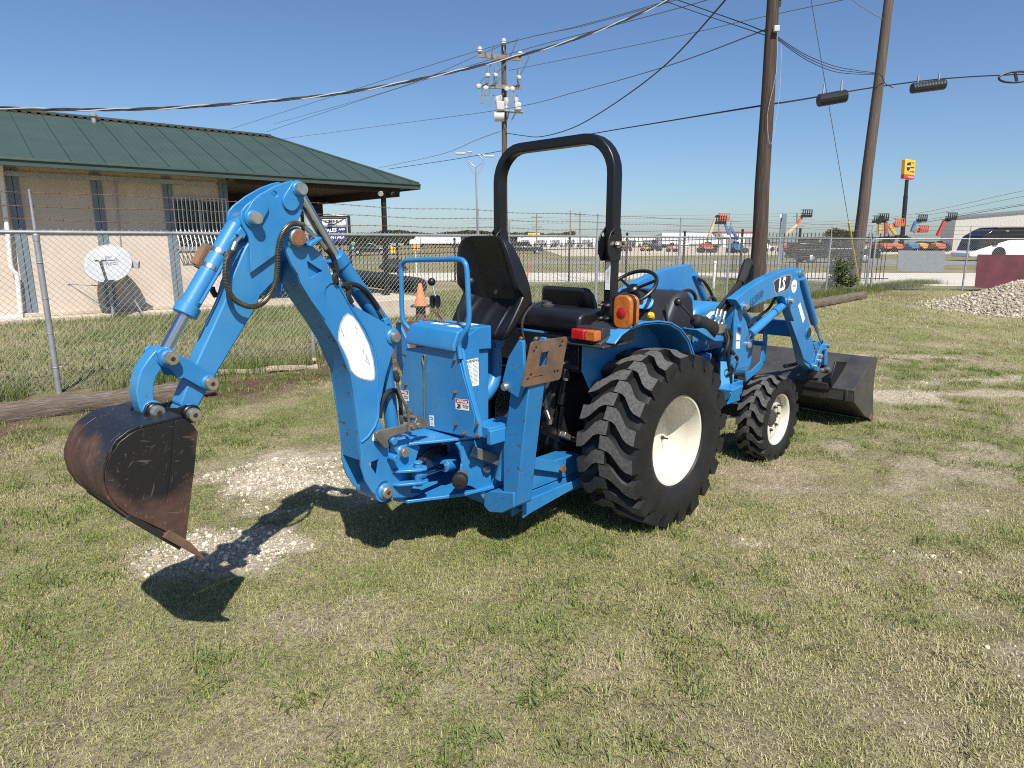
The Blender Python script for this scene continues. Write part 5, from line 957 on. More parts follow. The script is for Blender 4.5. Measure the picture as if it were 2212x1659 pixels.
# cross tubes and front guard
mb = MB(); ct = TF.onY('G', 680, 650, -.45); mb.prism([(ct[0]-.02, ct[2]-.075), (ct[0]+.07, ct[2]-.075), (ct[0]+.07, ct[2]+.06), (ct[0]-.02, ct[2]+.06)], -.46, .46); tb(mb, 'cross_tube', 'blue', .008, armR)
gy = .27
for s2 in (1, -1):
    gpts = TF.trY('G', [(430,600),(398,610),(382,790),(350,985),(260,1075),(205,1085),(208,1185),(270,1130),(350,1060),(395,985),(420,800)], -gy)
    mb = MB(); mb.prism(gpts, -gy*s2, (-gy+.012)*s2); gd = tb(mb, 'front_guard', 'blue', .003)
g1, g2 = TF.onY('G', 385, 805, -gy), TF.onY('G', 405, 620, -gy)
mb = MB(); mb.cyl((g1[0],-gy,g1[2]), (g1[0],gy,g1[2]), .022); mb.cyl((g2[0],-gy,g2[2]+.05), (g2[0],gy,g2[2]+.05), .02); tb(mb, 'guard_tube', 'blue', parent=gd)
# loader bucket
KY = .85
k1 = TF.trY('G', [(1500,957),(1508,985),(1485,1100),(1467,1300),(1462,1590),(1445,1598),(1380,1540),(1275,1402),(1278,1292),(1400,1080),(1440,992),(1470,958)], -KY)
minz = min(z for x, z in k1); k1 = [(x, max(.006, z+.02)) for x, z in k1]
sh_ = [k1[11], k1[10], k1[9], k1[8], k1[7], k1[6], k1[5]]
mb = MB(); mb.prism(k1, -KY, -KY+.010); mb.prism(k1, KY-.010, KY); mb.sheet(sh_, .009, -KY+.010, KY-.010); lb = tb(mb, 'loader_bucket', 'lbucket', .002)
x7, z7 = k1[7]; x8, z8 = k1[8]; x10, z10 = k1[10]
mb = MB(); mb.bar((x7-.012, -KY+.01, (z7+z8)/2), (x7-.012, KY-.01, (z7+z8)/2), .014, (z8-z7)*.96, up=(0,0,1)); tb(mb, 'rear_stiffener', 'lbucket', .002, lb)
mb = MB(); mb.bar((x7-.022,-KY+.05,(z7+z8)/2), (x7-.022,-KY+.07,(z7+z8)/2), .016, .10); tb(mb, 'corner_gusset', 'lbucket', .002, lb)
for yy in (-.66, -.46, .46, .66):
    mb = MB(); mb.prism([(x8-.02, z8+.0), (x8-.055, z8+.09), (x8+.02, z8+.235), (x10-.05, z10-.03), (x10-.02, z10-.05)], yy-.007, yy+.007); tb(mb, 'hook_plate', 'black', .003, lb)
for bx in ((x8-.05, x8, -.64, -.35, z8-.02, z8+.04), (x8-.05, x8, .35, .64, z8-.02, z8+.04), (x7-.06, x7-.025, -.62, -.42, z7, z7+.10)):
    mb = MB(); mb.box(*bx); tb(mb, 'coupler_frame', 'blackm', .004, lb)
mb = MB(); a = Vector(TF.onY('G', 760, 992, -.40)); b = Vector(TF.onY('G', 592, 1028, -.40)); mb.tube([a, b], .011, 8); mb.tube([a+(b-a)*.35, b], .017, 10); tb(mb, 'coupler_handle', 'plastic', parent=lb)
mb = MB(); mb.bar(TF.onY('G', 1460, 1592, -KY-.004), TF.onY('G', 1440, 1520, -KY-.004), .012, .06, up=(1,0,0)); tb(mb, 'bucket_cutter', 'rustplate', .003, lb)
# ---------------------------------------------------------------- loader valve, joystick, hoses
mb = MB(); a, b = Vector(TF.onY('c6', 560, 560, -.42)), Vector(TF.onY('c6', 690, 640, -.42)); nb = 9; prof = []
L_ = (b-a).length
for i in range(nb*2+1): prof.append((.034 + .030*i/(nb*2) + (.007 if i % 2 else 0), L_*i/(nb*2)))
mb.lathe(prof, a, b-a, 20); js = tb(mb, 'joystick_boot', 'tape', smooth=60)
mb = MB(); k0 = Vector(TF.onY('c6', 427, 420, -.42)); mb.tube([k0, a+(b-a)*.05], .0075, 8); tb(mb, 'joystick', 'cast', parent=js)
mb = MB(); mb.ball(k0, .028, 14); tb(mb, 'joystick_knob', 'vinyl', parent=js)
mb = MB(); mb.prism(TF.trY('c6', [(545,640),(600,625),(780,700),(790,730),(690,730),(640,700)], -.43), -.46, -.33); mb.prism(TF.trY('c6', [(640,660),(720,520),(740,530),(690,660)], -.42), -.45, -.40); tb(mb, 'valve_bracket', 'blue', .004, js)
mb = MB(); mb.box(0,.13,-.47,-.37,0,.07); o_ = TF.onY('c6', 700, 640, -.42); mb.v = [(x+o_[0], y, z+o_[2]-.03) for x, y, z in mb.v]; tb(mb, 'valve_block', 'fitting', .006, js)
for i, (x, y) in enumerate(((745,475),(775,480),(805,495))):
    top_ = [(870,320),(905,300),(930,310)][i]; pts = [TF.onY('c6', *p) for p in ((x-35,y+130,-.44),(x,y,-.44),(top_[0],top_[1],-.43),(940+i*12,230,-.42),(965+i*10,180,-.41),(1000+i*4,120,-.40))]
    mb = MB(); mb.tube(smooth_path(pts[1:], 6), .0135, 9); tb(mb, 'hose', 'hose', parent=js)
    mb = MB(); mb.cyl(pts[1], pts[0], .0135, n=10); mb.lathe([(.018,0),(.018,.02)], Vector(pts[1]).lerp(Vector(pts[0]), .5), Vector(pts[0])-Vector(pts[1]), 6); tb(mb, 'hose_fitting', 'fitting', parent=js)
mb = MB(); mb.tube(smooth_path([TF.onY('c6', *p) for p in ((925,265,-.42),(955,190,-.41),(985,105,-.40),(1000,130,-.37),(985,215,-.34),(975,290,-.33),(960,330,-.33))], 5), [.030]*3+[.036]*14+[.042]*10+[.035]*4, 9); tag(tb(mb, 'hose_sleeve', 'tape', parent=js), 'black fabric sleeve round the loader hoses')
for pts in (((830,640,-.48),(855,700,-.49),(840,780,-.48),(870,830,-.50),(900,880,-.50),(870,960,-.49),(760,1050,-.44)), ((800,660,-.46),(820,760,-.48),(835,900,-.48),(850,1050,-.47),(830,1180,-.44),(790,1230,-.40)), ((815,650,-.47),(830,720,-.49),(810,800,-.49),(770,860,-.45))):
    mb = MB(); mb.tube(smooth_path([TF.onY('c6', *p) for p in pts], 6), .014, 9); tb(mb, 'hose', 'hose', parent=js)
mb = MB(); mb.tube([TF.onY('c6', 895+24*math.cos(t), 875+30*math.sin(t), -.555) for t in [i*math.pi/8 for i in range(16)]], .005, 6, closed=True); tb(mb, 'lock_ring', 'fitting', parent=mastR)
mb = MB(); mb.tube(smooth_path([TF.onY('G', *p) for p in ((225,640,-.44),(300,560,-.44),(420,470,-.44),(470,400,-.44),(500,345,-.46))], 5), .012, 8); tb(mb, 'hose', 'hose', parent=armR)
mb = MB(); mb.tube(smooth_path([TF.onY('c6', *p) for p in ((590,230,.46),(640,260,.45),(690,340,.45),(710,400,.45),(735,430,.45),(720,390,.45),(690,380,.44),(670,410,.44))], 5), .014, 8); tb(mb, 'hose', 'hose', parent=armR)
mb = MB(); mb.tube(smooth_path([TF.onY('c6', *p) for p in ((420,380,.35),(460,340,.35),(520,325,.36),(560,360,.36),(570,410,.36))], 5), .016, 8); tb(mb, 'hose', 'hose', parent=armR)
# ---------------------------------------------------------------- three point hitch
mb = MB(); a, b = TF.onX('F', 540, 880, -.60), TF.onX('F', 900, 1060, -.25); mb.bar(a, b, .022, .062); la = tb(mb, 'lower_link', 'black', .004)
mb = MB(); mb.lathe([(.040,-.02),(.042,0),(.040,.02),(.022,.024),(.018,.01)], a, (0,-1,0), 20); tb(mb, 'ball_end', 'black', parent=la)
mb = MB(); mb.tube([TF.onX('F', 740, 960, -.42), TF.onX('F', 890, 1020, -.30)], .016, 10); mb.bar(TF.onX('F', 770, 960, -.42), TF.onX('F', 830, 1000, -.36), .05, .03); tb(mb, 'stabiliser_fitting', 'pin', .003, la)
mb = MB(); mb.cyl(TF.onX('F', 760, 700, -.42), TF.onX('F', 795, 500, -.40), .020, n=14); mb.cyl(TF.onX('F', 795, 500, -.40), TF.onX('F', 812, 410, -.40), .010); tb(mb, 'lift_rod', 'black', parent=la)
mb = MB(); mb.lathe([(.018,0),(.018,.02)], TF.onX('F', 803, 490, -.40), (0,0,1), 6); tb(mb, 'lock_nut', 'fitting', parent=la)
mb = MB()
for dy in (-.018, .018):
    p0, p1 = Vector(TF.onX('F', 720, 970, -.42)), Vector(TF.onX('F', 755, 720, -.42)); mb.bar(p0+Vector((0,dy,0)), p1+Vector((0,dy,0)), .008, .03, up=(1,0,0))
    p0, p1 = Vector(TF.onX('F', 812, 430, -.40)), Vector(TF.onX('F', 840, 270, -.40)); mb.bar(p0+Vector((0,dy,0)), p1+Vector((0,dy,0)), .008, .03, up=(1,0,0))
mb.bar(TF.onX('F', 850, 290, -.38), TF.onX('F', 900, 265, -.20), .03, .04); tb(mb, 'clevis', 'black', .002, la)
mb = MB(); mb.lathe([(.012,0),(.012,.01)], TF.onX('F', 805, 372, -.425), (-1,0,0), 12); tb(mb, 'pin', 'pin', parent=la)
mb = MB(); mb.tube(smooth_path([TF.onX('F', *p) for p in ((790,340,-.45),(720,370,-.47),(670,430,-.48),(635,520,-.48),(620,640,-.48),(635,760,-.48))], 6), .013, 9); h_ = tb(mb, 'hose', 'plastic', parent=la)
mb = MB(); mb.cyl(TF.onX('F', 632, 750, -.48), TF.onX('F', 660, 830, -.48), .013, n=10); mb.lathe([(.02,0),(.02,.03)], TF.onX('F', 660, 830, -.48), (0,0,-1), 6); tb(mb, 'hose_fitting', 'fitting', parent=la); mb = MB(); mb.cyl(TF.onX('F', 570, 500, -.5), TF.onX('F', 690, 490, -.47), .011, n=10); tb(mb, 'hose_fitting', 'fitting', parent=la)
mb = MB(); mb.tube([TF.onX('F', 645+16*math.cos(t), 628+20*math.sin(t), -.40) for t in [i*math.pi/8 for i in range(16)]], .004, 6, closed=True); tb(mb, 'pull_ring', 'cast', parent=la)
mb = MB(); mb.box(-.30,-.26,-.30,-.10,.83,.85); mb.cyl((-.40,-.17,.60),(-.46,-.17,.60), .03); tb(mb, 'drawbar_parts', 'cast', .003, la)
# ================================================================ roads and yard
def sheet_obj(name, pts, z, m):
    mb = MB(); mb.add([(x, y, z) for x, y in pts], [tuple(range(len(pts)))]); return tag(mb.build(name, m, None, smooth=0), kind='structure')
M['concrete'] = mat('pale_concrete_road', (.52, .48, .41), .9, var=.12, scale=.8, second=(.30, .28, .25), s_scale=.5, s_lo=.60, s_hi=.75, detail=8)
M['asphalt'] = mat('worn_asphalt', (.20, .19, .185), .9, var=.15, scale=.6, detail=8)
M['yard'] = mat('tan_gravel_yard', (.46, .39, .30), .95, var=.15, scale=.3, detail=8)
M['verge'] = mat('verge_grass', (.125, .130, .045), .95, var=.5, scale=1.2, detail=8, third=(.24, .19, .09), t_scale=.25, t_lo=.4, t_hi=.65)
sheet_obj('verge', [(-120, 24.6), (120, 24.2), (160, 105), (-160, 105)], .004, M['verge'])
sheet_obj('concrete_road', [(-90, 32), (-8, 29.6), (17, 25.4), (90, 20), (90, 34), (17, 36.5), (-8, 36.5), (-90, 39)], .010, M['concrete'])
sheet_obj('asphalt_road', [(-160, 52), (0, 51.5), (30, 49), (120, 47), (120, 62), (30, 63), (0, 56.5), (-160, 57)], .014, M['asphalt'])
sheet_obj('gravel_yard', [(6, 78), (60, 92), (200, 96), (260, 290), (8, 300)], .018, M['yard'])
# ================================================================ chain-link fence
M['galv'] = mat('galvanised_steel', (.36, .37, .38), .48, metal=.55, var=.15, scale=8)
M['wire'] = mat('galvanised_wire', (.40, .40, .38), .5, metal=.6, var=.1)
M['barb'] = mat('rusty_barbed_wire', (.16, .085, .05), .8, var=.3, scale=12)
def fence_run(label, A, B, posts, h, nm='chain_link_fence', rust=.35, mesh_from=0.0, mesh_to=None):
    A, B = Vector(A), Vector(B); D = (B-A); L = D.length; D.normalize(); N_ = Vector((D.y, -D.x, 0))
    fe = empty(nm, A, math.atan2(D.y, D.x), label=label, cat='fence')
    for i, t in enumerate(posts):
        mb = MB(); r = .030 if 0 < i < len(posts)-1 else .036
        mb.cyl((t, 0, -.05), (t, 0, h-.05), r, n=12); mb.lathe([(r+.004, 0), (r+.004, .06), (.02, .075)], (t, 0, h-.09), (0,0,1), 12); mb.cyl((t, 0, h-.03), (t+.0, .0, h+.44), .018, .012, n=8); mb.build('post', M['galv'], fe)
        for k in range(4):
            mb = MB(); z = .3+.38*k; mb.tube([(t+(r+.004)*math.cos(a), (r+.004)*math.sin(a), z) for a in [j*math.pi/6 for j in range(12)]], .0035, 4, closed=True); mb.tube([(t+.03, -r, z), (t+.07, -r-.004, z+.01)], .003, 4); mb.build('wire_tie', M['wire'], fe)
    mb = MB(); mb.cyl((posts[0]-.0, 0, h), (posts[-1], 0, h), .0215, n=10); mb.build('top_rail', M['galv'], fe)
    for dz in (.135, .275, .415):
        n = int((posts[-1]-posts[0])/.5)+1; P = [(posts[0]+(posts[-1]-posts[0])*i/n, 0, h+dz + .012*math.sin(i*1.3+dz*9) - .012*abs(math.sin(math.pi*(posts[0]+(posts[-1]-posts[0])*i/n)/3.05))) for i in range(n+1)]
        mb = MB(); mb.tube(P, .0035, 4)
        for i in range(n*4):
            t = posts[0]+(posts[-1]-posts[0])*(i+.5)/(n*4); z = np.interp(t, [p[0] for p in P], [p[2] for p in P])
            if t-posts[0] < 16: mb.tube([(t-.006, -.016, z-.014), (t+.006, .016, z+.014)], .0022, 3); mb.tube([(t+.008, -.014, z+.014), (t-.006, .014, z-.014)], .0022, 3)
        mb.build('barbed_wire', M['barb'], fe)
    # woven diamonds: zig-zag wires, too fine to pick apart
    p = .068; t0 = posts[0]; t1 = posts[-1] if mesh_to is None else mesh_to; nc = int((t1-t0)/p); nr = int((h-.05)/(p/2)*.5)*2
    V, Q = [], []; w_ = .0018
    ii, jj = np.meshgrid(np.arange(nc), np.arange(nr), indexing='ij'); ii = ii.ravel(); jj = jj.ravel(); hz = (h+.035-.03)/nr
    segs = []
    for kk in (0, 1):
        x0 = t0 + p*(ii + .5*((jj+kk) % 2)) - (p*.5 if kk else 0); x1 = t0 + p*(ii + .5*((jj+1+kk) % 2)) - (p*.5 if kk else 0)
        segs.append((x0, jj*hz+.03, x1, (jj+1)*hz+.03, np.full(len(x0), .0025 if kk else -.0025)))
    x0, z0, x1, z1, yy = [np.concatenate(a) for a in zip(*segs)]; n = len(x0)
    dx, dz = x1-x0, z1-z0; ln = np.hypot(dx, dz); nx, nz = -dz/ln*w_, dx/ln*w_
    # triangular section wires
    Vs = np.stack([np.stack([x0+nx, yy-w_*.6, z0+nz], -1), np.stack([x0-nx, yy-w_*.6, z0-nz], -1), np.stack([x0, yy+w_*1.2, z0], -1), np.stack([x1+nx, yy-w_*.6, z1+nz], -1), np.stack([x1-nx, yy-w_*.6, z1-nz], -1), np.stack([x1, yy+w_*1.2, z1], -1)], 1).reshape(-1, 3)
    b = np.arange(n)*6; T = np.concatenate([np.stack([b, b+1, b+4, b+3], -1), np.stack([b+1, b+2, b+5, b+4], -1), np.stack([b+2, b, b+3, b+5], -1)])
    me = bpy.data.meshes.new('wire_mesh'); fast_mesh(me, Vs, T); me.materials.append(M['wire']); o = bpy.data.objects.new('wire_mesh', me); COL.objects.link(o); o.parent = fe; o['kind'] = 'stuff'
    return fe
FP = [-3.05, 0, 3.05, 6.10, 9.15, 12.02, 14.2, 16.84, 20.17, 23.44]
fence_run('long grey chain-link fence with rusty barbed wire in front of the green-roofed building', F0, F1, FP, 1.76)
F2 = gp(2078, 629); F1r = F1.copy(); DR = (F2-F1).normalized()
fence_run('short chain-link fence run right of the leaning pole behind the gravel pile', F1 + DR*.12, F1+DR*10, [0, 3.05, 6.1, 9.15], 1.76)
# panels hanging on the right run
RF = Frame(F1, DR)
def hang(name, k, pts, m, label, cat, bars=0):
    P = [RF.onY(k, x, y, -.05) for x, y in pts]; mb = MB(); mb.prism([(p[0], p[2]) for p in P], -.055, -.045); o = mb.build(name, m, None, M=RF.M, smooth=0); tag(o, label, cat); return o
M['greyslat'] = mat('grey_mesh_panel', (.20, .22, .235), .7, var=.12, scale=14)
M['maroon'] = mat('maroon_windscreen', (.105, .030, .040), .9, var=.25, scale=3, bump=.3, bscale=6)
hang('privacy_panel', 'L', [(400,936),(788,940),(780,1116),(390,1106)], M['greyslat'], 'small grey rectangular privacy panel hung on the chain-link fence', 'panel')
hang('windscreen', 'L', [(1058,970),(1640,975),(1640,1300),(1034,1242)], M['maroon'], 'dark maroon windscreen sheet on the fence behind the gravel pile', 'windscreen')
# ================================================================ black picket fence by the road
M['ironblack'] = mat('black_iron', (.012, .013, .014), .5, var=.1)
pf = empty('picket_fence', (0, 28.2, 0), label='black iron picket fence running along the road behind the chain-link', cat='fence')
xa, xb = -9.6, 15.9; npk = int((xb-xa)/.16); mb = MB()
def zb(x): return -.62 + .62*min(1, max(0, (x-xa)/(xb-xa)*1.25))
for i in range(npk):
    x = xa + i*.16; z = zb(x)
    if i % 15: mb.box(x-.011, x+.011, -.011, .011, z+.06, z+1.95); mb.cyl((x, 0, z+1.95), (x, 0, z+2.06), .022, .002, n=5)
o = mb.build('pickets', M['ironblack'], pf, smooth=0); o['kind'] = 'stuff'
for i in range(0, npk, 15):
    x = xa + i*.16; z = zb(x); mb = MB(); mb.box(x-.04, x+.04, -.04, .04, z, z+2.12); mb.ball((x, 0, z+2.17), .06, 8); mb.build('post', M['ironblack'], pf)
for dz in (.15, 1.62, 1.84):
    mb = MB(); mb.bar((xa, 0, zb(xa)+dz), (xa+(xb-xa)*.8, 0, 0+dz), .03, .035); mb.bar((xa+(xb-xa)*.8, 0, dz), (xb, 0, dz), .03, .035); mb.build('rail', M['ironblack'], pf, smooth=0)
# ================================================================ the green-roofed building
HD = math.radians(50); WB = Frame((-10.754, 13.822, 0), (math.sin(HD), math.cos(HD), 0))
M['beige'] = mat('beige_stucco', (.56, .465, .385), .9, var=.06, scale=2.0, bump=.05, bscale=80, third=(.42, .345, .28), t_scale=.9, t_lo=.5, t_hi=.8)
M['bluesteel'] = mat('blue_grey_steel', (.16, .20, .235), .55, var=.12, scale=5, metal=.2)
M['roofgreen'] = mat('green_metal_roof', (.044, .072, .060), .5, var=.10, scale=1.5, metal=.1)
M['soffit'] = mat('dark_brown_soffit', (.055, .032, .022), .9, var=.2, scale=4)
M['slab'] = mat('concrete_slab', (.46, .39, .30), .95, var=.15, scale=3)
M['glass'] = mat('dark_window_glass', (.015, .018, .02), .08, var=.1)
M['wpipe'] = flat('white_pvc', (.74, .73, .70), .45)
bld = empty('office_building', WB.o, math.pi/2 - HD, label='beige building with green metal roof and porch behind the fence', cat='building')
def wb(mb, name, m, bevel=0.0, parent=None, **k): return mb.build(name, M[m], parent or bld, bevel, **k)
XC = 4.85; ZE = 3.17
cols = [WB.onY('J', x, 700, 0)[0] for x in (100, 700, 1208)]; edges = [-7, -3.2, -.4] + cols + [XC]
wc = [-3.2] + cols
for i in range(len(edges)-1):
    mb = MB(); mb.box(edges[i]+.004, edges[i+1]-.004, .0, .15, .02, ZE+.02)
    if i < len(edges)-2 or True: wb(mb, 'wall_panel', 'beige')
mb = MB(); mb.box(XC-.15, XC, .15, 5.6, .02, ZE); wb(mb, 'end_wall', 'beige')
for x in cols + [XC-.10, -.8, -3.2]:
    for dx in (-.055, .055):
        mb = MB(); mb.box(x+dx-.05, x+dx+.05, -.03, -.002, .05, ZE-.02); wb(mb, 'steel_column', 'bluesteel', .004)
zc = WB.onY('J', 400, 580, 0)[2]; mb = MB(); mb.box(-7, XC-.25, -.055, -.032, zc-.06, zc+.04); wb(mb, 'galvanised_channel', 'galv', .004)
mb = MB(); mb.tube([(WB.onY('J', 825, 540, 0)[0], -.02, ZE-.05), (WB.onY('J', 840, 800, 0)[0], -.02, 1.9), (WB.onY('J', 860, 1100, 0)[0], -.02, .9)], .012, 6); wb(mb, 'conduit', 'galv')
mb = MB(); mb.box(-8, XC+5.0, -.55, 5.5, -.05, .09); mb.box(-8, XC+.2, -.12, .0, .09, .17); wb(mb, 'floor_slab', 'slab', .01)
# downspout
dp = [WB.onY('J', x, y, -.15) for x, y in ((0,500),(20,700),(55,1000),(80,1240),(120,1300),(135,1420),(150,1600))]
mb = MB(); mb.tube(smooth_path(dp + [(dp[-1][0]-.05, -.15, .12), (dp[-1][0]-.5, -.16, .10), (dp[-1][0]-2, -.18, .09)], 4), .045, 10); wb(mb, 'downspout', 'wpipe')
# window with belly-shaped security bars
w0, w1 = WB.onY('J', 1250, 900, 0)[0], WB.onY('J', 1640, 900, 0)[0]; wt, wb_ = WB.onY('J', 1400, 752, 0)[2], WB.onY('J', 1400, 1110, 0)[2]
mb = MB(); mb.prism([(w0,wb_),(w1,wb_),(w1,wt),(w0,wt)], -.04, -.002, holes=[[(w0+.05,wb_+.05),(w1-.05,wb_+.05),(w1-.05,wt-.05),(w0+.05,wt-.05)]]); win = wb(mb, 'window', 'bluesteel', .003)
mb = MB(); mb.box(w0+.05, (w0+w1)/2-.02, -.02, -.004, wb_+.05, wt-.05); wb(mb, 'pane', 'glass', parent=win); mb = MB(); mb.box((w0+w1)/2+.02, w1-.05, -.02, -.004, wb_+.05, wt-.05); wb(mb, 'pane', 'glass', parent=win)
mb = MB(); mb.box((w0+w1)/2-.02, (w0+w1)/2+.02, -.03, -.002, wb_+.05, wt-.05); wb(mb, 'mullion', 'galv', parent=win)
nb = 14
for i in range(nb):
    x = w0+.02 + (w1-w0-.04)*i/(nb-1); mb = MB(); H_ = wt-wb_
    mb.tube(smooth_path([(x, -.07, wt+.03), (x, -.07, wt-H_*.5), (x, -.16, wt-H_*.72), (x, -.26, wt-H_*.88), (x, -.25, wb_-.02), (x, -.07, wb_-.05)], 3), .012, 6); wb(mb, 'security_bar', 'wpipe', parent=win)
for z, y in ((wt+.03, -.07), (wb_-.02, -.25), (wb_+.02, -.07)):
    mb = MB(); mb.bar((w0, y, z), (w1, y, z), .014, .03); wb(mb, 'bar_rail', 'galv', parent=win)
# roof: front slope of single ribbed panels, hip end, back slope
XH, YE, XR, YR, ZR = 9.85, -.87, 7.15, 3.0, 4.72; ZT = ZE+.10
def roofz(y): return ZT + (ZR-ZT)*(y-YE)/(YR-YE)
x = -9.0; pw = .62
while x < XH-.02:
    xe = min(x+pw, XH); mb = MB()
    def ymax(xx): return YR if xx <= XR else YR - (YR-YE)*(xx-XR)/(XH-XR)
    y0, y1 = ymax(x), max(ymax(xe), YE+.001); pts = [(x+.003, YE), (xe-.003, YE), (xe-.003, y1)] + ([(XR, YR)] if x < XR < xe else []) + [(x+.003, y0)]
    vs = [(a, b, roofz(b)) for a, b in pts]; n = len(vs); mb.add(vs + [(a, b, c-.03) for a, b, c in vs], [tuple(range(n)), tuple(range(2*n-1, n-1, -1))] + [(i, i+n, (i+1) % n+n, (i+1) % n) for i in range(n)])
    for q in (0.02, .22, .42, .62, .82):
        xx = x + pw*q
        if xx < xe-.01:
            yy = ymax(xx)-.03; hgt = .022 if q < .1 else .008
            if yy > YE+.05: mb.bar((xx, YE+.005, roofz(YE)+hgt/2-.002), (xx, yy, roofz(yy)+hgt/2-.002), .016 if q < .1 else .03, hgt, up=(0,0,1))
    wb(mb, 'roof_panel', 'roofgreen', smooth=0); x += pw
mb = MB(); mb.add([(XH,YE,ZT),(XH,7.0,ZT),(XR,YR,ZR),(XH,YE,ZT-.03),(XH,7.0,ZT-.03),(XR,YR,ZR-.03)], [(0,1,2),(5,4,3),(0,3,4,1)]); wb(mb, 'hip_slope', 'roofgreen', smooth=0)
mb = MB(); mb.add([(-9,YR,ZR),(XR,YR,ZR),(XH,7.0,ZT),(-9,7.0,ZT)], [(0,1,2,3)]); wb(mb, 'back_slope', 'roofgreen', smooth=0)
mb = MB(); mb.bar((-9, YR, ZR+.02), (XR, YR, ZR+.02), .28, .05); mb.bar((XR, YR, ZR+.02), (XH, YE, ZT+.02), .10, .05); wb(mb, 'ridge_cap', 'roofgreen', .006)
for k in range(46):
    xx = -1.5 + k*.19
    if xx < XR: mb = MB(); mb.box(xx, xx+.11, YR-.16, YR-.13, ZR-.045, ZR+.0); wb(mb, 'ridge_closure', 'soffit', smooth=0)
mb = MB(); mb.box(-9, XH+.02, YE-.07, YE-.005, ZE-.06, ZT+.0); mb.box(-9, XH+.02, YE-.10, YE-.071, ZT-.05, ZT-.02); wb(mb, 'gutter', 'roofgreen', .006)
mb = MB(); mb.box(XH+.005, XH+.05, YE, 7.0, ZE-.06, ZT); wb(mb, 'end_fascia', 'roofgreen', .006)
mb = MB(); mb.box(-9, XC, YE+.002, -.001, ZE+.021, ZE+.035); wb(mb, 'eave_soffit', 'beige', smooth=0)
mb = MB(); mb.box(XC+.003, XH-.03, YE+.002, 6.9, ZE-.02, ZE+.0); wb(mb, 'porch_ceiling', 'soffit', smooth=0)
mb = MB(); mb.box(XC+.003, XH-.15, 5.2, 5.4, ZE-.62, ZE-.021); mb.box(XH-.5, XH-.35, -.4, 5.19, ZE-.25, ZE-.022); mb.box(XC+.003, XH-.51, -.70, -.58, ZE-.16, ZE-.022); wb(mb, 'porch_beam', 'soffit', smooth=0)
for y in (-.62, 5.0):
    mb = MB(); mb.box(8.85-.055, 8.85+.055, y-.055, y+.055, .05, ZE-.16); wb(mb, 'porch_post', 'ironblack', .005)
lp = WB.onY('N', 0, 0, -.75)
for dx, m in ((-.14, 'wpipe'), (.12, 'soffit')):
    mb = MB(); mb.lathe([(.02, 0), (.035, .04), (.075, .12), (.078, .14)], (8.85+dx, -.74, 3.02), (-.4 if dx < 0 else .4, -.6, -.45), 12); wb(mb, 'flood_lamp', m)
p = WB.onY('J', 672, 148, YR-.3); mb = MB(); mb.cyl((p[0], YR-.3, ZR-.2), (p[0], YR-.3, p[2]), .06); mb.ball((p[0], YR-.3, p[2]), .10, 10, (1,1,.7)); wb(mb, 'roof_vent', 'galv')
# ================================================================ satellite dish
DY = -.75; dc = Vector(WB.onY('J', 778, 1212, DY))
dish = empty('satellite_dish', WB.M @ Vector((dc.x, DY, .09)), math.pi/2 - HD, label='white satellite dish on a mast against the beige wall', cat='satellite dish')
dz = dc.z - .09; rw_ = (WB.onY('J', 960, 1212, DY)[0] - WB.onY('J', 600, 1212, DY)[0])/2; rh_ = .53
M['dishw'] = flat('pale_grey_dish', (.36, .375, .39), .55)
nrm = Vector((-.24, -.70, .67)).normalized(); ex = Vector((0,0,1)).cross(nrm).normalized(); ey = nrm.cross(ex)
mb = MB(); vs = []; NR, NA = 7, 40
for i in range(NR+1):
    r = i/NR
    for j in range(NA): a = 2*math.pi*j/NA; vs.append(Vector((0,0,dz)) + ex*rw_*r*math.cos(a)*.98 + ey*rh_*r*math.sin(a) + nrm*(-.10+.10*r*r))
mb.add(vs, [(i*NA+j, i*NA+(j+1) % NA, (i+1)*NA+(j+1) % NA, (i+1)*NA+j) for i in range(NR) for j in range(NA)]); o = mb.build('reflector', M['dishw'], dish, smooth=60); s_ = o.modifiers.new('solid', 'SOLIDIFY'); s_.thickness = .015
C0 = Vector((0,0,dz))
mb = MB(); lowp = C0 - ey*rh_*.95; mb.bar(lowp, lowp + nrm*.62 + ey*.05, .05, .05); mb.bar(lowp+nrm*.60+ey*.05, lowp+nrm*.60+ey*.16, .20, .06, up=nrm); mb.build('feed_arm', M['dishw'], dish, .006)
mb = MB(); mb.cyl((0, .12, 0), (0, .12, dz-.05), .03); mb.build('mast', M['galv'], dish)
mb = MB(); mb.tube([(0,.12,dz*.55), (-.75,.08,dz*.62)], .012, 6); mb.tube([(-.75,.08,dz*.62), (-.1,.14,.12)], .012, 6); mb.ball((-.76,.08,dz*.62), .035, 8); mb.tube([(.35,.2,dz-.2),(.42,.1,.35),(.55,-.05,-.02)], .02, 6); mb.build('brace', M['galv'], dish)
mb = MB(); mb.bar(C0+ex*.42+Vector((0,.18,-.02)), C0+ex*.62+Vector((0,.12,-.05)), .10, .16); mb.build('receiver_box', M['dishw'], dish, .01)
Bd = basis(C0 + ey*.20 + nrm*-.078 + ex*.05, ex, ey)
M['greyprint'] = flat('grey_print', (.22, .23, .25), .6)
mb = MB(); mb.prism([(-.12,-.06),(.16,-.06),(.16,.12),(-.12,.12)], 0, .004, 'z'); mb.v = [tuple(Bd @ Vector(p)) for p in mb.v]; mb.build('emblem', M['greyprint'], dish, smooth=0)
mb = MB(); mb.prism([(-.10,-.04)] + [(-.02+.10*math.cos(a), .03+.075*math.sin(a)) for a in np.linspace(-1.3, 1.5, 10)] + [(-.06,.10),(.0,.06),(.02,.02)], .0042, .006, 'z'); mb.v = [tuple(Bd @ Vector(p)) for p in mb.v]; mb.build('emblem_swirl', M['dishw'], dish, smooth=0)
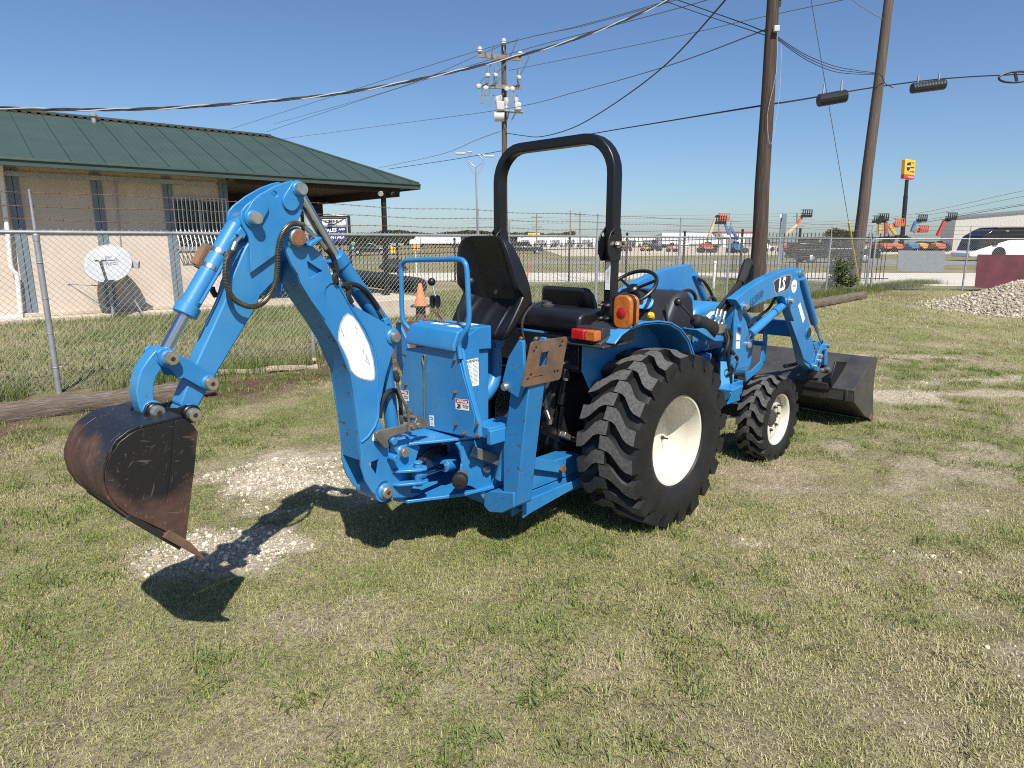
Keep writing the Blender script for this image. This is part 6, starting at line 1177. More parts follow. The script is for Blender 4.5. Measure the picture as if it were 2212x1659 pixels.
text_mesh('lettering', 'DIRECTV', .11, basis(C0 + ey*.06 + nrm*-.074 + ex*.05, ex, ey), M['greyprint'], dish, bold=.001)
# ================================================================ logs and timbers
M['wood'] = mat('weathered_wood', (.115, .088, .068), .9, var=.45, scale=5, stretch=(1, 9, 9), bump=.8, bscale=12, third=(.25, .20, .16), t_scale=6, t_lo=.5, t_hi=.75)
M['palewood'] = mat('bleached_wood', (.34, .28, .21), .9, var=.35, scale=5, stretch=(1, 9, 9), bump=.8, bscale=12)
def log(name, A, B, r, m, label, nseg=14, wob=.02, cat='log', flatb=False):
    A, B = Vector(A), Vector(B); D = B-A; L = D.length; mb = MB(); rr = random.Random(len(label)); P, R = [], []
    for i in range(nseg+1): t = i/nseg; P.append((L*t, rr.uniform(-wob, wob), r*.8 + rr.uniform(-wob, wob)*.5)); R.append(r*(1+rr.uniform(-.06, .06)))
    mb.tube(P, R, 14); mb.v = [(x, (max(-r*.9, min(r*.9, y*1.15)))*(1+.05*math.sin(x*17)), min(z, r*1.62) + .012*math.sin(x*9+y*40)) for x, y, z in mb.v]
    o = mb.build(name, m, None); o.location = A; o.rotation_euler = (0, 0, math.atan2(D.y, D.x)); return tag(o, label, cat)
l0, l1 = gp(-230, 940), gp(460, 852)
log('landscape_timber', l0, l1, .105, M['wood'], 'thick weathered dark timber edging the lawn behind the backhoe bucket')
log('landscape_timber', gp(455, 812), gp(686, 797), .04, M['palewood'], 'thin bleached log along the soil bank under the boom', wob=.015)
log('landscape_timber', gp(838, 778), gp(960, 765), .07, M['wood'], 'dark weathered log end behind the control tower')
log('landscape_timber', gp(1745, 668), gp(1864, 645), .13, M['wood'], 'long grey log at the foot of the fence near the leaning pole')
mb = MB(); c = gp(680, 792); mb.tube([(c.x-.02, c.y, .03), (c.x+.02, c.y-.05, .11)], .035, 9); tag(mb.build('wood_stump', M['palewood'], None), 'small cut branch stub beside the bleached log', 'branch')
# ================================================================ poles
M['polewood'] = mat('creosoted_pole', (.050, .034, .026), .9, var=.6, scale=3, stretch=(9, 9, .35), bump=1.0, bscale=7, third=(.115, .085, .066), t_scale=4, t_lo=.5, t_hi=.8)
M['polegrey'] = mat('grey_brown_pole', (.095, .073, .058), .9, var=.55, scale=3, stretch=(9, 9, .35), bump=1.0, bscale=8)
M['ceramic'] = flat('white_ceramic', (.46, .46, .445), .4)
def pole(name, foot, top, r0, r1, m, label, zt=None, cat='utility pole'):
    e = empty(name, foot, 0, label=label, cat=cat); d = Vector(top)-Vector(foot); n = 10; mb = MB(); rr = random.Random(3)
    mb.tube([d*(i/n) + Vector((rr.uniform(-.01,.01), rr.uniform(-.01,.01), -.1 if i == 0 else 0)) for i in range(n+1)], [r0+(r1-r0)*i/n for i in range(n+1)], 18); mb.build('shaft', M[m], e); return e, d
pf1 = gp(1632, 674); p1t = at_y(1688, -330, pf1.y); pole1, d1 = pole('utility_pole', pf1, p1t, .190, .105, 'polewood', 'dark brown wooden pole standing just behind the loader arm')
pf2 = gp(1843, 626); p2t = at_y(1960, -330, pf2.y); pole2, d2 = pole('utility_pole', pf2, p2t, .205, .115, 'polegrey', 'grey-brown wooden pole leaning right near the fence corner')
def up1(v): t = (at_y(1660, v, pf1.y).z)/d1.z; return pf1 + d1*t
def up2(v): t = (at_y(1890, v, pf2.y).z)/d2.z; return pf2 + d2*t
# hardware on the dark pole
a = up1(-20)-pf1; mb = MB(); mb.bar(a+Vector((.12,-.1,.1)), a+Vector((.13,-.1,-.35)), .05, .02, up=(0,1,0)); mb.add([tuple(a+Vector(p)) for p in ((.11,-.12,.20),(.42,-.12,.26),(.40,-.12,.17),(.24,-.12,.08),(.15,-.12,-.22),(.10,-.12,-.22),(.11,-.08,.20),(.42,-.08,.26),(.40,-.08,.17),(.24,-.08,.08),(.15,-.08,-.22),(.10,-.08,-.22))], [(0,1,2,3,4,5),(11,10,9,8,7,6)] + [(i, i+6, (i+1) % 6+6, (i+1) % 6) for i in range(6)]); mb.build('lamp_bracket', M['ironblack'], pole1)
mb = MB(); b = up1(68)-pf1; mb.box(b.x-.02, b.x+.10, b.y-.24, b.y-.14, b.z-.06, b.z+.06); mb.build('junction_box', M['ceramic'], pole1, .01)
mb = MB(); mb.tube(smooth_path([b+Vector((.05,-.22,0)), b+Vector((.10,-.22,-.9)), b+Vector((-.02,-.22,-1.8)), b+Vector((.12,-.2,-2.4)), b+Vector((.22,-.2,-1.4)), b+Vector((.18,-.2,-.3))], 6), .004, 5); mb.build('loose_wire', M['ceramic'], pole1)
# distribution pole far behind
M['linegrey'] = flat('grey_conductor', (.10, .105, .11), .6)
PY = 42.0; f3 = at_y(1091, 520, PY); f3.z = 0; t3 = at_y(1088, 88, PY); pole3, d3 = pole('utility_pole', f3, t3, .20, .14, 'polegrey', 'distant wooden power pole with crossarms and transformers behind the roll bar')
def q3(k, x, y, dy=0.0): return at_y(*px(k, x, y), PY+dy) - f3
M['arm'] = mat('grey_crossarm', (.20, .17, .14), .9, var=.3, scale=3)
for a, b in (((305,275),(800,320)), ((325,622),(790,634))):
    mb = MB(); mb.bar(q3('T',*a,-.25), q3('T',*b,-.25), .10, .25 if a[1] < 400 else .22, up=(0,0,1)); mb.build('crossarm', M['arm'], pole3, .01)
for a, b in (((470,290),(552,400)),((655,310),(600,400)),((552,520),(515,600)),((610,570),(660,630))):
    mb = MB(); mb.bar(q3('T',*a,-.3), q3('T',*b,-.2), .05, .09, up=(0,1,0)); mb.build('arm_brace', M['arm'], pole3)
for x, y in ((330,215),(595,125),(775,262)):
    c = q3('T', x, y, -.25); mb = MB(); mb.cyl(c+Vector((0,0,-.5)), c, .025, n=6); mb.lathe([(.10,-.18),(.16,-.12),(.13,-.05),(.17,0),(.13,.06),(.10,.14)], c, (0,0,1), 12); mb.build('insulator', M['ceramic'], pole3)
for x, y, x2, y2 in ((418,500,410,590),(502,500,497,590),(760,528,760,600)):
    a, b = q3('T', x, y, -.35), q3('T', x2, y2, -.35); mb = MB(); mb.lathe([(.12,0),(.16,.06),(.14,.20),(.05,.28)], a-Vector((0,0,.12)), (0,0,1), 10); mb.build('arrester_cap', M['ceramic'], pole3); mb = MB(); mb.lathe([(.09,0),(.11,.2),(.09,.4),(.11,.6),(.09,.85)], b, a-b, 10); mb.tube([b, b+Vector((-.3,0,-.1)), b+Vector((-.3,0,-.5))], .03, 5); mb.build('surge_arrester', M['bluesteel'], pole3)
for x, y in ((318,620),(395,640),(630,650),(690,650)):
    a = q3('T', x, y, -.4); mb = MB(); mb.ball(a, .16, 8, (1.1,.6,.9)); mb.build('fuse_head', M['ceramic'], pole3); mb = MB(); mb.bar(a, a+Vector((.12,0,-.95)), .05, .07); mb.bar(a+Vector((.3,0,-.3)), a+Vector((.22,0,-.95)), .12, .12); mb.build('fuse_cutout', M['bluesteel'], pole3)
for x0, y0, x1, y1 in ((512,795,607,900),(712,810,790,900)):
    a, b = q3('T', x0, y0, -.4), q3('T', x1, y1, -.4); mb = MB(); mb.box(a.x, b.x, a.y-.35, a.y+.3, b.z, a.z); tk = mb.build('transformer_tank', M['ceramic'], pole3, .08)
for x, y in ((520,768),(552,755),(622,780),(733,775)):
    a = q3('T', x, y, -.4); mb = MB(); mb.lathe([(.06,-.5),(.12,-.4),(.08,-.3),(.12,-.2),(.15,0),(.12,.16)], a, (0,0,1), 10); mb.build('bushing', M['ceramic'], pole3)
mb = MB(); mb.bar(q3('T',580,893,-.4), q3('T',808,908,-.4), .5, .09, up=(0,0,1)); mb.bar(q3('T',650,905,-.4), q3('T',630,1010,-.3), .06, .06); mb.bar(q3('T',730,910,-.4), q3('T',670,1015,-.3), .06, .06); mb.build('equipment_shelf', M['galv'], pole3)
mb = MB(); a = q3('T', 545, 958, -.45); mb.cyl(a-Vector((.28,0,0)), a+Vector((.30,0,0)), .27, n=14); mb.build('meter_can', M['ceramic'], pole3)
for pts in (((485,170),(465,240),(468,330),(430,430),(425,490)), ((750,80),(690,240),(600,380),(515,480)), ((875,290),(820,420),(765,510)), ((335,730),(450,715),(530,740)), ((385,520),(330,590))):
    mb = MB(); mb.tube(smooth_path([q3('T', x, y, -.4) for x, y in pts], 4), .022, 4); mb.build('jumper_wire', M['linegrey'], pole3)
# guy wire with yellow guard
ga, gb_ = gp(1858, 627), at_y(1742, -60, 18.5); gd_ = gb_-ga; mb = MB(); mb.tube([(0,0,0), gd_], .009, 5); e = empty('guy_wire', ga, label='thin guy wire with a yellow plastic guard at its foot', cat='guy wire'); mb.build('wire', M['linegrey'], e)
mb = MB(); kf = (at_y(1830, 480, ga.y-1.2).z)/gd_.z; mb.tube([gd_*.0, gd_*kf], .035, 8); M['guyyellow'] = flat('yellow_guard', (.62, .46, .03), .5); mb.build('guard', M['guyyellow'], e)
# street light
SY = 62.0; f4 = at_y(1033, 520, SY); f4.z = 0; e = empty('street_light', f4, label='tall twin-arm street light beyond the road', cat='street light')
mb = MB(); mb.tube([(0,0,0), at_y(*px('T', 285, 1510), SY)-f4], [.13, .07], 10); mb.build('column', M['galv'], e)
for x, y in ((130,1368),(425,1398)):
    a, b = at_y(*px('T', 285, 1520), SY)-f4, at_y(*px('T', x, y), SY)-f4; mb = MB(); s2 = -1 if x < 285 else 1; mb.tube(smooth_path([a, a.lerp(b, .6)+Vector((0,0,.0)), b+Vector((-s2*.9,0,.15)), b], 4), .05, 6); mb.tube([a+Vector((0,0,-.8)), a.lerp(b, .7)+Vector((0,0,-.25))], .03, 5); mb.build('lamp_arm', M['galv'], e)
    mb = MB(); mb.box(b.x-.55 if s2 < 0 else b.x-.3, b.x+.3 if s2 < 0 else b.x+.55, b.y-.18, b.y+.18, b.z-.05, b.z+.09); mb.build('lamp_head', M['ceramic'], e, .03)
# ================================================================ overhead cables (each its own thing)
def cable(pts, r, label, m='hose', n=8, twist=0, group=None):
    P = smooth_path([Vector(p) for p in pts], n); o0 = P[0].copy(); mb = MB()
    if twist:
        L = 0; Q = []
        for i in range(len(P)-1):
            sg = int((P[i+1]-P[i]).length/.10)+1
            for j in range(sg): Q.append(P[i].lerp(P[i+1], j/sg))
        for ph in range(twist):
            W_ = []; d = 0
            for i, q in enumerate(Q):
                if i: d += (q-Q[i-1]).length
                a = d*5.2 + ph*2*math.pi/twist; W_.append(q-o0 + Vector((.3*math.cos(a), -.3*math.cos(a), 1.0*math.sin(a)))*r)
            mb.mi = 1 if ph == 0 else 0; mb.tube(W_, r*.85, 5)
        ob = mb.build('overhead_cable', [M['hose'], M['wire']], None)
    else:
        mb.tube([p-o0 for p in P], r, 6); ob = mb.build('overhead_cable', M[m], None)
    ob.location = o0; return tag(ob, label, 'cable', group)
T1 = up1(-120)
def cp(*l): return [at_y(u, v, d) for u, v, d in l]
cable(cp((-160,226,11),(0,233,11.3),(200,237,11.8),(420,230,12.4),(700,206,13.1),(900,172,13.6),(1106,124,14.2),(1260,78,14.7),(1440,2,15.2),(1660,-120,15.9)), .016, 'thick twisted service cable sweeping from upper centre down to the left edge', twist=3)
cable(cp((1092,287,42),(1130,293,40),(1170,295,37),(1240,275,33),(1330,222,28),(1440,138,22.5),(1567,0,17.5),(1640,-90,16.2)), .022, 'black sagging drop cable between the distant power pole and the dark pole')
cable(cp((840,365,60),(1000,341,50),(1240,296,32),(1440,262,22),(1640,229,16.2),(1720,217,17.6),(1880,190,23.3),(2000,174,23.6),(2110,165,24),(2280,158,24.6)), .020, 'heavy black communication line strung between the two wooden poles')
cable(cp((610,300,70),(830,271,60),(1088,236,42),(1250,197,33),(1440,143,24),(1654,64,16.2)), .016, 'thin grey line crossing the middle of the distant power pole', 'linegrey')
cable(cp((500,278,75),(760,195,55),(1038,108,42),(1250,56,34),(1440,2,28),(1560,-40,24)), .017, 'upper left conductor running over the crossarm to the left', 'linegrey')
cable(cp((575,285,75),(800,210,58),(1088,120,42),(1300,62,33),(1500,8,27),(1600,-24,24)), .017, 'conductor just below the upper one on the crossarm', 'linegrey')
cable(cp((590,268,75),(860,190,55),(1088,97,42),(1260,56,35),(1440,6,28),(1560,-32,24)), .015, 'topmost thin conductor at the pole head', 'linegrey')
cable(cp((1100,152,42),(1400,92,33),(1640,38,28),(1820,0,25),(1960,-34,23)), .015, 'thin conductor rising right from the distant pole behind the dark pole', 'linegrey')
cable(cp((820,362,70),(950,334,55),(1030,302,46),(1080,284,42)), .022, 'pale service drop descending left from the distant pole to the roof', 'wire')
cable(cp((1380,-30,20),(1520,20,18),(1600,48,17),(1656,70,16.2)), .012, 'upper of two dark lines entering the dark pole from the left')
cable(cp((1360,-25,20),(1500,25,18),(1590,55,17),(1656,77,16.2)), .010, 'lower of two dark lines entering the dark pole from the left')
for i, lab in enumerate(('uppermost of the sagging lines between the two wooden poles', 'middle sagging line between the two wooden poles', 'lowest sagging line between the two wooden poles')):
    cable(cp((1680,80+i*3,16.0),(1740,118+i*5,17.7),(1800,142+i*6,19.8),(1850,152+i*4,21.8),(1890,157+i*2,23.4)), .009, lab)
cable(cp((1830,-8,24),(1870,20,23.8),(1908,42,23.5)), .012, 'short line meeting the leaning pole at the top edge', 'linegrey')
cable(cp((1893,157,23.2),(1905,165,23.2),(1912,180,23.4),(1930,190,23.5)), .012, 'curled drop loop beside the leaning pole')
for i, (v0, v1) in enumerate(((490,412),(496,424),(503,440))):
    cable(cp((1440,v0-6,150),(1880,v0-16,140),(2212,v1,110),(2300,v1-14,105)), .03, ('highest','middle','lowest')[i] + ' faint distant power line above the yard at right', 'linegrey')
cable(cp((1890,500,100),(2100,462,80),(2230,440,70)), .03, 'distant dark cable sloping up over the metal warehouse', 'linegrey')
for i, v in enumerate((468,474,482)):
    cable(cp((1000,v+10,170),(1240,v,170),(1500,v-3,170),(1760,v-8,165)), .028, ('top','middle','bottom')[i] + ' faint distant line between the far poles behind the roll bar', 'linegrey')
# splice closures
for (x0, y0, x1, y1), dd_, lab in (((1140,525,1283,500), 19.3, 'black ribbed splice case hanging between the two wooden poles'), ((1628,462,1797,440), 23.5, 'black ribbed splice case hanging right of the leaning pole')):
    a, b = at_y(*px('V', x0, y0), dd_), at_y(*px('V', x1, y1), dd_); e = empty('splice_case', a, label=lab, cat='splice case'); d = b-a; L = d.length; mb = MB(); nn = 22
    mb.tube([d*(i/nn) for i in range(nn+1)], [.17 if i % 2 else .155 for i in range(nn+1)], 12); mb.build('body', M['ironblack'], e, smooth=20)
    for t in (.15, .8): mb = MB(); mb.bar(d*t+Vector((0,0,.10)), d*t+Vector((0,0,.40)), .05, .03, up=(1,0,0)); mb.build('hanger', M['galv'], e)
a = at_y(*px('V', 2170, 402), 24.0); mb = MB(); mb.tube([Vector((.46*math.cos(t)*1.25, 0, .17*math.sin(t)+.03*math.cos(t))) for t in [i*math.pi/12 for i in range(24)]], .035, 6, closed=True); mb.bar((-.05,0,.14),(.05,0,-.14), .08, .05, up=(0,1,0)); o = mb.build('cable_loop', M['ironblack'], None); o.location = a; tag(o, 'black cable storage loop on the line at the right edge', 'cable loop')
# ================================================================ far poles
for i, (x, v0, dd_, arms) in enumerate(((1159,462,170,2),(1232,455,175,1),(1253,457,175,1),(1553,462,170,1),(1722,460,165,2),(1100,477,160,0))):
    f = at_y(x, 520, dd_); f.z = 0; t = at_y(x, v0, dd_); e = empty('far_utility_pole', f, label=['far power pole with a box beside the yellow billboard', 'left of two tall far power poles inside the roll bar', 'right of two tall far power poles inside the roll bar', 'far power pole beside the yellow and black boom', 'far power pole left of the tan and orange boom lift', 'short far pole at the left roll bar post'][i], cat='utility pole', group='far power poles')
    mb = MB(); mb.tube([(0,0,0), t-f], [.22, .16], 6); mb.build('shaft', M['arm'], e)
    for k in range(arms): mb = MB(); z = (t-f).z - .8 - k*2.4; mb.box(-1.4, 1.4, -.1, .1, z-.12, z+.12); mb.build('crossarm', M['arm'], e)
# ================================================================ gravel pile
pc = Vector((14.9, 16.4, 0)); H_, R_ = 1.15, 3.5
def pile_h(x, y):
    d = np.hypot((x-pc.x)/1.12, y-pc.y)/R_; n = fbm(x, y, .7, 55); return np.maximum(0, (H_*np.clip(1-d**1.15, 0, 1))*(.85+.3*n)) - .004
gx2, gy2 = np.meshgrid(np.linspace(pc.x-5, pc.x+5, 60), np.linspace(pc.y-4.3, pc.y+4.3, 60)); V = np.stack([gx2, gy2, pile_h(gx2, gy2)], -1).reshape(-1, 3); idx = np.arange(3600).reshape(60, 60)
me = bpy.data.meshes.new('gravel_pile'); fast_mesh(me, V - np.array(pc), np.stack([idx[:-1,:-1], idx[:-1,1:], idx[1:,1:], idx[1:,:-1]], -1).reshape(-1, 4)); col_attr(me, np.array([.40,.35,.27])*RNG.uniform(.6, 1.1, (3600, 1))); me.materials.append(M['stone'])
pile = bpy.data.objects.new('gravel_pile', me); COL.objects.link(pile); pile.location = pc; tag(pile, 'heap of pale crushed limestone at the right edge by the fence', 'gravel pile')
n = 30000; r = np.sqrt(RNG.random(n))*R_*1.10; a = RNG.random(n)*6.283; x, y = pc.x+1.12*r*np.cos(a), pc.y+r*np.sin(a)
k = (x < y*.80+1.0); x, y = x[k], y[k]; s = np.minimum(RNG.lognormal(math.log(.021), .42, len(x)), .06); k = (np.hypot((x-pc.x)/1.12, y-pc.y) < R_*1.0) | (RNG.random(len(x)) < .25); x, y, s = x[k], y[k], s[k]
o = rocks('crushed_stone', x-pc.x, y-pc.y, np.maximum(pile_h(x, y), 0)+s*.2, s, np.array([.50, .425, .32])); o.parent = pile; o['kind'] = 'stuff'
# ================================================================ leaves: trees and shrubs
M['leaf'] = attr_mat('leaves', 'col', .55, .3, .3)
def leaf_cloud(name, blobs, n, ls, base, parent, droop=.2):
    P = []
    wts = np.array([b[3]*b[4]*b[5] for b in blobs])**.8; wts /= wts.sum()
    for b, c in zip(blobs, RNG.multinomial(n, wts)):
        u = RNG.normal(size=(c, 3)); u /= np.linalg.norm(u, axis=1)[:, None]; r = RNG.random(c)**.45; P.append(np.array(b[:3]) + u*r[:, None]*np.array(b[3:6]))
    P = np.concatenate(P); m = len(P); a = RNG.normal(size=(m, 3)); a /= np.linalg.norm(a, axis=1)[:, None]; b = np.cross(a, RNG.normal(size=(m, 3))); b /= np.linalg.norm(b, axis=1)[:, None]
    s = ls*RNG.uniform(.6, 1.4, (m, 1)); V = np.stack([P-a*s, P+b*s*.45, P+a*s, P-b*s*.45], 1).reshape(-1, 3); i = np.arange(m)*4
    me = bpy.data.meshes.new(name); fast_mesh(me, V, np.stack([i, i+1, i+2, i+3], -1)); col_attr(me, np.repeat(np.array(base)*RNG.uniform(.55, 1.45, (m, 1)), 4, 0)); me.materials.append(M['leaf'])
    o = bpy.data.objects.new(name, me); COL.objects.link(o); o.parent = parent; return o
M['bark'] = mat('bark', (.10, .075, .055), .9, var=.3)
def tree(name, foot, w_, h_, label, base=(.055,.075,.022), n=900, ls=.25, cat='tree', trunk=.15, group=None, nb=6, low=.25):
    e = empty(name, foot, label=label, cat=cat, group=group); rr = random.Random(int(foot[0]*100)); mb = MB()
    mb.tube([(0,0,-.05), (rr.uniform(-.1,.1)*w_, 0, h_*.5), (rr.uniform(-.2,.2)*w_, 0, h_*.8)], [trunk, trunk*.7, trunk*.25], 7)
    for k in range(3): a = rr.random()*6.28; mb.tube([(0,0,h_*.35), (w_*.3*math.cos(a), w_*.3*math.sin(a), h_*.7)], [trunk*.5, trunk*.15], 5)
    mb.build('trunk', M['bark'], e)
    bl = [(rr.uniform(-.32,.32)*w_, rr.uniform(-.32,.32)*w_, h_*rr.uniform(low+.15, .85), w_*rr.uniform(.16,.3), w_*rr.uniform(.16,.3), h_*rr.uniform(.1,.2)) for _ in range(nb)]
    leaf_cloud('crown', bl, n, ls, base, e); return e
f = gp(1818, 636); sh = tree('shrub', (f.x-.1, f.y+.25, 0), 1.25, 1.25, 'leafy green bush growing through the fence by the leaning pole', (.075,.105,.03), 1500, .055, 'bush', .02, nb=9, low=.0)
f = at_y(1808, 524, 150); tree('tree', (f.x, f.y, 0), 6.5, 5.2, 'small rounded tree far behind the black truck', (.07,.085,.03), 1500, .22)
for i, (u, w_, h_, lab) in enumerate(((1745,7,2.9,'low dark tree left of the rounded far tree'),(1850,6,2.6,'low dark tree between the rounded tree and leaning pole'),(1925,8,3.6,'dark tree clump behind the lifts left of the tall yellow sign'),(2055,5,3.4,'dark tree beside the metal warehouse end'))):
    f = at_y(u, 524, 190); tree('tree', (f.x, f.y, 0), w_, h_, lab, (.04,.055,.02), 700, .3)
# far wood on the left, one mass
m_ = 34000; x = RNG.uniform(-130, 30, m_); y = 330+RNG.normal(0, 9, m_); top = (4.0+3.2*fbm(x, y*0, .05, 19)+1.5*fbm(x, y*0, .3, 29)); z = RNG.random(m_)**.8*top
a = RNG.normal(size=(m_, 3)); a /= np.linalg.norm(a, axis=1)[:, None]; b = np.cross(a, RNG.normal(size=(m_, 3))); b /= np.linalg.norm(b, axis=1)[:, None]; P = np.stack([x, y, z], -1); s = .55
V = np.stack([P-a*s, P+b*s*.6, P+a*s, P-b*s*.6], 1).reshape(-1, 3); i = np.arange(m_)*4; me = bpy.data.meshes.new('far_wood'); fast_mesh(me, V, np.stack([i, i+1, i+2, i+3], -1)); col_attr(me, np.repeat(np.array([.062,.068,.030])*RNG.uniform(.6, 1.4, (m_, 1)), 4, 0)); me.materials.append(M['leaf']); o = bpy.data.objects.new('far_wood', me); COL.objects.link(o); tag(o, 'olive belt of far trees beyond the fields', 'wood', kind='stuff')
# conifer row in front of the long white warehouse
for i in range(26):
    u = 1112 + i*11.2 + RNG.uniform(-3, 3); f = at_y(u, 530, 200); h_ = RNG.uniform(1.3, 2.1); e = empty('conifer', (f.x, f.y, 0), label='small dark conifer in the row before the long white warehouse', cat='tree', group='conifer row by the warehouse')
    mb = MB(); mb.tube([(0,0,0), (0,0,h_*.9)], [.08, .02], 5); mb.build('trunk', M['bark'], e); leaf_cloud('crown', [(0,0,h_*.3,.55,.55,h_*.25), (0,0,h_*.6,.38,.38,h_*.25), (0,0,h_*.85,.2,.2,h_*.2)], 130, .17, (.045,.062,.024), e)
# ================================================================ far buildings
M['whitewall'] = flat('white_cladding', (.78, .78, .77), .6)
M['ribbed'] = mat('pale_ribbed_metal', (.52, .50, .455), .5, var=.05, metal=.1)
def far_box(name, u0, u1, v0, dist, depth, label, roof='whitewall', wall='whitewall', doors=0):
    a, b = at_y(u0, 520, dist), at_y(u1, 520, dist); h_ = h_at(v0, dist); e = empty(name, (a.x, dist, 0), label=label, cat='warehouse'); L = b.x-a.x
    mb = MB(); mb.box(0, L, 0, depth, 0, h_); mb.build('wall', M[wall], e, smooth=0); mb = MB(); mb.prism([(-.3,h_+.01),(depth+.3,h_+.01),(depth/2,h_+h_*.12)], -.3, L+.3, 'x'); mb.build('roof', M[roof], e, smooth=0)
    for i in range(doors): x = L*(i+.5)/doors; mb = MB(); mb.box(x-L/doors*.28, x+L/doors*.28, -.15, -.01, 0, h_*.62); mb.build('loading_door', M['greyprint'], e, smooth=0)
    return e
far_box('far_warehouse', 1118, 1415, 511, 300, 30, 'long low white warehouse far behind the roll bar', doors=9)
far_box('far_warehouse', 1440, 1560, 508, 250, 20, 'white far shed behind the blue boom lift', doors=3, roof='redroof' if False else 'greyprint')
M['redroof'] = flat('red_roof', (.35, .04, .04), .6)
far_box('far_warehouse', 1560, 1640, 503, 240, 16, 'white far shed with red roof left of the dark pole', roof='redroof', doors=2)
# ribbed metal warehouse at right
A_, B_ = at_y(2059, 520, 128), at_y(2400, 520, 118); h0 = h_at(px('L',850,655)[1], 128); e = empty('metal_warehouse', (A_.x, A_.y, 0), math.atan2(B_.y-A_.y, B_.x-A_.x), label='large pale ribbed metal warehouse at the right edge behind the bus', cat='warehouse'); L = (B_-A_).length
slope = (h_at(px('L',1443,605)[1], 123) - h0)/((at_y(2212, 520, 122)-at_y(2059, 520, 128)).length); wv, hv = [], lambda x: h0+slope*x
npan = 40
for i in range(npan):
    x0, x1 = L*i/npan, L*(i+1)/npan; mb = MB(); mb.add([(x0+.02,0,0),(x1-.02,0,0),(x1-.02,0,hv(x1)),(x0+.02,0,hv(x0)),(x0+.02,.2,0),(x1-.02,.2,0),(x1-.02,.2,hv(x1)),(x0+.02,.2,hv(x0))], [(0,1,2,3),(7,6,5,4),(0,4,5,1),(1,5,6,2),(2,6,7,3),(3,7,4,0)])
    for q in (.15, .5, .85): xx = x0+(x1-x0)*q; mb.box(xx-.10, xx+.10, -.13, -.005, 0, hv(xx)-.05)
    mb.build('wall_panel', M['ribbed'], e, smooth=0)
mb = MB(); mb.add([(0,.21,0),(0,18,0),(0,18,h0),(0,.21,h0)], [(0,1,2,3)]); mb.build('end_wall', M['ribbed'], e, smooth=0)
mb = MB(); mb.add([(-.3,-.3,hv(-.3)+.02),(L+.3,-.3,hv(L+.3)+.02),(L+.3,18,hv(L)-.3),(-.3,18,h0-.3)], [(0,1,2,3)]); o = mb.build('roof', M['ribbed'], e, smooth=0); mb = MB(); mb.bar((-.3,-.32,hv(-.3)-.1), (L+.3,-.32,hv(L+.3)-.1), .1, .45); mb.build('eave_trim', M['bluesteel'], e, smooth=0)
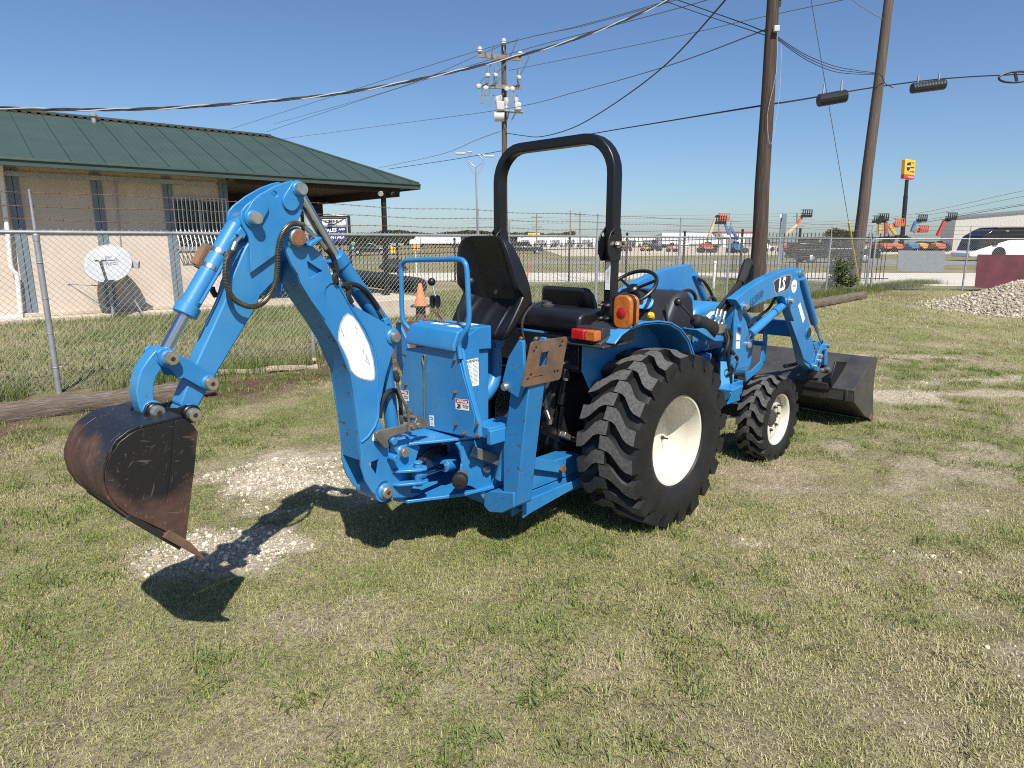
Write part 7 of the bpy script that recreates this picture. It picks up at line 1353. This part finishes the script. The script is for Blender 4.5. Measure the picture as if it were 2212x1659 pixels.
# ================================================================ vehicles
M['glassv'] = mat('vehicle_glass', (.012, .014, .016), .08, var=.1)
M['carwhite'] = flat('white_car_paint', (.72, .72, .72), .25, coat=.5)
M['carblack'] = flat('black_car_paint', (.010, .010, .013), .25, coat=.5)
M['cargrey'] = flat('dark_grey_car_paint', (.045, .045, .05), .3, coat=.5)
def car(name, foot, rz, L, W, H, body, label, cat, kind='sedan'):
    e = empty(name, foot, rz, label=label, cat=cat); wr = .33 if kind != 'pickup' else .40; cl = .22 if kind == 'sedan' else .38
    if kind == 'sedan': low = [(-.5,.30),(-.495,.62),(-.42,.70),(-.22,.72),(.14,.70),(.40,.64),(.49,.52),(.5,.30)]; cab = [(-.36,.70),(-.25,.98),(.02,1.0),(.20,.70)]
    elif kind == 'suv': low = [(-.5,.28),(-.5,.60),(-.46,.64),(.18,.64),(.44,.60),(.5,.48),(.5,.28)]; cab = [(-.48,.63),(-.42,.97),(-.05,1.0),(.06,.98),(.20,.63)]
    else: low = [(-.5,.30),(-.5,.58),(-.10,.60),(.20,.60),(.44,.59),(.495,.52),(.5,.30)]; cab = [(-.10,.59),(-.08,.97),(.10,1.0),(.16,.97),(.26,.59)]
    mb = MB(); mb.prism([(x*L, max(cl, z*H*.92)) if z > .31 else (x*L, cl) for x, z in low], -W/2, W/2); mb.build('body', M[body], e, .07, segs=3)
    mb = MB(); mb.prism([(x*L, z*H) for x, z in cab], -W*.43, W*.43); mb.build('cabin', M[body], e, .05, segs=3)
    for s2 in (-1, 1):
        c = sum(p[0] for p in cab)/len(cab); mb = MB(); mb.prism([((x*.86+c*.14)*L, (.63+.0+(z-.63)*.80)*H+.01) for x, z in cab], s2*W*.434, s2*W*.44); mb.build('side_window', M['glassv'], e, smooth=0)
        for xx in (-.31, .32): mb = MB(); mb.lathe([(wr*.55,0),(wr,.02),(wr,.2),(wr*.6,.22),(.05,.22)], (xx*L, s2*(W/2-.21), wr), (0,s2,0), 16); wh = mb.build('wheel', M['rubber'], e); mb = MB(); mb.lathe([(wr*.58,0),(wr*.5,.02)], (xx*L, s2*(W/2+.011), wr), (0,s2,0), 12); mb.build('rim', M['silver'], wh)
    for a, b in ((0, 1), (-1, -2)):
        p, q_ = cab[a], cab[b]; sx = -1 if a == 0 else 1; n = Vector((sx*abs(q_[1]-p[1])*H, 0, abs(p[0]-q_[0])*L)).normalized()*.006
        pp = [Vector((p[0]*L+(q_[0]-p[0])*L*t, y, p[1]*H+(q_[1]-p[1])*H*t)) + n for t, y in ((.12,-W*.38),(.12,W*.38),(.88,W*.36),(.88,-W*.36))]; mb = MB(); mb.add([tuple(v) for v in pp], [(0,1,2,3)]); o = mb.build('windscreen', M['glassv'], e, smooth=0); s_ = o.modifiers.new('solid', 'SOLIDIFY'); s_.thickness = .012
    for s2 in (-1, 1):
        mb = MB(); mb.box(L*.485, L*.502, s2*W*.36-.15, s2*W*.36+.15, H*.44, H*.52); mb.build('headlight', M['ceramic'], e, .01); mb = MB(); mb.box(-L*.502, -L*.485, s2*W*.40-.10, s2*W*.40+.10, H*.44, H*.58); mb.build('tail_light', M['redlens'], e, .01)
    if kind == 'pickup':
        mb = MB(); mb.box(L*.49, L*.51, -W*.36, W*.36, H*.33, H*.50); mb.build('grille', M['silver'], e, .01)
    return e
f = at_y(1989, 531, 120); car('suv', (f.x, f.y, 0), 2.0, 4.7, 1.95, 1.75, 'carblack', 'black suv parked in the yard under the tall yellow sign', 'suv', 'suv')
f = at_y(2036, 535, 135); car('sedan', (f.x, f.y, 0), math.pi*1.12, 4.7, 1.85, 1.45, 'carwhite', 'white sedan parked in the yard next to the black suv', 'car')
f = at_y(2073, 535, 132); car('parked_pickup', (f.x, f.y, 0), math.pi*1.3, 5.6, 2.0, 1.85, 'cargrey', 'dark grey pickup facing the road beside the white sedan', 'pickup truck', 'pickup')
f = at_y(1796, 560, 54.5); car('road_pickup', (f.x, f.y, 0), 0.03, 6.9, 2.1, 2.0, 'carblack', 'long black pickup truck on the road behind the fence and shrub', 'pickup truck', 'pickup')
mb = MB(); mb.box(-3.35, -.75, -1.03, 1.03, .95, 1.55); o = mb.build('bed_cover', M['carblack'], bpy.data.objects['road_pickup'], .05)
f = at_y(1135, 545, 95); car('distant_suv', (f.x, f.y, 0), .1, 4.8, 1.9, 1.7, 'carblack', 'tiny dark car on the road behind the backhoe seat', 'car', 'suv')
f = at_y(800, 545, 88); car('distant_car', (f.x, f.y, 0), .1, 4.9, 1.9, 1.5, 'carblack', 'tiny black car on the far road beside the porch post', 'car', 'suv')
# white lorries
def lorry(name, foot, rz, label):
    e = empty(name, foot, rz, label=label, cat='truck'); mb = MB(); mb.box(-7.5, 5.2, -1.25, 1.25, 1.1, 4.0); mb.build('trailer', M['carwhite'], e, .04); mb = MB(); mb.prism([(5.4,.9),(5.4,3.8),(6.3,3.8),(7.3,2.6),(8.6,2.2),(8.8,.9)], -1.2, 1.2); mb.build('cab', M['carwhite'], e, .08); mb = MB(); mb.prism([(6.5,3.5),(7.2,2.7),(7.25,2.72),(6.55,3.52)], -1.0, 1.0); mb.build('windscreen', M['glassv'], e)
    for x in (-6.4,-5.2,5.0,6.1,8.0):
        for s2 in (-1,1): mb = MB(); mb.lathe([(.3,0),(.52,.03),(.52,.28),(.3,.3)], (x, s2*.95, .52), (0,s2,0), 12); mb.build('wheel', M['rubber'], e)
    return e
f = at_y(945, 530, 215); lorry('lorry', (f.x, f.y, 0), math.pi, 'tiny white lorry on the far road behind the cone')
f = at_y(1485, 530, 185); lorry('lorry', (f.x, f.y, 0), .05, 'white lorry parked in the yard behind the blue boom lift')
# motor coach
f = at_y(*px('L', 985, 1010), 58); mid = .02; bus = empty('motor_coach', (f.x, 58, 0), .02, label='white motor coach with black roof on the road behind the maroon windscreen', cat='bus')
hb = h_at(px('L',1250,752)[1], 58); z1 = h_at(px('L',1200,850)[1], 58)
body = [(0,.45),(.05,.75),(.9,1.05),(2.2,z1-.35),(3.2,z1-.02),(4.2,z1),(12,z1),(12,.38),(.2,.38)]
mb = MB(); mb.prism([(x, z) for x, z in body], 0, 2.55); mb.build('body', M['carwhite'], bus, .08, segs=3)
top = [(.45,.80),(.9,z1+.3),(1.6,hb-.25),(2.1,hb),(12,hb+.05),(12,z1+.0),(3.6,z1-.0),(2.2,z1-.38),(.9,1.02)]
mb = MB(); mb.prism(top, .02, 2.53); mb.build('window_band', M['glassv'], bus, .10, segs=3)
mb = MB(); mb.box(2.6, 12, -.01, .015, z1+.12, hb-.42); mb.build('side_glass', M['glassv'], bus); mb = MB(); mb.box(2.2, 12, .1, 2.45, hb+.01, hb+.09); mb.build('roof', M['carblack'], bus, .03)
for x in (2.55, 8.5, 9.8):
    mb = MB(); mb.lathe([(.62,0),(.60,.02)], (x, -.005, .62), (0,1,0), 20); mb.build('wheel_arch', M['ironblack'], bus); mb = MB(); mb.lathe([(.25,0),(.50,.02),(.50,.3)], (x, -.02, .50), (0,1,0), 18); mb.build('wheel', M['rubber'], bus)
mb = MB(); mb.box(1.9, 2.3, -.14, -.03, 1.4, 1.62); mb.build('mirror', M['ironblack'], bus, .03); mb = MB(); mb.box(6, 6.12, -.02, -.002, .9, 1.0); mb.build('side_marker', M['ironblack'], bus)
text_mesh('lettering', '1823', .16, basis((3.0, -.016, hb-.22), (1,0,0), (0,0,1)), M['white'], bus)
# ================================================================ rental machines
def colm(n_, c): M[n_] = flat('machine_'+n_, c, .5); return n_
for n_, c in (('m_orange', (.46,.12,.055)), ('m_red', (.34,.065,.05)), ('m_tan', (.50,.39,.22)), ('m_blue', (.055,.16,.34)), ('m_yellow', (.52,.30,.06))): colm(n_, c)  # machine colours desaturated a little, distance haze put into the paint
def boom_lift(k, base, pts, dist, cols, label, basket=True, w_=.26):
    """pts: picture points of the boom's joints; cols: colours of chassis, each boom section, basket"""
    f = at_y(*px(k, *base), dist); f.z = 0; e = empty('boom_lift', f, label=label, cat='boom lift', group='boom lifts in the rental yard')
    mb = MB(); mb.box(-1.2, 1.2, -.9, .9, .5, .85); mb.build('chassis', M[cols[0]], e, .08)
    for x in (-.95, .95):
        for y in (-1, 1): mb = MB(); mb.lathe([(.2,0),(.42,.03),(.42,.3),(.2,.32)], (x, y*.75, .42), (0,y,0), 12); mb.build('wheel', M['rubber'], e)
    mb = MB(); mb.prism([(-1.0,.86),(-1.1,1.35),(-.5,1.5),(.7,1.25),(.8,.86)], -.75, .75); mb.build('turntable', M[cols[0]], e, .08)
    P = [at_y(*px(k, x, y), dist)-f for x, y in pts]
    for i in range(len(P)-1): mb = MB(); mb.bar(P[i], P[i+1], w_*(1-.12*i)*1.5, w_*(1-.12*i)*1.5, up=(0,1,0)); mb.build('boom_section', M[cols[min(1+i, len(cols)-2)]], e, .03)
    if basket:
        b = P[-1]; mb = MB()
        for z in (0, .55, 1.1):
            for a_, b_ in (((-.7,-.4),(.7,-.4)),((.7,-.4),(.7,.4)),((.7,.4),(-.7,.4)),((-.7,.4),(-.7,-.4))): mb.bar(b+Vector((a_[0],a_[1],z)), b+Vector((b_[0],b_[1],z)), .09, .09)
        for x in (-.7,-.35,0,.35,.7): mb.bar(b+Vector((x,-.4,0)), b+Vector((x,-.4,1.1)), .13, .13)
        mb.box(b.x-.7, b.x+.7, b.y-.42, b.y+.42, b.z-.06, b.z+.35); mb.build('basket', M[cols[-1]], e, smooth=0)
    return e
boom_lift('K', (90,600), [(90,520),(200,225),(225,195),(300,265)], 105, ['m_orange','m_tan','ironblack','ironblack','m_orange'], 'yellow telescopic boom with black jib and orange basket left of the dark pole')
boom_lift('K', (470,580), [(480,500),(385,350),(360,440),(315,290),(255,300)], 100, ['m_blue','m_blue','m_blue','m_blue','ironblack'], 'bright blue folding boom lift beside the yellow telescopic boom')
boom_lift('K', (1110,590), [(1080,440),(1225,310),(1305,190),(1340,215)], 108, ['m_orange','m_tan','m_orange','m_orange','ironblack'], 'tan and orange boom lift rising right of the dark pole')
boom_lift('L', (300,885), [(300,800),(295,700),(270,690)], 112, ['m_orange','m_red','ironblack','ironblack'], 'upright red boom lift right of the leaning pole', w_=.3)
boom_lift('L', (240,890), [(245,800),(243,710),(225,705)], 116, ['m_orange','m_yellow','ironblack','ironblack'], 'upright yellow boom lift nearest to the leaning pole', w_=.28)
boom_lift('L', (385,885), [(375,800),(325,730),(365,735),(400,730)], 112, ['m_orange','m_yellow','m_orange','m_orange','m_orange'], 'yellow and orange boom lift left of the tall sign post', w_=.3)
boom_lift('L', (520,880), [(510,780),(545,700),(590,695)], 118, ['m_blue','m_blue','m_blue','ironblack'], 'blue boom lift right of the tall sign post', w_=.3)
boom_lift('L', (610,880), [(530,790),(565,755),(600,785)], 118, ['m_yellow','m_orange','m_orange','m_red'], 'low orange knuckle boom with red basket beside the blue lift', w_=.26)
boom_lift('L', (740,880), [(725,815),(785,695),(835,680)], 116, ['m_orange','m_red','ironblack','ironblack'], 'red boom lift with black jib next to the metal warehouse', w_=.34)
# small machines standing in the yard
def machine(u, v, dist, col, label, s=1.0, group='small machines in the rental yard'):
    f = at_y(u, v, dist); e = empty('yard_machine', (f.x, dist, 0), RNG.uniform(-.6, .6), label=label, cat='machine', group=group)
    mb = MB(); mb.prism([(-1.2*s,.4),(-1.2*s,1.3*s),(-.2*s,1.45*s),(.4*s,1.0*s),(1.2*s,.9*s),(1.3*s,.4)], -.7*s, .7*s); mb.build('body', M[col], e, .08)
    mb = MB(); mb.box(-.5*s, .35*s, -.55*s, .55*s, 1.46*s, 2.1*s); mb.build('cab', M['ironblack'], e, .05)
    for x in (-.8, .8):
        for y in (-1, 1): mb = MB(); mb.lathe([(.15,0),(.42*s,.03),(.42*s,.28),(.15,.3)], (x*s, y*.62*s, .42*s), (0,y,0), 10); mb.build('wheel', M['rubber'], e)
MC = [(1300,529,125,'m_orange','yellow orange machine by the right roll bar post'),(1325,531,118,'m_yellow','yellow machine just right of the roll bar'),(1352,531,120,'m_red','red machine with dark cab behind the loader arm gap'),(1395,530,120,'m_yellow','yellow machine left of the telescopic boom'),(1415,529,125,'cargrey','dark machine between yellow machine and orange one'),(1452,530,112,'m_orange','orange machine left of the blue boom lift'),(1530,531,108,'m_orange','orange machine right of the blue boom lift'),(1590,531,104,'m_red','tall red machine beside the dark pole'),(1655,529,118,'carwhite','white vehicle right of the dark pole'),(1700,529,122,'m_orange','orange machine left of the tan boom lift'),(1895,531,120,'cargrey','dark machine at the fence corner post'),(1912,531,118,'m_orange','low orange machine right of the corner post'),(1945,530,120,'cargrey','dark loader behind the sign post'),(1965,529,126,'m_blue','blue machine behind the black suv'),(1998,529,128,'m_yellow','yellow machine above the black suv'),(2030,529,132,'m_yellow','yellow excavator above the white sedan'),(2065,529,134,'m_orange','orange machine by the warehouse corner')]
for u, v, dd_, c, lab in MC: machine(u, v, dd_, c, lab, RNG.uniform(.7, 1.0))
# ================================================================ signs
M['signyellow'] = flat('yellow_sign', (.78, .40, .03), .5); M['signred'] = flat('red_sign', (.52, .035, .04), .5); M['signnavy'] = flat('navy_sign', (.035, .03, .16), .5); M['signgreen'] = flat('green_sign', (.01, .16, .09), .5); M['bright_yellow'] = flat('bright_yellow', (.80, .55, .02), .5)
CY = 140.0; f = at_y(*px('L', 425, 930), CY); f.z = 0; e = empty('pylon_sign', f, label='tall yellow pylon sign with red band on a dark post', cat='sign')
def qL(x, y): return at_y(*px('L', x, y), CY)-f
t_, s1_ = qL(472, 350), qL(462, 480); mb = MB(); mb.tube([(0,0,0), s1_], [.42, .42], 12); mb.tube([s1_, t_], [.34, .34], 12); mb.build('post', M['ironblack'], e)
def panel(pts, y0, y1, m, nm): mb = MB(); P = [qL(*p) for p in pts]; mb.prism([(p.x, p.z) for p in P], y0, y1); return mb.build(nm, M[m], e, .06)
panel([(444,182),(530,192),(520,318),(435,306)], -.6, .6, 'signyellow', 'sign_face'); panel([(435,307),(520,319),(517,349),(432,340)], -.6, .6, 'signred', 'red_band')
def tL(body, x, y, size, m, bold=0.0, sx=1.0): c = qL(x, y); return text_mesh('lettering', body, size, basis((c.x, -.62, c.z), (1,0,-.10), (0,0,1)), M[m], e, bold=bold, sx=sx, ext=.02)
c = qL(472, 243); mb = MB(); mb.prism([(c.x+p[0], c.z+p[1]) for p in [(-.34,.62),(0,.85),(.34,.62),(.40,.1),(.30,-.5),(0,-.95),(-.30,-.5),(-.40,.1)]], -.66, -.61); mb.build('emblem', M['ink'], e)
text_mesh('lettering', 'CAT', .36, basis((c.x, -.68, c.z), (1,0,-.05), (0,0,1)), M['white'], e, bold=.03, ext=.01)
tL('T H E', 500, 214, .30, 'ink', .01, 1.0); tL('Rental', 503, 251, .34, 'ink', .02, .85); tL('STORE', 499, 287, .32, 'ink', .01, .95); tL('Holt CAT', 490, 331, .26, 'white', .01)
# roadside hoarding
SY2 = 44.0; f = at_y(*px('N', 330, 700), SY2); f.z = 0; e = empty('company_sign', f, label='framed company sign reading sales and rentals beyond the fence', cat='sign')
def qN(x, y): return at_y(*px('N', x, y), SY2)-f
for x0, x1, ytop in ((170,195,205),(465,490,200)):
    a, b = qN(x0, ytop), qN(x1, ytop); mb = MB(); mb.box(a.x, b.x, -.08, .08, 0, a.z); mb.build('post', M['ironblack'], e, .01)
a, b = qN(196, 225), qN(464, 462); mb = MB(); mb.box(a.x, b.x, -.03, .03, b.z, a.z); mb.build('backing_board', M['soffit'], e)
a, b = qN(196, 205), qN(464, 222); mb = MB(); mb.box(a.x, b.x, -.06, .06, b.z, a.z); mb.build('top_beam', M['ironblack'], e); mb = MB(); mb.tube([qN(205,190)+Vector((0,-.3,0)), qN(350,200)+Vector((0,-.5,0)), qN(440,205)+Vector((0,-.2,0))], .035, 6); mb.box(qN(290,190).x, qN(330,190).x, -.7, -.3, qN(300,203).z, qN(300,190).z); mb.build('sign_lamp', M['galv'], e)
a, b = qN(215, 238), qN(452, 308); mb = MB(); mb.box(a.x, b.x, -.05, -.031, b.z, a.z); mb.build('name_panel', M['white'], e)
a, b = qN(222, 312), qN(456, 460); mb = MB(); mb.box(a.x, b.x, -.05, -.031, b.z, a.z); mb.build('sales_panel', M['signnavy'], e)
def tN(body, x, y, size, m, bold=0.0, sx=1.0, shear=0.0, rot=0.0): c = qN(x, y); return text_mesh('lettering', body, size, basis((c.x, -.056, c.z), (1,0,rot), (-rot,0,1)), M[m], e, bold=bold, sx=sx, shear=shear, ext=.002)
tN('CHERY', 333, 263, .30, 'ink', .006, 1.25); tN('industrial.com', 395, 291, .10, 'greyprint', 0, 1.3)
mb = MB(); a, b = qN(270, 285), qN(340, 297); mb.box(a.x, b.x, -.058, -.0505, b.z, a.z); mb.build('blue_stripe', M['m_blue'], e)
tN('SALES', 300, 348, .31, 'white', .010, 1.0, .15, .06); tN('AND', 412, 338, .17, 'white', .006, 1.1, .15, .04); tN('RENTALS', 345, 415, .30, 'white', .010, 1.0, .15, .06)
def small_sign(k, base, p0, p1, dist, m, label, name='road_sign', text=None, tm='white', cat='sign', pm='galv', two=None):
    f = at_y(*px(k, *base), dist); f.z = 0; e = empty(name, f, label=label, cat=cat); a, b = at_y(*px(k, *p0), dist)-f, at_y(*px(k, *p1), dist)-f; cx = (a.x+b.x)/2
    mb = MB(); mb.cyl((0,0,0), (cx, 0, a.z), .04, n=8); mb.build('post', M[pm], e); mb = MB(); mb.box(a.x, b.x, -.06, -.045, b.z, a.z); mb.build('panel', M[m], e, .01)
    if text:
        for i, tx in enumerate(text): text_mesh('lettering', tx, (a.z-b.z)/len(text)*.7, basis((cx, -.064, a.z-(a.z-b.z)*(i+.5)/len(text)), (1,0,0), (0,0,1)), M[tm], e, sx=.9)
    return e
small_sign('N', (516,640), (498,455), (536,545), 62, 'signgreen', 'green exit sign partly hidden by the company sign', text=['EXIT', '30'])
small_sign('N', (960,690), (905,462), (996,512), 55, 'ink', 'black and white one way arrow sign beyond the fence', text=['ONE WAY'])
small_sign('N', (912,660), (892,502), (934,570), 58, 'bright_yellow', 'bright yellow slotted marker beside the one way sign', 'roadside_marker')
small_sign('N', (1150,840), (1096,488), (1180,545), 30, 'signyellow', 'amber slatted sign on a white post left of the seat', 'slatted_sign', pm='wpipe')
for t in range(5):
    e2 = bpy.data.objects['slatted_sign']; a, b = at_y(*px('N', 1100+t*16, 492), 30)-e2.location, at_y(*px('N', 1104+t*16, 545), 30)-e2.location; mb = MB(); mb.box(a.x, a.x+.025, -.085, -.065, b.z, a.z); mb.build('slat', M['m_yellow'], e2)
small_sign('c4', (390,760), (352,716), (430,740), 190, 'bright_yellow', 'far yellow billboard inside the roll bar', 'billboard', text=['BACALLA'], tm='ink')
small_sign('K', (1050,600), (1015,178), (1040,225), 60, 'whitewall', 'slim grey post with a white diamond plate right of the dark pole', 'marker_post')
mb = MB(); e2 = bpy.data.objects['marker_post']; a = at_y(*px('K', 1060, 170), 60)-e2.location; mb.box(a.x-.18, a.x+.22, -.2, .2, 0, a.z); mb.build('steel_post', M['bluesteel'], e2, .02)
# ================================================================ odds and ends behind the fence
M['coneo'] = mat('faded_orange_cone', (.62, .19, .085), .7, var=.15, scale=6)
cf = WB.M @ Vector((0,0,0)); CYd = 13.6; f = at_y(*px('N', 1190, 1235), CYd); f.z = 0; e = empty('traffic_cone', f, label='faded orange traffic cone perched on a rusty pipe stub', cat='traffic cone')
zb1 = (at_y(*px('N', 1190, 1098), CYd)).z; zt1 = (at_y(*px('N', 1198, 868), CYd)).z
mb = MB(); mb.lathe([(.135,zb1+.03),(.125,zb1+.05),(.035,zt1-.01),(.025,zt1)], (0,0,0), (0,0,1), 20); mb.build('cone', M['coneo'], e); mb = MB(); mb.prism(rounded(.40,.40,.06), zb1, zb1+.03, 'z'); mb.build('base', M['cast'], e, .006)
mb = MB(); mb.cyl((0,0,0), (0,0,zb1-.002), .10, n=14); o = mb.build('pipe_stub', M['rustplate'], None); o.location = f; tag(o, 'short rusty pipe standing under the traffic cone', 'pipe')
f = at_y(*px('N', 1345, 1000), 26); f.z = 0; mb = MB(); a = at_y(*px('c4', 340, 985), 24); b = at_y(*px('c4', 355, 915), 24); mb.tube([(0,0,0), (b.x-a.x, 0, b.z+.0)], [.05, .02], 8); o = mb.build('marker_cone', M['m_orange'], None); o.location = (a.x, 24, 0); tag(o, 'thin leaning orange marker seen beside the seat back', 'marker')
s0 = gp(752, 690); mb = MB(); mb.box(0, 1.9, 0, 1.2, 0, .42); o = mb.build('concrete_block', M['slab'], None, .02); o.location = at_y(765, 690, 13.9); o.location.z = 0; o.rotation_euler = (0,0,math.pi/2-HD); tag(o, 'beige concrete step block behind the boom cylinder', 'concrete block')
mb = MB(); a, b = gp(752, 612), gp(905, 634); a.y += 0; mb.tube([Vector((0,0,.28)), (b-a)*.5+Vector((0,.2,.26)), (b-a)+Vector((0,0,.22))], .30, 14); o = mb.build('culvert_pipe', M['tape'], None); o.location = a; tag(o, 'black drainage pipe lying on the grass beyond the fence', 'pipe')
mb = MB(); mb.ball((0,0,.35), .75, 10, (1.0,.6,.55)); mb.v = [(x*(1+.2*math.sin(z*9+y*3)), y, max(0, z+.1*math.sin(x*8))) for x, y, z in mb.v]; o = mb.build('tarp_heap', M['tape'], None); o.location = at_y(*px('N', 920, 740), 37); o.location.z = 0; tag(o, 'crumpled black tarp heap near the porch post', 'tarp')
mb = MB(); mb.box(-.35,.35,-.25,.25,0,.12); mb.prism(rounded(.74,.54,.05), .121, .15, 'z'); o = mb.build('valve_box', M['signgreen'], None, .01); o.location = at_y(*px('N', 1030, 1060), 16.0); o.location.z = 0; tag(o, 'low green valve box lid in the grass left of the cone', 'valve box')
for i, (k, x, y, dd_, lab) in enumerate((('K',170,1100,24,'white pipe marker stub behind the joystick'),('c6',712,300,24,'second white pipe marker stub near the loader hoses'))):
    f = at_y(*px(k, x, y), dd_); mb = MB(); mb.cyl((0,0,0), (0,0,.9), .045, n=8); mb.cyl((0,0,.9), (0,0,1.0), .06, n=8); o = mb.build('pipe_marker', M['wpipe'], None); o.location = (f.x, dd_, 0); tag(o, lab, 'pipe marker')
